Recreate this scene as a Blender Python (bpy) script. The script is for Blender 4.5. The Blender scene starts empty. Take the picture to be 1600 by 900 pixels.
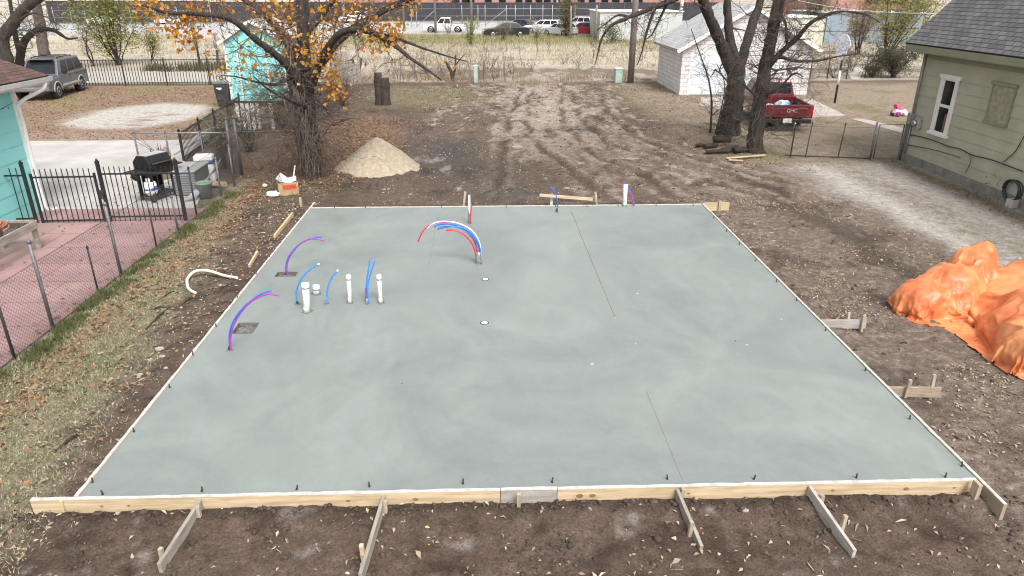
import bpy, bmesh, math, random
import numpy as np
from mathutils import Vector, Matrix, noise as mnoise

# ------------------------------------------------------------------ camera, world, sun
S = bpy.context.scene
COL = S.collection
FPX = 1100.0
PITCH = math.atan(466/1100); YAW = math.atan(39/math.hypot(1100, 466)); CAMH = 5.0
cd = bpy.data.cameras.new('camera'); cam = bpy.data.objects.new('camera', cd); COL.objects.link(cam)
cam.location = (0, 0, CAMH); cam.rotation_euler = (math.pi/2-PITCH, 0, -YAW)
cd.sensor_width = 36; cd.lens = 36*FPX/1600; cd.clip_end = 2000; cd.clip_start = 0.1
S.camera = cam
SUN_EL, SUN_AZ = math.radians(52), math.radians(158)     # azimuth clockwise from +y
w = bpy.data.worlds.new('World'); S.world = w; w.use_nodes = True
nt = w.node_tree; bg = nt.nodes['Background']
sky = nt.nodes.new('ShaderNodeTexSky'); sky.sky_type = 'NISHITA'; sky.sun_disc = False
sky.sun_elevation = SUN_EL; sky.sun_rotation = SUN_AZ; sky.dust_density = 4; sky.air_density = 1.0; sky.ozone_density = 1
hs = nt.nodes.new('ShaderNodeHueSaturation'); hs.inputs['Saturation'].default_value = 0.10
nt.links.new(sky.outputs[0], hs.inputs['Color']); nt.links.new(hs.outputs[0], bg.inputs[0]); bg.inputs[1].default_value = 0.15
sd = bpy.data.lights.new('sun', 'SUN'); sun = bpy.data.objects.new('sun', sd); COL.objects.link(sun)
sd.energy = 1.5; sd.angle = math.radians(18); sd.color = (1, 0.965, 0.92)
d = Vector((math.sin(SUN_AZ)*math.cos(SUN_EL), math.cos(SUN_AZ)*math.cos(SUN_EL), math.sin(SUN_EL)))
sun.rotation_euler = d.to_track_quat('Z', 'Y').to_euler(); sun.location = d*60
S.view_settings.view_transform = 'Standard'; S.view_settings.look = 'None'
S.cycles.filter_width = 1.1
S.view_settings.exposure = 0.80; S.view_settings.gamma = 1; S.view_settings.use_curve_mapping = False

rng = np.random.default_rng(7); random.seed(7)
R = math.radians

# ------------------------------------------------------------------ measuring: the view line through a point of the photograph
def ray(px, py):
    x = (px-800)/FPX; y = (450-py)/FPX
    cp, sp = math.cos(PITCH), math.sin(PITCH); fy = cp+y*sp; z = -sp+y*cp
    c, s = math.cos(YAW), math.sin(YAW)
    return np.array([x*c+fy*s, -x*s+fy*c, z])
def P(px, py, z=0.0):
    r = ray(px, py); return Vector(r*((z-CAMH)/r[2])+np.array([0, 0, CAMH]))
def PY(px, py, Y):
    r = ray(px, py); return Vector(r*(Y/r[1])+np.array([0, 0, CAMH]))

# ------------------------------------------------------------------ numpy noise and the shape of the ground
_perm = np.random.default_rng(3).permutation(4096)
def _h(ix, iy, s): return _perm[(_perm[(ix+s*131) & 4095]+iy) & 4095]
def pn(x, y, s=0):
    x = np.asarray(x, float); y = np.asarray(y, float)
    ix = np.floor(x).astype(int); iy = np.floor(y).astype(int); fx = x-ix; fy = y-iy
    u = fx*fx*fx*(fx*(fx*6-15)+10); v = fy*fy*fy*(fy*(fy*6-15)+10)
    def g(a, b):
        t = _h(ix+a, iy+b, s)*(2*math.pi/4096); return np.cos(t)*(fx-a)+np.sin(t)*(fy-b)
    return ((g(0, 0)*(1-u)+g(1, 0)*u)*(1-v)+(g(0, 1)*(1-u)+g(1, 1)*u)*v)*1.5
def fbm(x, y, f, o=4, s=0, gain=.5):
    r = 0; a = 1; t = 0
    for i in range(o):
        r = r+a*pn(x*f, y*f, s+i*7); t += a; a *= gain; f *= 2.03
    return r/t
def ss(a, b, x):
    t = np.clip((x-a)/(b-a), 0, 1); return t*t*(3-2*t)
def band(x, a, b, s): return ss(a-s, a+s, x)*(1-ss(b-s, b+s, x))
SX0, SX1, SY0, SY1, SZ = -4.28, 5.17, 5.98, 16.42, 0.18
RUTS = [[(3.2, 16.9), (2.8, 19), (1.9, 23), (1.5, 28), (2.0, 36), (3.0, 44)], [(5.0, 16.9), (4.6, 19.5), (3.4, 23.5), (3.0, 28), (3.6, 36), (4.6, 44)],
        [(8.6, 14), (7.2, 17.5), (5.6, 20.5), (4.2, 25), (3.9, 30), (4.4, 38)], [(10.2, 15.5), (8.6, 18.8), (6.8, 22), (5.4, 26), (5.2, 31), (6, 40)],
        [(0.2, 18), (0.4, 22), (0.6, 27), (1.2, 34), (2.0, 42)]]
def rutd(x, y):
    best = np.full(np.shape(x), 9.0)
    for r in RUTS:
        for (a, b), (c, d_) in zip(r[:-1], r[1:]):
            dx, dy = c-a, d_-b; L = dx*dx+dy*dy
            t = np.clip(((x-a)*dx+(y-b)*dy)/L, 0, 1)
            best = np.minimum(best, np.hypot(x-a-t*dx, y-b-t*dy))
    return best
def rough(x, y):   # bare worked soil
    m = band(x, -5.6, 8.8, .8)*(1-ss(38, 43, y))
    m = np.maximum(m, (1-ss(5.6, 6.0, y))*band(x, -6, 9, .6))
    return m
def gh(x, y):
    x = np.asarray(x, float); y = np.asarray(y, float)
    rg = rough(x, y)
    z = 0.03*fbm(x, y, .25, 3, 1)
    z = z+rg*(0.055*fbm(x, y, .9, 5, 11, .6)+0.02*np.abs(fbm(x, y, 5, 3, 23)))+(1-rg)*0.012*fbm(x, y, 2.5, 3, 31)
    rd = rutd(x+0.18*pn(x*.7, y*.7, 5)+.03*pn(x*4, y*4, 6), y)
    rm = ss(16.6, 18.5, y)*(1-ss(38, 43, y))
    z = z+rm*(-0.06*np.exp(-(rd/.12)**2)+0.03*np.exp(-((rd-.27)/.10)**2))*ss(-.45, .25, fbm(x, y, .55, 2, 41))+rm*.012*np.exp(-(rd/.14)**2)*np.sin(y*42+x*9)
    # soil heaped against the near boards
    fr = np.exp(-((y-5.82)/.14)**2)*band(x, -4.9, 5.3, .1)
    z = z+fr*(0.045+0.13*np.abs(fbm(x, y, 2.4, 5, 51, .6)))
    # banked soil beside the slab
    z = z+0.11*np.exp(-((x+4.55)/.35)**2)*band(y, 6.3, 16.8, .4)*(1+.5*fbm(x, y, 1.5, 3, 61))
    z = z+0.13*np.exp(-((y-16.75)/.4)**2)*band(x, -4.6, 4.9, .3)*(1+.5*fbm(x, y, 1.5, 3, 62))
    z = z+0.06*np.exp(-((x-5.45)/.25)**2)*band(y, 6.3, 16.4, .4)*(1+.6*fbm(x, y, 1.5, 3, 63))
    z = z+0.30*np.exp(-((x-.55)/.75)**2-((y-17.75)/.42)**2)*(1+.5*fbm(x, y, 2, 4, 71))
    z = z+0.22*np.exp(-((x+3.4)/1.5)**2-((y-20.7)/.5)**2)*np.abs(fbm(x, y, 2, 3, 72))
    z = z+rm*band(y, 18, 40, 2)*(-.05*np.maximum(0, fbm(x, y, .45, 3, 81))+.035*fbm(x, y, 1.6, 4, 83, .6))
    # level pads: slab, patios, house plots, far field
    flat = band(x, SX0+.02, SX1-.02, .02)*band(y, SY0+.03, SY1-.02, .02)
    z = z*(1-flat)-0.1*flat
    pad = (1-ss(-7.12, -7.0, x))*(1-ss(25.6, 25.9, y))
    z = z*(1-pad)-0.03*pad
    far = ss(60, 90, y); z = z*(1-far)-0.01*far
    return z
def gz(x, y): return float(gh(np.array([x]), np.array([y]))[0])

def mixc(a, c, m): return a*(1-m[:, None])+np.array(c)[None, :]*m[:, None]
def gcol(x, y):
    n1 = fbm(x, y, .5, 4, 101); n2 = fbm(x, y, 2.2, 4, 111, .65); n3 = fbm(x, y, .18, 3, 121); n4 = fbm(x, y, 8, 3, 131, .7)
    xs = fbm(x*1.0, y*.35, 1.1, 4, 141, .6)
    wx = x+.35*n1+.15*n2; wy = y+.6*n1
    c = np.tile(np.array([.112, .080, .062]), (len(x), 1))
    c = mixc(c, (.055, .039, .030), ss(-.1, .45, n2+.3*n1))
    c = mixc(c, (.155, .12, .10), ss(.18, .55, n4*.7-n2*.6)*.6)
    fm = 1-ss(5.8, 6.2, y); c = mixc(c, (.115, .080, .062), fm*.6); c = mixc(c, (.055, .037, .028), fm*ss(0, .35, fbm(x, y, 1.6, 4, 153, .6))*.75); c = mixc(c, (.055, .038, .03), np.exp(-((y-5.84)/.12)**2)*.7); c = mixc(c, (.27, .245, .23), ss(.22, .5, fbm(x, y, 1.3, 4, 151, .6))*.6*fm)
    # right of slab: churned earth with straw
    rs = band(wx, 5.0, 9.4, .5)*(1-ss(20, 23, wy))
    c = mixc(c, (.17, .132, .106), rs*.6); c = mixc(c, (.25, .205, .165), rs*ss(-.1, .4, n4+.6*n2)*.8); c = mixc(c, (.07, .05, .04), rs*ss(.05, .4, fbm(x, y, .8, 4, 195, .6))*.8); c = mixc(c, (.065, .05, .04), rs*np.exp(-((wx-7.9+.1*(wy-14))/.35)**2)*ss(10, 13, wy)*.8)
    # back lot
    bl = band(wx, -3.0, 9.4, .8)*ss(16.6, 17.5, y)*(1-ss(41, 44, wy))
    c = mixc(c, (.185, .135, .105), bl*ss(-.3, .4, n2)*.7)
    c = mixc(c, (.40, .34, .285), bl*np.exp(-((wx-2.4)/1.5)**2)*ss(26, 32, y)*ss(-.35, .2, xs+.3*n4)*.8); tan = bl*ss(-.06, .26, xs+.62*np.exp(-((wx-2.6)/2.4)**2)*ss(19, 25, y)-.22)*(1-.45*ss(30, 24, y))
    c = mixc(c, (.36, .30, .245), np.clip(tan, 0, 1)*(.35+.65*ss(-.25, .3, n4+.4*n2))); c = mixc(c, (.06, .044, .035), bl*ss(.22, .5, fbm(x*1.3, y*.8, .75, 4, 191, .6)+.1)*.9); c = mixc(c, (.45, .40, .34), bl*ss(.33, .5, fbm(x, y*.6, 1.6, 4, 193, .6)+.12*ss(28, 34, y))*.8)
    rd = rutd(x+0.18*pn(x*.7, y*.7, 5)+.03*pn(x*4, y*4, 6), y)
    c = mixc(c, (.075, .055, .043), bl*np.exp(-(rd/.13)**2)*ss(-.45, .15, fbm(x, y, .55, 2, 41))*.85)
    c = mixc(c, (.30, .25, .21), bl*np.exp(-((rd-.34)/.14)**2)*ss(-.25, .3, n2)*.8)
    ash = np.exp(-((wx+1.3)/1.1)**2-((wy-23.4)/2.6)**2)
    c = mixc(c, (.06, .05, .042), np.exp(-((wx-.2)/2.2)**2-((wy-20.6)/2.6)**2)*ss(-.4, .2, n2)*.8); c = mixc(c, (.062, .06, .054), ash*.9); c = mixc(c, (.42, .41, .38), ash*ss(.15, .45, xs)*.8)
    c = mixc(c, (.07, .068, .062), np.exp(-((x-.55)/.9)**2-((y-17.7)/.5)**2)*.85)
    # right yard with leaves and thin grass
    ry = ss(6.2, 8.2, wx-.18*(26-wy)*(wy < 26))*ss(20.5, 22.5, wy)*(1-ss(40.5, 43, wy))
    c = mixc(c, (.27, .215, .16), ry*.85); c = mixc(c, (.145, .135, .06), ry*ss(.02, .4, n1-.3*n2)*.75)
    c = mixc(c, (.31, .26, .20), ry*ss(0, .5, n4)*.5)
    # gravel drive beside the green house
    gd = ss(8.9, 10.1, wx+.10*(wy-15))*(1-ss(21.0, 21.9, wy))
    c = mixc(c, (.30, .265, .235), gd*.9); c = mixc(c, (.40, .375, .345), gd*ss(-.1, .4, n4+.4*n1)*.55)
    tr = np.exp(-((wx-10.0)/.42)**2)+np.exp(-((wx-11.9)/.42)**2)
    c = mixc(c, (.42, .385, .345), gd*np.clip(tr, 0, 1)*.7)
    c = mixc(c, (.165, .135, .085), gd*np.exp(-((wx-11.0)/.35)**2)*ss(-.2, .3, n2)*.8)
    c = mixc(c, (.16, .125, .09), np.exp(-((wx-12.7)/.3)**2)*(1-ss(21, 22, y))*.9)
    # left strip: lawn, leaves, bare soil
    ll = (1-ss(-5.2, -4.5, wx))*(1-ss(19.3, 20.6, wy))
    lawn = ll*(1-ss(-.55, .25, (wx+5.3)*.55+.09*(y-11)+.4*n2))
    c = mixc(c, (.165, .14, .105), ll*ss(-.3, .5, n4)*.35)
    c = mixc(c, (.21, .185, .125), lawn*.9); c = mixc(c, (.115, .135, .055), lawn*ss(.0, .4, n1+.25*n2)*.7)
    c = mixc(c, (.32, .28, .21), lawn*ss(.05, .45, n4)*.6)
    lf = ll*np.exp(-((wx+6.35)/.32)**2)
    c = mixc(c, (.23, .12, .07), lf*ss(-.35, .2, n4)*.8)
    c = mixc(c, (.055, .075, .028), np.exp(-((x+6.83+.1*n1)/.2)**2)*(1-ss(17, 18.5, y))*ss(-.4, .1, n2)*.9)
    # leaf litter under the orange tree
    lt = np.exp(-((wx+5.6)/2.5)**2-((wy-25.2)/6.2)**2); lt = ss(.25, .6, lt)*ss(-9.9, -9, x)
    c = mixc(c, (.165, .115, .085), lt*.85); c = mixc(c, (.24, .15, .095), lt*ss(-.1, .4, n4)*.7)
    g2 = np.exp(-((x+5.2)/1.1)**2-((y-18.9)/.9)**2); c = mixc(c, (.075, .115, .03), g2*ss(-.1, .35, n2)*.8)
    c = mixc(c, (.17, .15, .085), band(wx, -6, -1, 1.5)*band(wy, 33.5, 41, 1.6)*.75)
    # neighbour's yard on the left
    ly = (1-ss(-10.4, -9.6, wx))*ss(25.3, 26.2, y)*(1-ss(41.5, 42.5, wy))
    c = mixc(c, (.25, .175, .125), ly*.9); c = mixc(c, (.215, .19, .095), ly*ss(-.05, .35, n3+.4*n1)*.8)
    pg = ly*ss(.36, .62, np.exp(-((wx+15.0)/3.0)**2-((wy-31.6)/4.0)**2)+.12*n2)
    c = mixc(c, (.45, .42, .39), pg*.9); c = mixc(c, (.22, .15, .11), pg*ss(.2, .45, fbm(x*.5, y*1.6, .9, 4, 161))*.8)
    c = mixc(c, (.30, .215, .185), ly*band(y, 25.6, 27.6, .4)*.7)
    # alley and field
    al = ss(42.3, 43.6, wy)
    c = mixc(c, (.35, .30, .245), al); c = mixc(c, (.17, .13, .10), al*(1-ss(50, 54, wy))*ss(-8, -4, wx)*ss(-.3, .1, xs+.5*np.exp(-((wy-48.5)/1.6)**2)-.25)*.9)
    c = mixc(c, (.42, .39, .35), al*(1-ss(49.5, 50.5, wy))*(1-ss(-12, -9, wx)))
    fd = ss(50, 53, wy)
    c = mixc(c, (.44, .39, .31), fd*.9); c = mixc(c, (.27, .215, .15), fd*ss(.05, .4, fbm(x*.35, y*1.2, .35, 4, 171))*.7)
    c = mixc(c, (.50, .455, .40), fd*(1-ss(-14, -10, wx))*ss(0, .3, fbm(x*.3, y, .12, 3, 181)+.1)*.9)
    c = mixc(c, (.26, .25, .105), fd*ss(70, 79, wy)*(1-ss(88, 92, wy))*ss(-24, -8, wx)*ss(-.35, .25, n3+.4*n1)*.85)
    return np.clip(c, 0.01, .9)

# ------------------------------------------------------------------ materials
def nodes(m):
    m.use_nodes = True; t = m.node_tree; return t, t.nodes['Principled BSDF'], t.nodes, t.links
MATS = {}
def pm(name, c1, c2=None, scale=6, rough=.7, bump=0, bscale=None, metal=0, detail=4, stretch=None, spec=None, lo=.35, hi=.65, rnd=0, coat=0):
    """base colour wandering between c1 and c2, with a fine bump"""
    if name in MATS: return MATS[name]
    m = bpy.data.materials.new(name); t, b, N, L = nodes(m); MATS[name] = m
    c2 = c2 or tuple(v*.78 for v in c1)
    tc = N.new('ShaderNodeTexCoord'); src = tc.outputs['Object']
    if stretch:
        mp = N.new('ShaderNodeMapping'); mp.inputs['Scale'].default_value = stretch; L.new(src, mp.inputs[0]); src = mp.outputs[0]
    n = N.new('ShaderNodeTexNoise'); n.inputs['Scale'].default_value = scale; n.inputs['Detail'].default_value = detail; n.inputs['Roughness'].default_value = .6
    L.new(src, n.inputs['Vector'])
    r = N.new('ShaderNodeValToRGB'); r.color_ramp.elements[0].position = lo; r.color_ramp.elements[1].position = hi
    r.color_ramp.elements[0].color = (*c1, 1); r.color_ramp.elements[1].color = (*c2, 1)
    L.new(n.outputs[0], r.inputs[0]); out = r.outputs[0]
    if rnd:
        g = N.new('ShaderNodeNewGeometry'); h = N.new('ShaderNodeHueSaturation')
        mr = N.new('ShaderNodeMapRange'); mr.inputs[3].default_value = 1-rnd; mr.inputs[4].default_value = 1+rnd
        L.new(g.outputs['Random Per Island'], mr.inputs[0]); L.new(mr.outputs[0], h.inputs['Value']); L.new(out, h.inputs['Color']); out = h.outputs[0]
    L.new(out, b.inputs['Base Color'])
    b.inputs['Roughness'].default_value = rough; b.inputs['Metallic'].default_value = metal
    if spec is not None: b.inputs['Specular IOR Level'].default_value = spec
    if coat: b.inputs['Coat Weight'].default_value = coat; b.inputs['Coat Roughness'].default_value = .08
    if bump:
        n2 = N.new('ShaderNodeTexNoise'); n2.inputs['Scale'].default_value = bscale or scale*4; n2.inputs['Detail'].default_value = 5
        L.new(src, n2.inputs['Vector']); bp = N.new('ShaderNodeBump'); bp.inputs['Strength'].default_value = bump; bp.inputs['Distance'].default_value = .02
        L.new(n2.outputs[0], bp.inputs['Height']); L.new(bp.outputs[0], b.inputs['Normal'])
    return m
def leafmat(name, cols, rough=.7, trans=.25):
    """each leaf, blade or chip its own colour"""
    m = bpy.data.materials.new(name); t, b, N, L = nodes(m); MATS[name] = m
    g = N.new('ShaderNodeNewGeometry'); r = N.new('ShaderNodeValToRGB'); e = r.color_ramp.elements
    while len(e) < len(cols): e.new(.5)
    for i, c in enumerate(cols): e[i].position = i/(len(cols)-1); e[i].color = (*c, 1)
    L.new(g.outputs['Random Per Island'], r.inputs[0]); L.new(r.outputs[0], b.inputs['Base Color'])
    b.inputs['Roughness'].default_value = rough; b.inputs['Specular IOR Level'].default_value = .25
    if trans:
        tl = N.new('ShaderNodeBsdfTranslucent'); mx = N.new('ShaderNodeMixShader'); mx.inputs[0].default_value = trans
        L.new(r.outputs[0], tl.inputs[0]); L.new(b.outputs[0], mx.inputs[1]); L.new(tl.outputs[0], mx.inputs[2])
        L.new(mx.outputs[0], N['Material Output'].inputs[0])
    return m
def brickmat(name, c1, c2, mortar, bw, bh, ms=.012, rough=.85, bump=.3, rot=None, off=.5, noise_amt=.25, vary=True):
    m = bpy.data.materials.new(name); t, b, N, L = nodes(m); MATS[name] = m
    uv = N.new('ShaderNodeUVMap'); br = N.new('ShaderNodeTexBrick'); L.new(uv.outputs[0], br.inputs['Vector'])
    br.inputs['Color1'].default_value = (*c1, 1); br.inputs['Color2'].default_value = (*c2, 1); br.inputs['Mortar'].default_value = (*mortar, 1)
    br.inputs['Scale'].default_value = 1; br.inputs['Brick Width'].default_value = bw; br.inputs['Row Height'].default_value = bh
    br.inputs['Mortar Size'].default_value = ms; br.offset = off; br.inputs['Bias'].default_value = 0
    n = N.new('ShaderNodeTexNoise'); n.inputs['Scale'].default_value = 1.2; n.inputs['Detail'].default_value = 6; n.inputs['Roughness'].default_value = .7
    L.new(uv.outputs[0], n.inputs['Vector'])
    mr = N.new('ShaderNodeMapRange'); mr.inputs[1].default_value = .3; mr.inputs[2].default_value = .7; mr.inputs[3].default_value = 1-noise_amt; mr.inputs[4].default_value = 1+noise_amt*.5
    L.new(n.outputs[0], mr.inputs[0]); h = N.new('ShaderNodeHueSaturation'); L.new(mr.outputs[0], h.inputs['Value']); L.new(br.outputs[0], h.inputs['Color'])
    L.new(h.outputs[0], b.inputs['Base Color']); b.inputs['Roughness'].default_value = rough
    bp = N.new('ShaderNodeBump'); bp.inputs['Strength'].default_value = bump; bp.inputs['Distance'].default_value = .012; bp.invert = True
    L.new(br.outputs['Fac'], bp.inputs['Height']); L.new(bp.outputs[0], b.inputs['Normal'])
    return m
def glassmat(name, c=(.012, .015, .018), rough=.08):
    return pm(name, c, tuple(v*1.5 for v in c), 2, rough, spec=.3)

# ------------------------------------------------------------------ mesh building
class MB:
    def __init__(s): s.v = []; s.f = []; s.uv = []; s.sm = []
    def add(s, vs, fs, smooth=False, uvs=None):
        o = len(s.v); s.v += [tuple(p) for p in vs]
        for i, f in enumerate(fs):
            s.f.append(tuple(o+k for k in f)); s.sm.append(smooth); s.uv.append(uvs[i] if uvs else None)
        return s
    def quad(s, a, b, c, d_, uvs=None): return s.add([a, b, c, d_], [(0, 1, 2, 3)], uvs=[uvs] if uvs else None)
    def box(s, c, size, rz=0, rx=0, ry=0, taper=None):
        hx, hy, hz = size[0]/2, size[1]/2, size[2]/2; M = Matrix.Rotation(rz, 3, 'Z')@Matrix.Rotation(ry, 3, 'Y')@Matrix.Rotation(rx, 3, 'X')
        tp = taper or (1, 1); vs = []
        for z in (-1, 1):
            k = tp if z > 0 else (1, 1)
            for x, y in ((-1, -1), (1, -1), (1, 1), (-1, 1)): vs.append(Vector(c)+M@Vector((x*hx*k[0], y*hy*k[1], z*hz)))
        return s.add(vs, [(3, 2, 1, 0), (4, 5, 6, 7), (0, 1, 5, 4), (1, 2, 6, 5), (2, 3, 7, 6), (3, 0, 4, 7)])
    def bar(s, a, b, w, h, up=(0, 0, 1)):
        a = Vector(a); b = Vector(b); t = (b-a).normalized(); u = Vector(up); sd = t.cross(u)
        if sd.length < 1e-4: sd = t.cross(Vector((0, 1, 0)))
        sd.normalize(); u = sd.cross(t); vs = []
        for p in (a, b):
            for i, j in ((-1, -1), (1, -1), (1, 1), (-1, 1)): vs.append(p+sd*(i*w/2)+u*(j*h/2))
        return s.add(vs, [(3, 2, 1, 0), (4, 5, 6, 7), (0, 1, 5, 4), (1, 2, 6, 5), (2, 3, 7, 6), (3, 0, 4, 7)])
    def tube(s, pts, rad, n=6, cap=True, smooth=True):
        pts = [Vector(p) for p in pts]; k = len(pts)
        if not hasattr(rad, '__len__'): rad = [rad]*k
        up = None; vs = []
        for i in range(k):
            t = (pts[min(i+1, k-1)]-pts[max(i-1, 0)])
            if t.length < 1e-9: t = Vector((0, 0, 1))
            t.normalize()
            if up is None:
                up = t.cross(Vector((0.3, 1, .2)));
                if up.length < 1e-3: up = t.cross(Vector((1, 0, 0)))
            up = (up-t*up.dot(t))
            if up.length < 1e-6: up = t.orthogonal()
            up.normalize(); q = t.cross(up)
            for j in range(n):
                a = 2*math.pi*j/n; vs.append(pts[i]+up*(math.cos(a)*rad[i])+q*(math.sin(a)*rad[i]))
        fs = [(i*n+j, i*n+(j+1) % n, (i+1)*n+(j+1) % n, (i+1)*n+j) for i in range(k-1) for j in range(n)]
        s.add(vs, fs, smooth)
        if cap and n > 3:
            o = len(s.v)-k*n
            s.f.append(tuple(o+j for j in reversed(range(n)))); s.f.append(tuple(o+(k-1)*n+j for j in range(n))); s.sm += [False]*2; s.uv += [None]*2
        return s
    def lathe(s, prof, c=(0, 0, 0), n=16, axis='Z', smooth=True):
        vs = []; k = len(prof)
        for r, z in prof:
            for j in range(n):
                a = 2*math.pi*j/n; x, y = r*math.cos(a), r*math.sin(a)
                p = (x, y, z) if axis == 'Z' else ((z, x, y) if axis == 'X' else (x, z, -y))
                vs.append((c[0]+p[0], c[1]+p[1], c[2]+p[2]))
        fs = [(i*n+j, i*n+(j+1) % n, (i+1)*n+(j+1) % n, (i+1)*n+j) for i in range(k-1) for j in range(n)]
        s.add(vs, fs, smooth); o = len(s.v)-k*n
        s.f.append(tuple(o+j for j in reversed(range(n)))); s.f.append(tuple(o+(k-1)*n+j for j in range(n))); s.sm += [False]*2; s.uv += [None]*2
        return s
    def prism(s, poly, y0, y1, M=None):
        """polygon in x,z pushed along y"""
        n = len(poly); vs = [(x, y0, z) for x, z in poly]+[(x, y1, z) for x, z in poly]
        if M: vs = [M@Vector(v) for v in vs]
        return s.add(vs, [tuple(range(n)), tuple(reversed(range(n, 2*n)))]+[(i+n, (i+1) % n+n, (i+1) % n, i) for i in range(n)])
    def build(s, name, mat, parent=None, bevel=0, seg=1, subs=0):
        me = bpy.data.meshes.new(name); me.from_pydata(s.v, [], s.f); me.materials.append(mat)
        me.polygons.foreach_set('use_smooth', s.sm)
        if any(u is not None for u in s.uv):
            l = me.uv_layers.new(name='UVMap'); k = 0
            for u, p in zip(s.uv, me.polygons):
                for j, li in enumerate(p.loop_indices):
                    if u is not None: l.data[li].uv = u[j]
        me.update(); bm = bmesh.new(); bm.from_mesh(me)
        bmesh.ops.recalc_face_normals(bm, faces=bm.faces)
        if bevel:
            ed = [e for e in bm.edges if e.is_manifold and e.calc_face_angle(0) > .5]
            bmesh.ops.bevel(bm, geom=ed, offset=bevel, segments=seg, profile=.6, affect='EDGES', clamp_overlap=True)
        bm.to_mesh(me); bm.free()
        o = bpy.data.objects.new(name, me); COL.objects.link(o)
        if parent: o.parent = parent
        return o
def npmesh(name, V, F, mat, parent=None, smooth=False, color=None):
    V = np.ascontiguousarray(V, np.float32); F = np.ascontiguousarray(F, np.int32); k = F.shape[1]
    me = bpy.data.meshes.new(name); me.vertices.add(len(V)); me.vertices.foreach_set('co', V.ravel())
    me.loops.add(F.size); me.loops.foreach_set('vertex_index', F.ravel()); me.polygons.add(len(F))
    me.polygons.foreach_set('loop_start', np.arange(len(F), dtype=np.int32)*k)
    me.polygons.foreach_set('loop_total', np.full(len(F), k, np.int32))
    me.update(calc_edges=True); me.materials.append(mat)
    if smooth: me.polygons.foreach_set('use_smooth', np.ones(len(F), bool))
    if color is not None:
        a = me.attributes.new('soil', 'FLOAT_COLOR', 'POINT'); c4 = np.ones((len(V), 4), np.float32); c4[:, :3] = color
        a.data.foreach_set('color', c4.ravel())
    o = bpy.data.objects.new(name, me); COL.objects.link(o)
    if parent: o.parent = parent
    return o
def tag(o, label=None, cat=None, group=None, kind=None):
    if label: o['label'] = label
    if cat: o['category'] = cat
    if group: o['group'] = group
    if kind: o['kind'] = kind
    return o
def thing(name, label, cat, loc=(0, 0, 0), rz=0, group=None):
    o = bpy.data.objects.new(name, None); COL.objects.link(o); o.location = loc; o.rotation_euler = (0, 0, rz)
    o.empty_display_size = .2
    return tag(o, label, cat, group)
def dup(o, loc=None, rz=None, label=None, parent=None):
    c = o.copy(); COL.objects.link(c)
    if parent: c.parent = parent
    if loc is not None: c.location = loc
    if rz is not None: c.rotation_euler = (0, 0, rz)
    if label: c['label'] = label
    for ch in o.children: dup(ch, parent=c)
    return c
def textmesh(name, txt, size, M, mat, parent, depth=.004):
    cu = bpy.data.curves.new(name, 'FONT'); cu.body = txt; cu.size = size; cu.extrude = depth; cu.align_x = 'CENTER'; cu.align_y = 'CENTER'
    t = bpy.data.objects.new(name, cu); COL.objects.link(t); bpy.context.view_layer.update()
    me = bpy.data.meshes.new_from_object(t.evaluated_get(bpy.context.evaluated_depsgraph_get())); bpy.data.objects.remove(t)
    me.transform(M); me.materials.clear(); me.materials.append(mat)
    o = bpy.data.objects.new(name, me); COL.objects.link(o); o.parent = parent; return o
def leafcloud(C, size, squash=.5, up=.0, fold=.25, aspect=.7, rg=rng):
    """bent diamond leaves at the points C, turned at random"""
    n = len(C); C = np.asarray(C, float)
    a = rg.normal(size=(n, 3)); a[:, 2] *= squash; a /= np.linalg.norm(a, axis=1)[:, None]
    b = rg.normal(size=(n, 3)); b[:, 2] += up*3; b = b-(a*b).sum(1)[:, None]*a; b /= np.linalg.norm(b, axis=1)[:, None]
    nn = np.cross(a, b); s = (size*rg.uniform(.6, 1.25, n))[:, None]
    sd = nn if up else b; nm = b if up else nn
    v = np.stack([C-a*s*.5, C+sd*s*aspect*.5+nm*s*fold*.4, C+a*s*.5, C-sd*s*aspect*.5+nm*s*fold*.4], 1).reshape(-1, 3)
    return v, np.arange(4*n).reshape(-1, 4)
def blades(x, y, z, h, wd, lean=.5, rg=rng):
    n = len(x); a = rg.uniform(0, 2*math.pi, n); t = rg.uniform(0, 2*math.pi, n)
    hh = h*rg.uniform(.5, 1.3, n); l = hh*lean*rg.uniform(.2, 1.2, n)
    b = np.stack([x, y, z], 1); d_ = np.stack([np.cos(a), np.sin(a), 0*a], 1)*(wd/2)
    top = b+np.stack([np.cos(t)*l, np.sin(t)*l, hh*np.sqrt(np.maximum(.1, 1-lean*lean*.5))], 1)
    v = np.stack([b-d_, b+d_, top], 1).reshape(-1, 3)
    return v, np.arange(3*n).reshape(-1, 3)
def leaffaces(mesh_name, *a): pass

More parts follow.
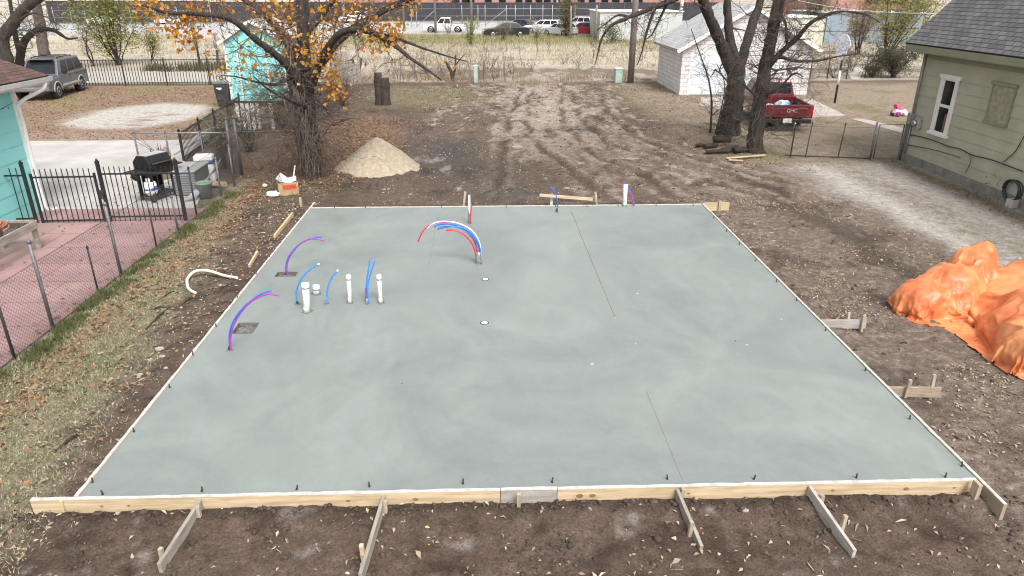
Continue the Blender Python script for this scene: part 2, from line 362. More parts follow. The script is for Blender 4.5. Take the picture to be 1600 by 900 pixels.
# ------------------------------------------------------------------ ground
def ground_material():
    m = bpy.data.materials.new('soil'); t, b, N, L = nodes(m)
    at = N.new('ShaderNodeAttribute'); at.attribute_name = 'soil'
    tc = N.new('ShaderNodeTexCoord')
    def noise(sc, det, ro=.65):
        n = N.new('ShaderNodeTexNoise'); n.inputs['Scale'].default_value = sc; n.inputs['Detail'].default_value = det; n.inputs['Roughness'].default_value = ro
        L.new(tc.outputs['Object'], n.inputs['Vector']); return n
    a = noise(5, 8, .75); c = noise(38, 4, .7)
    mr = N.new('ShaderNodeMapRange'); mr.inputs[1].default_value = .3; mr.inputs[2].default_value = .7; mr.inputs[3].default_value = .55; mr.inputs[4].default_value = 1.4
    L.new(a.outputs[0], mr.inputs[0])
    mr2 = N.new('ShaderNodeMapRange'); mr2.inputs[1].default_value = .33; mr2.inputs[2].default_value = .72; mr2.inputs[3].default_value = .6; mr2.inputs[4].default_value = 1.5
    L.new(c.outputs[0], mr2.inputs[0])
    mu = N.new('ShaderNodeMath'); mu.operation = 'MULTIPLY'; L.new(mr.outputs[0], mu.inputs[0]); L.new(mr2.outputs[0], mu.inputs[1])
    h = N.new('ShaderNodeHueSaturation'); L.new(mu.outputs[0], h.inputs['Value']); L.new(at.outputs['Color'], h.inputs['Color'])
    L.new(h.outputs[0], b.inputs['Base Color']); b.inputs['Roughness'].default_value = .92; b.inputs['Specular IOR Level'].default_value = .2
    n3 = noise(22, 8, .7); bp = N.new('ShaderNodeBump'); bp.inputs['Strength'].default_value = .8; bp.inputs['Distance'].default_value = .045
    L.new(n3.outputs[0], bp.inputs['Height']); L.new(bp.outputs[0], b.inputs['Normal'])
    return m
def axis_(a, b, step, grow, far):
    c = list(np.arange(a, b+1e-6, step)); s = step; hi = []; x = b
    while x < far: s *= grow; x += s; hi.append(x)
    lo = []; x = a; s = step
    while x > -far: s *= grow; x -= s; lo.append(x)
    return np.array(lo[::-1]+c+hi)
gx = axis_(-9, 12, .06, 1.05, 500)
ys = [-12, -6, -2, 1, 2.5, 3.5, 4.2]; y = 4.6; 
while y < 520: ys.append(y); y += max(.035, .0045*y) if y < 60 else .03*y
gy = np.array(ys)
X, Y = np.meshgrid(gx, gy); xf, yf = X.ravel(), Y.ravel()
nx, ny = len(gx), len(gy); I = (np.arange(ny-1)[:, None]*nx+np.arange(nx-1)[None, :]).ravel()
ground = npmesh('ground', np.stack([xf, yf, gh(xf, yf)], 1), np.stack([I, I+1, I+nx+1, I+nx], 1), ground_material(), smooth=True, color=gcol(xf, yf))
tag(ground, kind='structure')

# ------------------------------------------------------------------ common materials
M_conc = pm('pale_concrete', (.47, .45, .43), (.36, .335, .315), .9, .85, .15, 40, detail=8)
M_walk = pm('walk_concrete', (.42, .385, .345), (.33, .29, .26), 1.5, .9, .2, 40, detail=8)
M_pine = pm('fresh_pine', (.60, .475, .32), (.40, .29, .17), 3, .75, .12, 20, stretch=(.6, 9, 9), detail=6)
M_piney = pm('fresh_pine_lengthwise', (.62, .47, .29), (.50, .345, .185), 3, .75, .12, 20, stretch=(9, .6, 9), detail=6)
M_grey = pm('weathered_wood', (.36, .325, .28), (.22, .195, .165), 3, .85, .25, 20, stretch=(6, 1.0, 6), detail=7)
M_greyx = pm('weathered_wood_crosswise', (.40, .37, .33), (.26, .235, .21), 3, .85, .25, 20, stretch=(1, 6, 6), detail=7)
M_stake = pm('stake_wood', (.46, .385, .29), (.30, .245, .18), 4, .85, .2, 20, stretch=(7, 7, 1), detail=6)
M_pvc = pm('white_pvc', (.80, .80, .78), (.70, .70, .67), 4, .35)
M_pvcd = pm('concrete_splashed_pvc', (.60, .60, .57), (.36, .36, .35), 14, .6)
M_blue = pm('blue_tubing', (.02, .12, .55), (.025, .16, .62), 3, .35)
M_lblue = pm('light_blue_tubing', (.03, .22, .62), (.04, .27, .68), 3, .35)
M_red = pm('red_tubing', (.55, .03, .05), (.62, .05, .09), 3, .35)
M_purp = pm('purple_tubing', (.38, .04, .30), (.22, .05, .42), 2, .35)
M_white = pm('white_paint', (.78, .78, .76), (.68, .67, .64), 3, .55)
M_iron = pm('black_iron', (.012, .012, .013), (.02, .02, .02), 6, .5)
M_galv = pm('galvanised_steel', (.42, .43, .44), (.30, .31, .32), 8, .5, metal=.6)
M_dgalv = pm('dull_fence_wire', (.11, .11, .115), (.07, .07, .075), 3, .6, metal=.3)
M_rebar = pm('rebar_steel', (.035, .03, .028), (.06, .045, .035), 20, .7, metal=.4)
M_bark = pm('dark_bark', (.062, .048, .039), (.018, .014, .011), 5, .95, .9, 9, stretch=(3, 3, .6), detail=8)
M_twig = pm('twig_bark', (.13, .105, .09), (.06, .047, .039), 4, .9)
M_black = pm('black_rubber', (.012, .012, .012), (.02, .02, .02), 5, .8)
M_chrome = pm('chrome', (.6, .6, .6), (.5, .5, .5), 3, .25, metal=1)
M_glass = glassmat('dark_glass')

# ------------------------------------------------------------------ slab with two box-outs
def slab_material():
    m = bpy.data.materials.new('wet_concrete'); t, b, N, L = nodes(m)
    tc = N.new('ShaderNodeTexCoord')
    def noise(sc, det, ro, dist=0, st=(1, 1, 1)):
        mp = N.new('ShaderNodeMapping'); mp.inputs['Scale'].default_value = st; L.new(tc.outputs['Object'], mp.inputs[0])
        n = N.new('ShaderNodeTexNoise'); n.inputs['Scale'].default_value = sc; n.inputs['Detail'].default_value = det; n.inputs['Roughness'].default_value = ro; n.inputs['Distortion'].default_value = dist
        L.new(mp.outputs[0], n.inputs['Vector']); return n
    a = noise(.42, 5, .55, 1.6); c = noise(1.5, 7, .62, 3.2, (1, .6, 1)); d_ = noise(9, 6, .7, 1.5)
    r = N.new('ShaderNodeValToRGB'); e = r.color_ramp.elements; e[0].position = .34; e[1].position = .66
    e[0].color = (.190, .209, .202, 1); e[1].color = (.236, .264, .253, 1); L.new(a.outputs[0], r.inputs[0])
    mr = N.new('ShaderNodeMapRange'); mr.inputs[1].default_value = .28; mr.inputs[2].default_value = .72; mr.inputs[3].default_value = .935; mr.inputs[4].default_value = 1.06; L.new(c.outputs[0], mr.inputs[0])
    mr2 = N.new('ShaderNodeMapRange'); mr2.inputs[1].default_value = .3; mr2.inputs[2].default_value = .7; mr2.inputs[3].default_value = .955; mr2.inputs[4].default_value = 1.045; L.new(d_.outputs[0], mr2.inputs[0])
    mu = N.new('ShaderNodeMath'); mu.operation = 'MULTIPLY'; L.new(mr.outputs[0], mu.inputs[0]); L.new(mr2.outputs[0], mu.inputs[1])
    h = N.new('ShaderNodeHueSaturation'); L.new(mu.outputs[0], h.inputs['Value']); L.new(r.outputs[0], h.inputs['Color']); L.new(h.outputs[0], b.inputs['Base Color'])
    mr3 = N.new('ShaderNodeMapRange'); mr3.inputs[1].default_value = .3; mr3.inputs[2].default_value = .7; mr3.inputs[3].default_value = .34; mr3.inputs[4].default_value = .62
    L.new(c.outputs[0], mr3.inputs[0]); L.new(mr3.outputs[0], b.inputs['Roughness']); b.inputs['Specular IOR Level'].default_value = .4
    bp = N.new('ShaderNodeBump'); bp.inputs['Strength'].default_value = .10; bp.inputs['Distance'].default_value = .012; L.new(c.outputs[0], bp.inputs['Height']); L.new(bp.outputs[0], b.inputs['Normal'])
    return m
holes = []
for (l, r_, t_, b_) in ((368, 399, 505, 521), (432, 463, 425.5, 432)):
    p0 = P((l+r_)/2, b_, SZ); p1 = P((l+r_)/2, t_, SZ); q0 = P(l, (t_+b_)/2, SZ); q1 = P(r_, (t_+b_)/2, SZ)
    holes.append((q0.x, q1.x, p0.y, p1.y))
xs_ = sorted([SX0, SX1]+[v for h in holes for v in h[:2]]); ys_ = sorted([SY0, SY1]+[v for h in holes for v in h[2:]])
m = MB()
for i in range(len(xs_)-1):
    for j in range(len(ys_)-1):
        cx, cy = (xs_[i]+xs_[i+1])/2, (ys_[j]+ys_[j+1])/2
        if any(h[0] < cx < h[1] and h[2] < cy < h[3] for h in holes): continue
        m.quad((xs_[i], ys_[j], SZ), (xs_[i+1], ys_[j], SZ), (xs_[i+1], ys_[j+1], SZ), (xs_[i], ys_[j+1], SZ))
for a, b_, c, d_ in ((SX0, SX1, SY0, SY1),):
    for p, q in (((a, c), (b_, c)), ((b_, c), (b_, d_)), ((b_, d_), (a, d_)), ((a, d_), (a, c))):
        m.quad((*p, -.08), (*q, -.08), (*q, SZ), (*p, SZ))
slab = m.build('concrete_slab', slab_material()); tag(slab, 'large freshly poured grey concrete slab filling the timber forms', 'concrete slab')
M_rough = pm('rough_fill', (.20, .195, .18), (.09, .085, .075), 18, .95, .9, 30)
for h in holes:
    m = MB(); x0, x1, y0, y1 = h; n = 9
    g = [[(x0+(x1-x0)*i/n, y0+(y1-y0)*j/n, SZ-.055+.02*pn(np.array(i*.9), np.array(j*.9), 5)+.0) for i in range(n+1)] for j in range(n+1)]
    for j in range(n):
        for i in range(n): m.quad(g[j][i], g[j][i+1], g[j+1][i+1], g[j+1][i])
    o = m.build('box_out_fill', M_rough, slab)
    m = MB(); t = .014
    for p, q in (((x0, y0), (x1, y0)), ((x1, y0), (x1, y1)), ((x1, y1), (x0, y1)), ((x0, y1), (x0, y0))):
        m.bar((*p, SZ-.03), (*q, SZ-.03), t, .075)
    m.build('box_out_frame', pm('cemented_board', (.17, .165, .15), (.08, .075, .07), 9, .9), slab)

# ------------------------------------------------------------------ formwork
def board(name, a, b, wd, h, mat, label, ztop, group=None, cat='form board'):
    """plank on edge from a to b, built about its own middle"""
    a = Vector((*a, 0)); b = Vector((*b, 0)); c = (a+b)/2; c.z = ztop-h/2
    dv = b-a; m = MB(); L_ = dv.length; n = max(1, int(L_/.4)); t = dv.normalized()
    lst = [c0 for c0 in np.linspace(-L_/2, L_/2, n+1)]
    for k in range(1): m.bar(t*(-L_/2), t*(L_/2), wd, h)
    o = m.build(name, mat, bevel=.003); o.location = c
    m = MB(); k2 = max(2, int(L_/.11)); nn = Vector((-t.y, t.x, 0))
    V = []; ww = [(wd*.5*(1+.25*rng.normal()), .004+.003*rng.random()) for _ in range(k2+1)]
    for i in range(k2+1):
        q_ = t*(-L_/2+L_*i/k2); s_ = min(ww[i][0], wd*.6)
        V += [q_-nn*(wd*.5)+Vector((0, 0, h/2-.002)), q_-nn*(wd*.45)+Vector((0, 0, h/2+ww[i][1])), q_+nn*(s_*.95)+Vector((0, 0, h/2+ww[i][1])), q_+nn*s_+Vector((0, 0, h/2-.002))]
    m.add(V, [(4*i+j, 4*i+j+1, 4*i+j+5, 4*i+j+4) for i in range(k2) for j in range(3)])
    m.build('cement_edge', pm('dried_cement', (.58, .57, .54), (.38, .375, .355), 9, .9, .3, 40), o)
    return tag(o, label, cat, group)
zt = SZ+.012
near = [((-4.74, 5.985), (.07, 5.962), M_pine, 'long pale pine form board at the near edge, left of the grey patch board'),
        ((.075, 5.962), (.665, 5.953), M_greyx, 'short grey patch board in the middle of the near form'),
        ((.67, 5.953), (5.15, 5.95), M_pine, 'long knotty pine form board at the near edge, right of the grey patch')]
Y_N = lambda x: 5.958-.0
fb = []
for a, b, mt, lb in near:
    fb.append(board('form_board', (a[0], 5.957), (b[0], 5.957), .042, .21, mt, lb, zt, 'form boards around the slab'))
# knots on the pine faces
M_knot = pm('knot', (.20, .10, .045), (.28, .15, .07), 20, .8)
M_lath = pm('board_end_block', (.66, .52, .35), (.52, .38, .22), 4, .8)
for px in (158, 205, 545, 790+75, 1075, 1300, 1490, 905, 925, 1415, 650):
    c = P(px, 790-.022*(px-122)+rng.uniform(-4, 4), .1)
    host = fb[0] if c.x < .07 else fb[2]
    if .05 < c.x < .69: continue
    m = MB(); r = rng.uniform(.012, .028)
    vs = [(c.x+math.cos(k*.785)*r*1.5-host.location.x, 5.957-.0215-.0008-host.location.y, c.z+math.sin(k*.785)*r-host.location.z) for k in range(8)]
    m.add(vs, [tuple(range(8))]); m.build('knot', M_knot, host)
m = MB(); m.box((-4.42, 5.957-.033, .09), (.03, .022, .19)); o = m.build('nailer', M_lath, None); o.parent = fb[0]; o.location = -fb[0].location
board('form_board', (SX0-.022, 5.98), (SX0-.022, 11.2), .04, .2, M_piney, 'nearer form board along the left edge of the slab', zt, 'form boards around the slab')
board('form_board', (SX0-.022, 11.205), (SX0-.022, 16.9), .04, .2, M_piney, 'farther form board along the left edge, running past the far corner', zt+.002, 'form boards around the slab')
board('form_board', (SX1+.022, 5.55), (SX1+.022, 10.6), .04, .2, pm('dirty_pine_lengthwise', (.40, .33, .24), (.27, .21, .15), 3, .8, .2, 20, stretch=(9, .6, 9), detail=6), 'nearer right edge form board, its end sticking out past the near corner', zt, 'form boards around the slab')
board('form_board', (SX1+.022, 10.605), (SX1+.022, 16.45), .04, .2, M_piney, 'farther form board along the right edge of the slab', zt+.002, 'form boards around the slab')
board('form_board', (SX0, SY1+.022), (SX1-.02, SY1+.022), .04, .2, M_pine, 'form board along the far edge of the slab', zt-.004, 'form boards around the slab')
o = thing('corner_board', 'short tan board end with a stake at the far right corner', 'form board', (5.53, SY1+.03, 0)); m = MB(); m.box((0, 0, .12), (.64, .04, .2)); m.build('plank', M_pine, o, .003)
m = MB(); m.box((.07, -.045, .13), (.06, .04, .3)); m.build('stake', M_stake, o, .003)
o = tag(MB().box((0, 0, .12), (.045, .1, .26), ry=.04).build('stake', M_stake, bevel=.003), 'short grey stake inside the near right corner of the forms', 'stake'); o.location = (5.07, 5.83, 0)

def kicker(p0, p1, side, lab, ztop=(.17, .12), h=.13, wd=.036, mat=M_grey, stakes=((.95, .26),), tilt=0, grp='board braces staked against the forms'):
    """brace plank p0->p1 on edge; stakes at (fraction, height) beside it"""
    o = thing('brace', lab, 'brace', (p0[0], p0[1], 0), 0, grp)
    a = Vector((0, 0, ztop[0]-h/2)); b = Vector((p1[0]-p0[0], p1[1]-p0[1], ztop[1]-h/2)); m = MB(); m.bar(a, b, wd, h)
    m.build('plank', mat, o, .003); t = (b-a).normalized(); n = Vector((-t.y, t.x, 0)).normalized()
    for st in stakes:
        f, hh = st[:2]; sd = (st[2] if len(st) > 2 else side); mt = st[3] if len(st) > 3 else M_stake
        c = a.lerp(b, f)+n*sd*(wd/2+.021); c.z = hh/2-.03
        m = MB(); m.box(c, (.04, .04, hh+.06), rz=math.atan2(t.y, t.x), ry=rng.normal()*.04, rx=rng.normal()*.05); m.build('stake', mt, o, .004)
    return o
kicker((-3.02, 5.93), (-3.10, 5.10), -1, 'leftmost grey brace board with two stakes in front of the near form', stakes=((.16, .2, 1), (.86, .2)))
kicker((-1.14, 5.93), (-1.22, 4.92), -1, 'pale splintered brace board, second from the left, with a yellow stake', mat=M_grey, stakes=((.12, .2, 1), (.75, .22, -1, M_pine)))
kicker((1.93, 5.93), (2.0, 5.22), -1, 'brace board leaning beside two stakes, second from the right', ztop=(.18, .07), stakes=((.05, .21, 1), (.72, .19, -1)))
kicker((3.34, 5.93), (3.42, 5.07), 1, 'rightmost white-grey brace board crossed by a leaning stake', ztop=(.18, .11), h=.15, mat=pm('pale_brace', (.52, .49, .46), (.33, .29, .26), 3, .85, .25, 20, stretch=(6, 1, 6)), stakes=((.22, .2, 1), (.66, .26, 1)))
o = tag(MB().box((0, 0, .07), (.04, .035, .26), rx=.1).build('stake', M_stake, bevel=.003), 'lone stake driven against the grey patch board', 'stake'); o.location = (.26, 5.86, .02)
kicker((5.22, 9.90), (5.93, 9.86), -1, 'grey brace board with two stakes beside the right form, farther one', mat=M_greyx, ztop=(.19, .2), h=.15, stakes=((.62, .3, 1), (.9, .3, -1)))
kicker((5.22, 7.86), (5.90, 7.82), -1, 'brown brace board with two tall stakes beside the right form, nearer one', mat=pm('brown_brace', (.36, .29, .21), (.22, .17, .12), 4, .85, .25, 20, stretch=(1, 6, 6)), ztop=(.19, .19), h=.15, stakes=((.33, .33, -1), (.86, .35, 1)))
# left edge leftovers
def plankxy(name, a, b, wd, th, mat, lab, z0=None, cat='plank', group=None):
    a = Vector(a); b = Vector(b); c = (a+b)/2; m = MB(); m.bar(a-c, b-c, wd, th); o = m.build(name, mat, bevel=.004); o.location = c
    return tag(o, lab, cat, group)
a = P(430, 379); b = P(459, 347); plankxy('plank', (a.x, a.y, .13), (b.x, b.y, .2), .04, .09, M_piney, 'loose pine plank lying along the far left form')
a = P(391, 427); b = P(405, 410); plankxy('plank', (a.x, a.y, .14), (b.x, b.y, .22), .04, .07, M_pine, 'short yellow timber offcut leaning on the left form')
a = P(843, 303, .45); b = P(926, 314, .3); plankxy('plank', (a.x, a.y, .42), (b.x, b.y, .34), .045, .07, M_pine, 'long plank lying on the soil heap behind the far edge')
o = tag(MB().box((0, 0, .12), (.05, .04, .42), ry=-.15).build('stake', M_stake, bevel=.003), 'leaning stake at the end of the long plank behind the slab', 'stake'); o.location = (P(927, 321).x, 16.62, .14)
o = tag(MB().box((0, 0, .12), (.07, .05, .3)).build('stake', M_pvcd, bevel=.004), 'short pale stub standing left of the thin blue far tube', 'stake'); o.location = (P(859, 322).x, 16.6, .12)
o = tag(MB().box((0, 0, .2), (.05, .05, .42), ry=.12).build('stake', M_stake, bevel=.003), 'pale leaning stake behind the thin white far pipe', 'stake'); o.location = (P(727, 322).x-.0, 16.6, .1)
o = tag(MB().box((0, 0, .12), (.05, .05, .36)).build('stake', M_stake, bevel=.003), 'stake beside the form at the far left corner', 'stake'); o.location = (P(479, 325).x, 16.6, .1)
a = P(1135, 250); b = P(1195, 247); plankxy('plank', (a.x, a.y, .06), (b.x, b.y, .1), .1, .03, M_pine, 'pale plank on the leaves beside the forked bare tree')
a = P(1137, 251); b = P(1160, 253); plankxy('plank', (a.x, a.y-.1, .05), (b.x, b.y-.05, .05), .09, .03, M_pine, 'shorter pale offcut beside the plank near the bare tree')

# ------------------------------------------------------------------ anchor bolts
near_b = [(161, 773), (316, 768), (464, 765), (577, 761), (724, 756), (863, 754), (1043, 749), (1178, 749), (1338, 747), (1477, 746)]
left_b = [(145, 754), (210, 675), (265, 606), (301, 555), (338, 511), (371, 467), (401, 430), (421, 403), (439, 381), (457, 357), (471, 340)]
right_b = [(1503, 729), (1421, 655), (1352, 579), (1290, 517), (1245, 470), (1213, 441), (1181, 408), (1155, 382), (1135, 362), (1115, 341)]
far_b = [(523, 325), (571, 325), (690, 324), (791, 324), (868, 323), (917, 323), (966, 322), (1025, 322), (1083, 321)]
m = MB(); m.tube([(0, 0, -.05), (0, 0, .062)], .0085, 8); m.tube([(0, 0, .0), (0.012, .006, .004)], .012, 6)
first = None
for px, py in near_b+left_b+right_b+far_b:
    p = P(px, py, SZ)
    if first is None:
        o = first = m.build('anchor_bolt', M_rebar); tag(o, 'dark steel anchor bolt standing along the edge of the wet slab', 'anchor bolt', 'anchor bolts along the slab edges')
    else: o = first.copy(); COL.objects.link(o)
    o.location = p; o.rotation_euler = (rng.normal()*.12, rng.normal()*.12, rng.uniform(0, 6))

# ------------------------------------------------------------------ pipes and tubes in the slab
def path(base, pts):
    """points of a bend standing in the upright plane through its foot"""
    b = P(*base, SZ); return b, [PY(px, py, b.y)-b for px, py in pts]
def smooth(pts, n=5):
    pts = [Vector(p) for p in pts]; out = []
    for i in range(len(pts)-1):
        p0 = pts[max(i-1, 0)]; p1 = pts[i]; p2 = pts[i+1]; p3 = pts[min(i+2, len(pts)-1)]
        for k in range(n):
            t = k/n; out.append(.5*((2*p1)+(p2-p0)*t+(2*p0-5*p1+4*p2-p3)*t*t+(3*p1-p0-3*p2+p3)*t*t*t))
    return out+[pts[-1]]
def tubeset(name, lab, cat, base, strands, sleeve=None, group=None):
    b = P(*base, SZ); o = thing(name, lab, cat, b, 0, group)
    for nm, pts, r, mt, dy in strands:
        ps = [PY(x, y, b.y)-b for x, y in pts]; ps[0].z = ps[0].z if 'cap' in nm else -.03
        k = len(ps); ps = [p+Vector((0, dy*(.4+.6*i/k), 0)) for i, p in enumerate(ps)]
        m = MB(); m.tube(smooth(ps), r, 8); m.build(nm, mt, o)
    collar(o, .045)
    if sleeve:
        m = MB(); h, r, mt = sleeve; m.lathe([(r, -.03), (r*1.05, .0), (r, h*.5), (r*.96, h), (r*.6, h)], n=12); m.build('sleeve', mt, o)
    return o
def collar(o, r):
    m = MB(); n = 14; rr2 = [r*rng.uniform(.75, 1.35) for _ in range(n)]
    m.add([(math.cos(k*2*math.pi/n)*rr2[k], math.sin(k*2*math.pi/n)*rr2[k], .003) for k in range(n)]+[(math.cos(k*2*math.pi/n)*rr2[k]*.6, math.sin(k*2*math.pi/n)*rr2[k]*.6, .009) for k in range(n)]+[(0, 0, .011)], [(k, (k+1) % n, (k+1) % n+n, k+n) for k in range(n)]+[(k+n, (k+1) % n+n, 2*n) for k in range(n)], True)
    m.build('mortar_collar', pm('disturbed_mortar', (.17, .175, .17), (.10, .105, .10), 30, .9, .4), o)
G_T = 'bent water tubes rising from the slab'
M_tape = pm('silver_tape', (.42, .42, .41), (.10, .10, .10), 30, .4, metal=.4)
tubeset('tube_bundle', 'big arching bundle of red, white and blue tubes in a taped sleeve', 'water tubes', (748, 412), [
    ('red_tube', [(746, 408), (740, 385), (727, 368), (712, 360), (697, 359)], .015, M_red, -.02),
    ('red_tube', [(747, 408), (743, 382), (731, 364), (713, 353), (695, 347.5), (676, 350), (662, 360), (653, 378)], .015, M_red, .03),
    ('blue_tube', [(749, 408), (748, 388), (740, 371), (725, 357), (707, 350), (690, 350), (678, 354)], .017, M_blue, 0),
    ('blue_tube', [(750, 408), (750, 388), (741, 370), (727, 357.5), (710, 353), (696, 354), (684, 357)], .017, M_blue, -.03),
    ('light_blue_tube', [(749, 408), (747, 386), (735, 366), (717, 356), (700, 352), (682, 352)], .009, M_lblue, -.045),
    ('white_tube', [(751, 408), (751, 390), (746, 372), (733, 357), (713, 348.5), (692, 346.5), (676, 350), (667, 358)], .013, M_pvc, .02)],
    (.25, .055, M_tape), G_T)
tubeset('tube_bundle', 'purple and blue tubes bending right beside the nearer box-out', 'water tubes', (359, 547), [
    ('blue_tube', [(359, 546), (358, 525), (364, 503), (379, 482), (395, 468), (408, 460), (423, 455)], .012, M_blue, .02),
    ('purple_tube', [(360, 546), (361, 524), (368, 502), (383, 480), (400, 466), (415, 460), (425, 459), (436, 461)], .012, M_purp, -.02)],
    (.06, .018, M_rebar), G_T)
tubeset('tube_bundle', 'purple and blue tubes bending right from the farther box-out', 'water tubes', (447, 430), [
    ('blue_tube', [(446, 429), (447, 412), (453, 398), (464, 385), (478, 376), (491, 372), (503, 371)], .012, M_blue, .02),
    ('purple_tube', [(448, 429), (449, 412), (456, 396), (468, 382), (481, 374), (494, 373), (507, 376)], .012, M_purp, -.02)], (.05, .02, M_rebar), G_T)
tubeset('water_tube', 'light blue tube bending right just left of the thick white pipe', 'water tube', (465, 475), [
    ('blue_tube', [(465, 474), (463, 458), (467, 443), (476, 429), (487, 419), (498, 413)], .014, M_lblue, 0), ('tube_cap', [(496.5, 413.5), (499, 412)], .016, M_pvc, 0)], (.05, .02, M_rebar), G_T)
tubeset('water_tube', 'short light blue tube between the capped stub and the slim pipes', 'water tube', (510, 474), [
    ('blue_tube', [(510, 473), (511, 456), (515, 441), (521, 430), (528, 423)], .013, M_lblue, 0), ('tube_cap', [(526.5, 424), (528, 422)], .015, M_pvc, 0)], (.1, .014, M_tape), G_T)
tubeset('tube_bundle', 'upright pair of blue tubes between the two slim white pipes', 'water tubes', (574, 474), [
    ('blue_tube', [(573, 473), (572, 448), (575, 425), (578, 406)], .013, M_lblue, .02),
    ('blue_tube', [(575, 473), (575, 448), (579, 428), (587, 405)], .013, M_lblue, -.03),
    ('purple_tube', [(572, 473), (571.5, 462), (571.5, 449)], .012, M_purp, -.01)], (.09, .026, M_tape), G_T)
tubeset('water_tube', 'thin blue tube bending over the far edge of the slab', 'water tube', (870, 331), [
    ('blue_tube', [(870, 330), (871.5, 318), (869, 305), (865, 297), (859, 292)], .014, M_blue, 0)], (.08, .02, M_rebar), G_T)
def pvc(name, lab, base, top, r, cap=None, lean=None, cat='pipe', group='white pipes standing in the slab'):
    b = P(*base, SZ); tp = PY(*top, b.y)-b; o = thing(name, lab, cat, b, 0, group)
    m = MB(); h = tp.length; m.tube([(0, 0, -.04), tp*.5, tp], r, 16); m.build('pipe', M_pvc, o)
    collar(o, r*1.6); m = MB(); m.lathe([(r*1.04, -.03), (r*1.05, .05), (r*1.03, min(.09, h*.4))], n=16); m.build('splash_band', M_pvcd, o)
    if cap:
        m = MB(); u = tp.normalized(); m.tube([tp-u*.05, tp-u*.045, tp+u*.012], [r*1.14, r*1.16, r*1.1], 16); m.build('cap', M_pvc, o)
        m = MB(); m.tube([tp-u*.075, tp-u*.051], r*1.03, 16); m.build('glue_ring', pm('purple_primer', (.16, .17, .38), (.4, .4, .5), 8, .5), o)
    return o
pvc('drain_pipe', 'thick white upright drain pipe, the widest of the pipes', (480, 487), (477, 444), .055, True)
pvc('drain_stub', 'short wide white capped stub between the thick pipe and short tube', (494.5, 459), (494, 447), .052, True)
pvc('vent_pipe', 'slim white upright pipe left of the pair of blue tubes', (547, 473), (544.5, 431), .035, True)
pvc('vent_pipe', 'slim white upright pipe with a side tee, right of the blue tubes', (595, 473), (592, 431), .035, True)
p = pvc('vent_pipe', 'white upright pipe with red and blue tubes at the far edge', (976, 321.5), (977.5, 288), .05, False)
b = p.location
for nm, pts, mt in (('red_tube', [(990, 321), (987, 308), (981, 296), (976, 290), (972, 291)], M_red), ('blue_tube', [(991, 320), (988, 306), (982, 295), (977, 287), (976, 284)], M_blue)):
    m = MB(); m.tube(smooth([PY(x, y, b.y)-b for x, y in pts]), .016, 8); m.build(nm, mt, p)
p = pvc('vent_pipe', 'thin white pipe with a dark wrapped foot near the far edge', (734, 349), (733, 305), .024, False)
m = MB(); m.lathe([(.03, -.02), (.034, .05), (.03, .18), (.026, .3)], n=12); m.build('wrap', M_tape, p)
b = p.location; m = MB(); m.tube(smooth([PY(x, y, b.y)-b+Vector((0, -.03, 0)) for x, y in ((735, 346), (736, 330), (736.5, 318))]), .014, 8); m.build('red_tube', M_red, p)
for px, py, lb in ((758.5, 436.5, 'flush white floor drain nearest the big arching tube bundle'), (757, 504.5, 'flush white floor drain alone in the middle of the slab')):
    o = thing('floor_drain', lb, 'floor drain', P(px, py, SZ), 0, 'flush floor drains in the slab')
    m = MB(); m.lathe([(.052, -.03), (.052, .006), (.04, .009)], n=24); m.build('cap', M_white, o)
    m = MB(); m.lathe([(.07, -.02), (.069, .003), (.055, .004)], n=24); m.build('ring', M_rebar, o)
# string lines and crumbs on the slab
M_string = pm('mason_string', (.30, .10, .09), (.22, .07, .07), 9, .8); M_crack = pm('grey_string', (.19, .19, .19), (.15, .15, .15), 9, .8)
def string_(lab, pts, mt, r=.0035):
    ps = [P(x, y, SZ+r*.6) for x, y in pts]; c = ps[0]; m = MB(); m.tube([p-c for p in ps], r, 5); o = m.build('string_line', mt); o.location = c; tag(o, lab, 'string')
string_('thin reddish string line running from the far edge to mid slab', [(893, 331), (914, 383), (938, 440), (961, 496)], M_string, .0035)
string_('faint reddish string line running to the near form board', [(1010, 612), (1030, 660), (1050, 710), (1067, 752)], M_string, .0016)
string_('faint grey string line left of the big tube arch', [(684, 340), (679, 365), (670, 416)], M_crack, .0022)
M_chip = pm('pale_chip', (.60, .56, .48), (.42, .38, .32), 20, .9)
for px, py, sz, lb in ((996, 459, .035, 'pale elongated chip on the slab right of the string end'), (961, 497, .022, 'small pale pebble at the end of the reddish string'), (993, 537.5, .026, 'pale pebble on the slab below the elongated chip'), (925, 569, .035, 'tan leaf-like chip in the middle of the slab'),
                       (1149, 533, .025, 'dark chip on the right half of the slab'), (1167, 539, .028, 'white pebble on the right half of the slab'), (628, 599, .02, 'tiny dark pebble on the left half of the slab'), (1221, 499, .02, 'tiny pale pebble near the right edge of the slab')):
    m = MB(); n = 7; sz *= .62; vs = [(math.cos(k*2*math.pi/n)*sz*rng.uniform(.7, 1.3), math.sin(k*2*math.pi/n)*sz*.6*rng.uniform(.7, 1.2), 0) for k in range(n)]
    vs += [(x*.6, y_*.6, sz*.5) for x, y_, _ in vs]; m.add(vs, [tuple(range(n, 2*n))]+[(i, (i+1) % n, (i+1) % n+n, i+n) for i in range(n)])
    o = m.build('pebble', M_rebar if 'dark' in lb else M_chip); o.location = P(px, py, SZ); tag(o, lb, 'pebble')

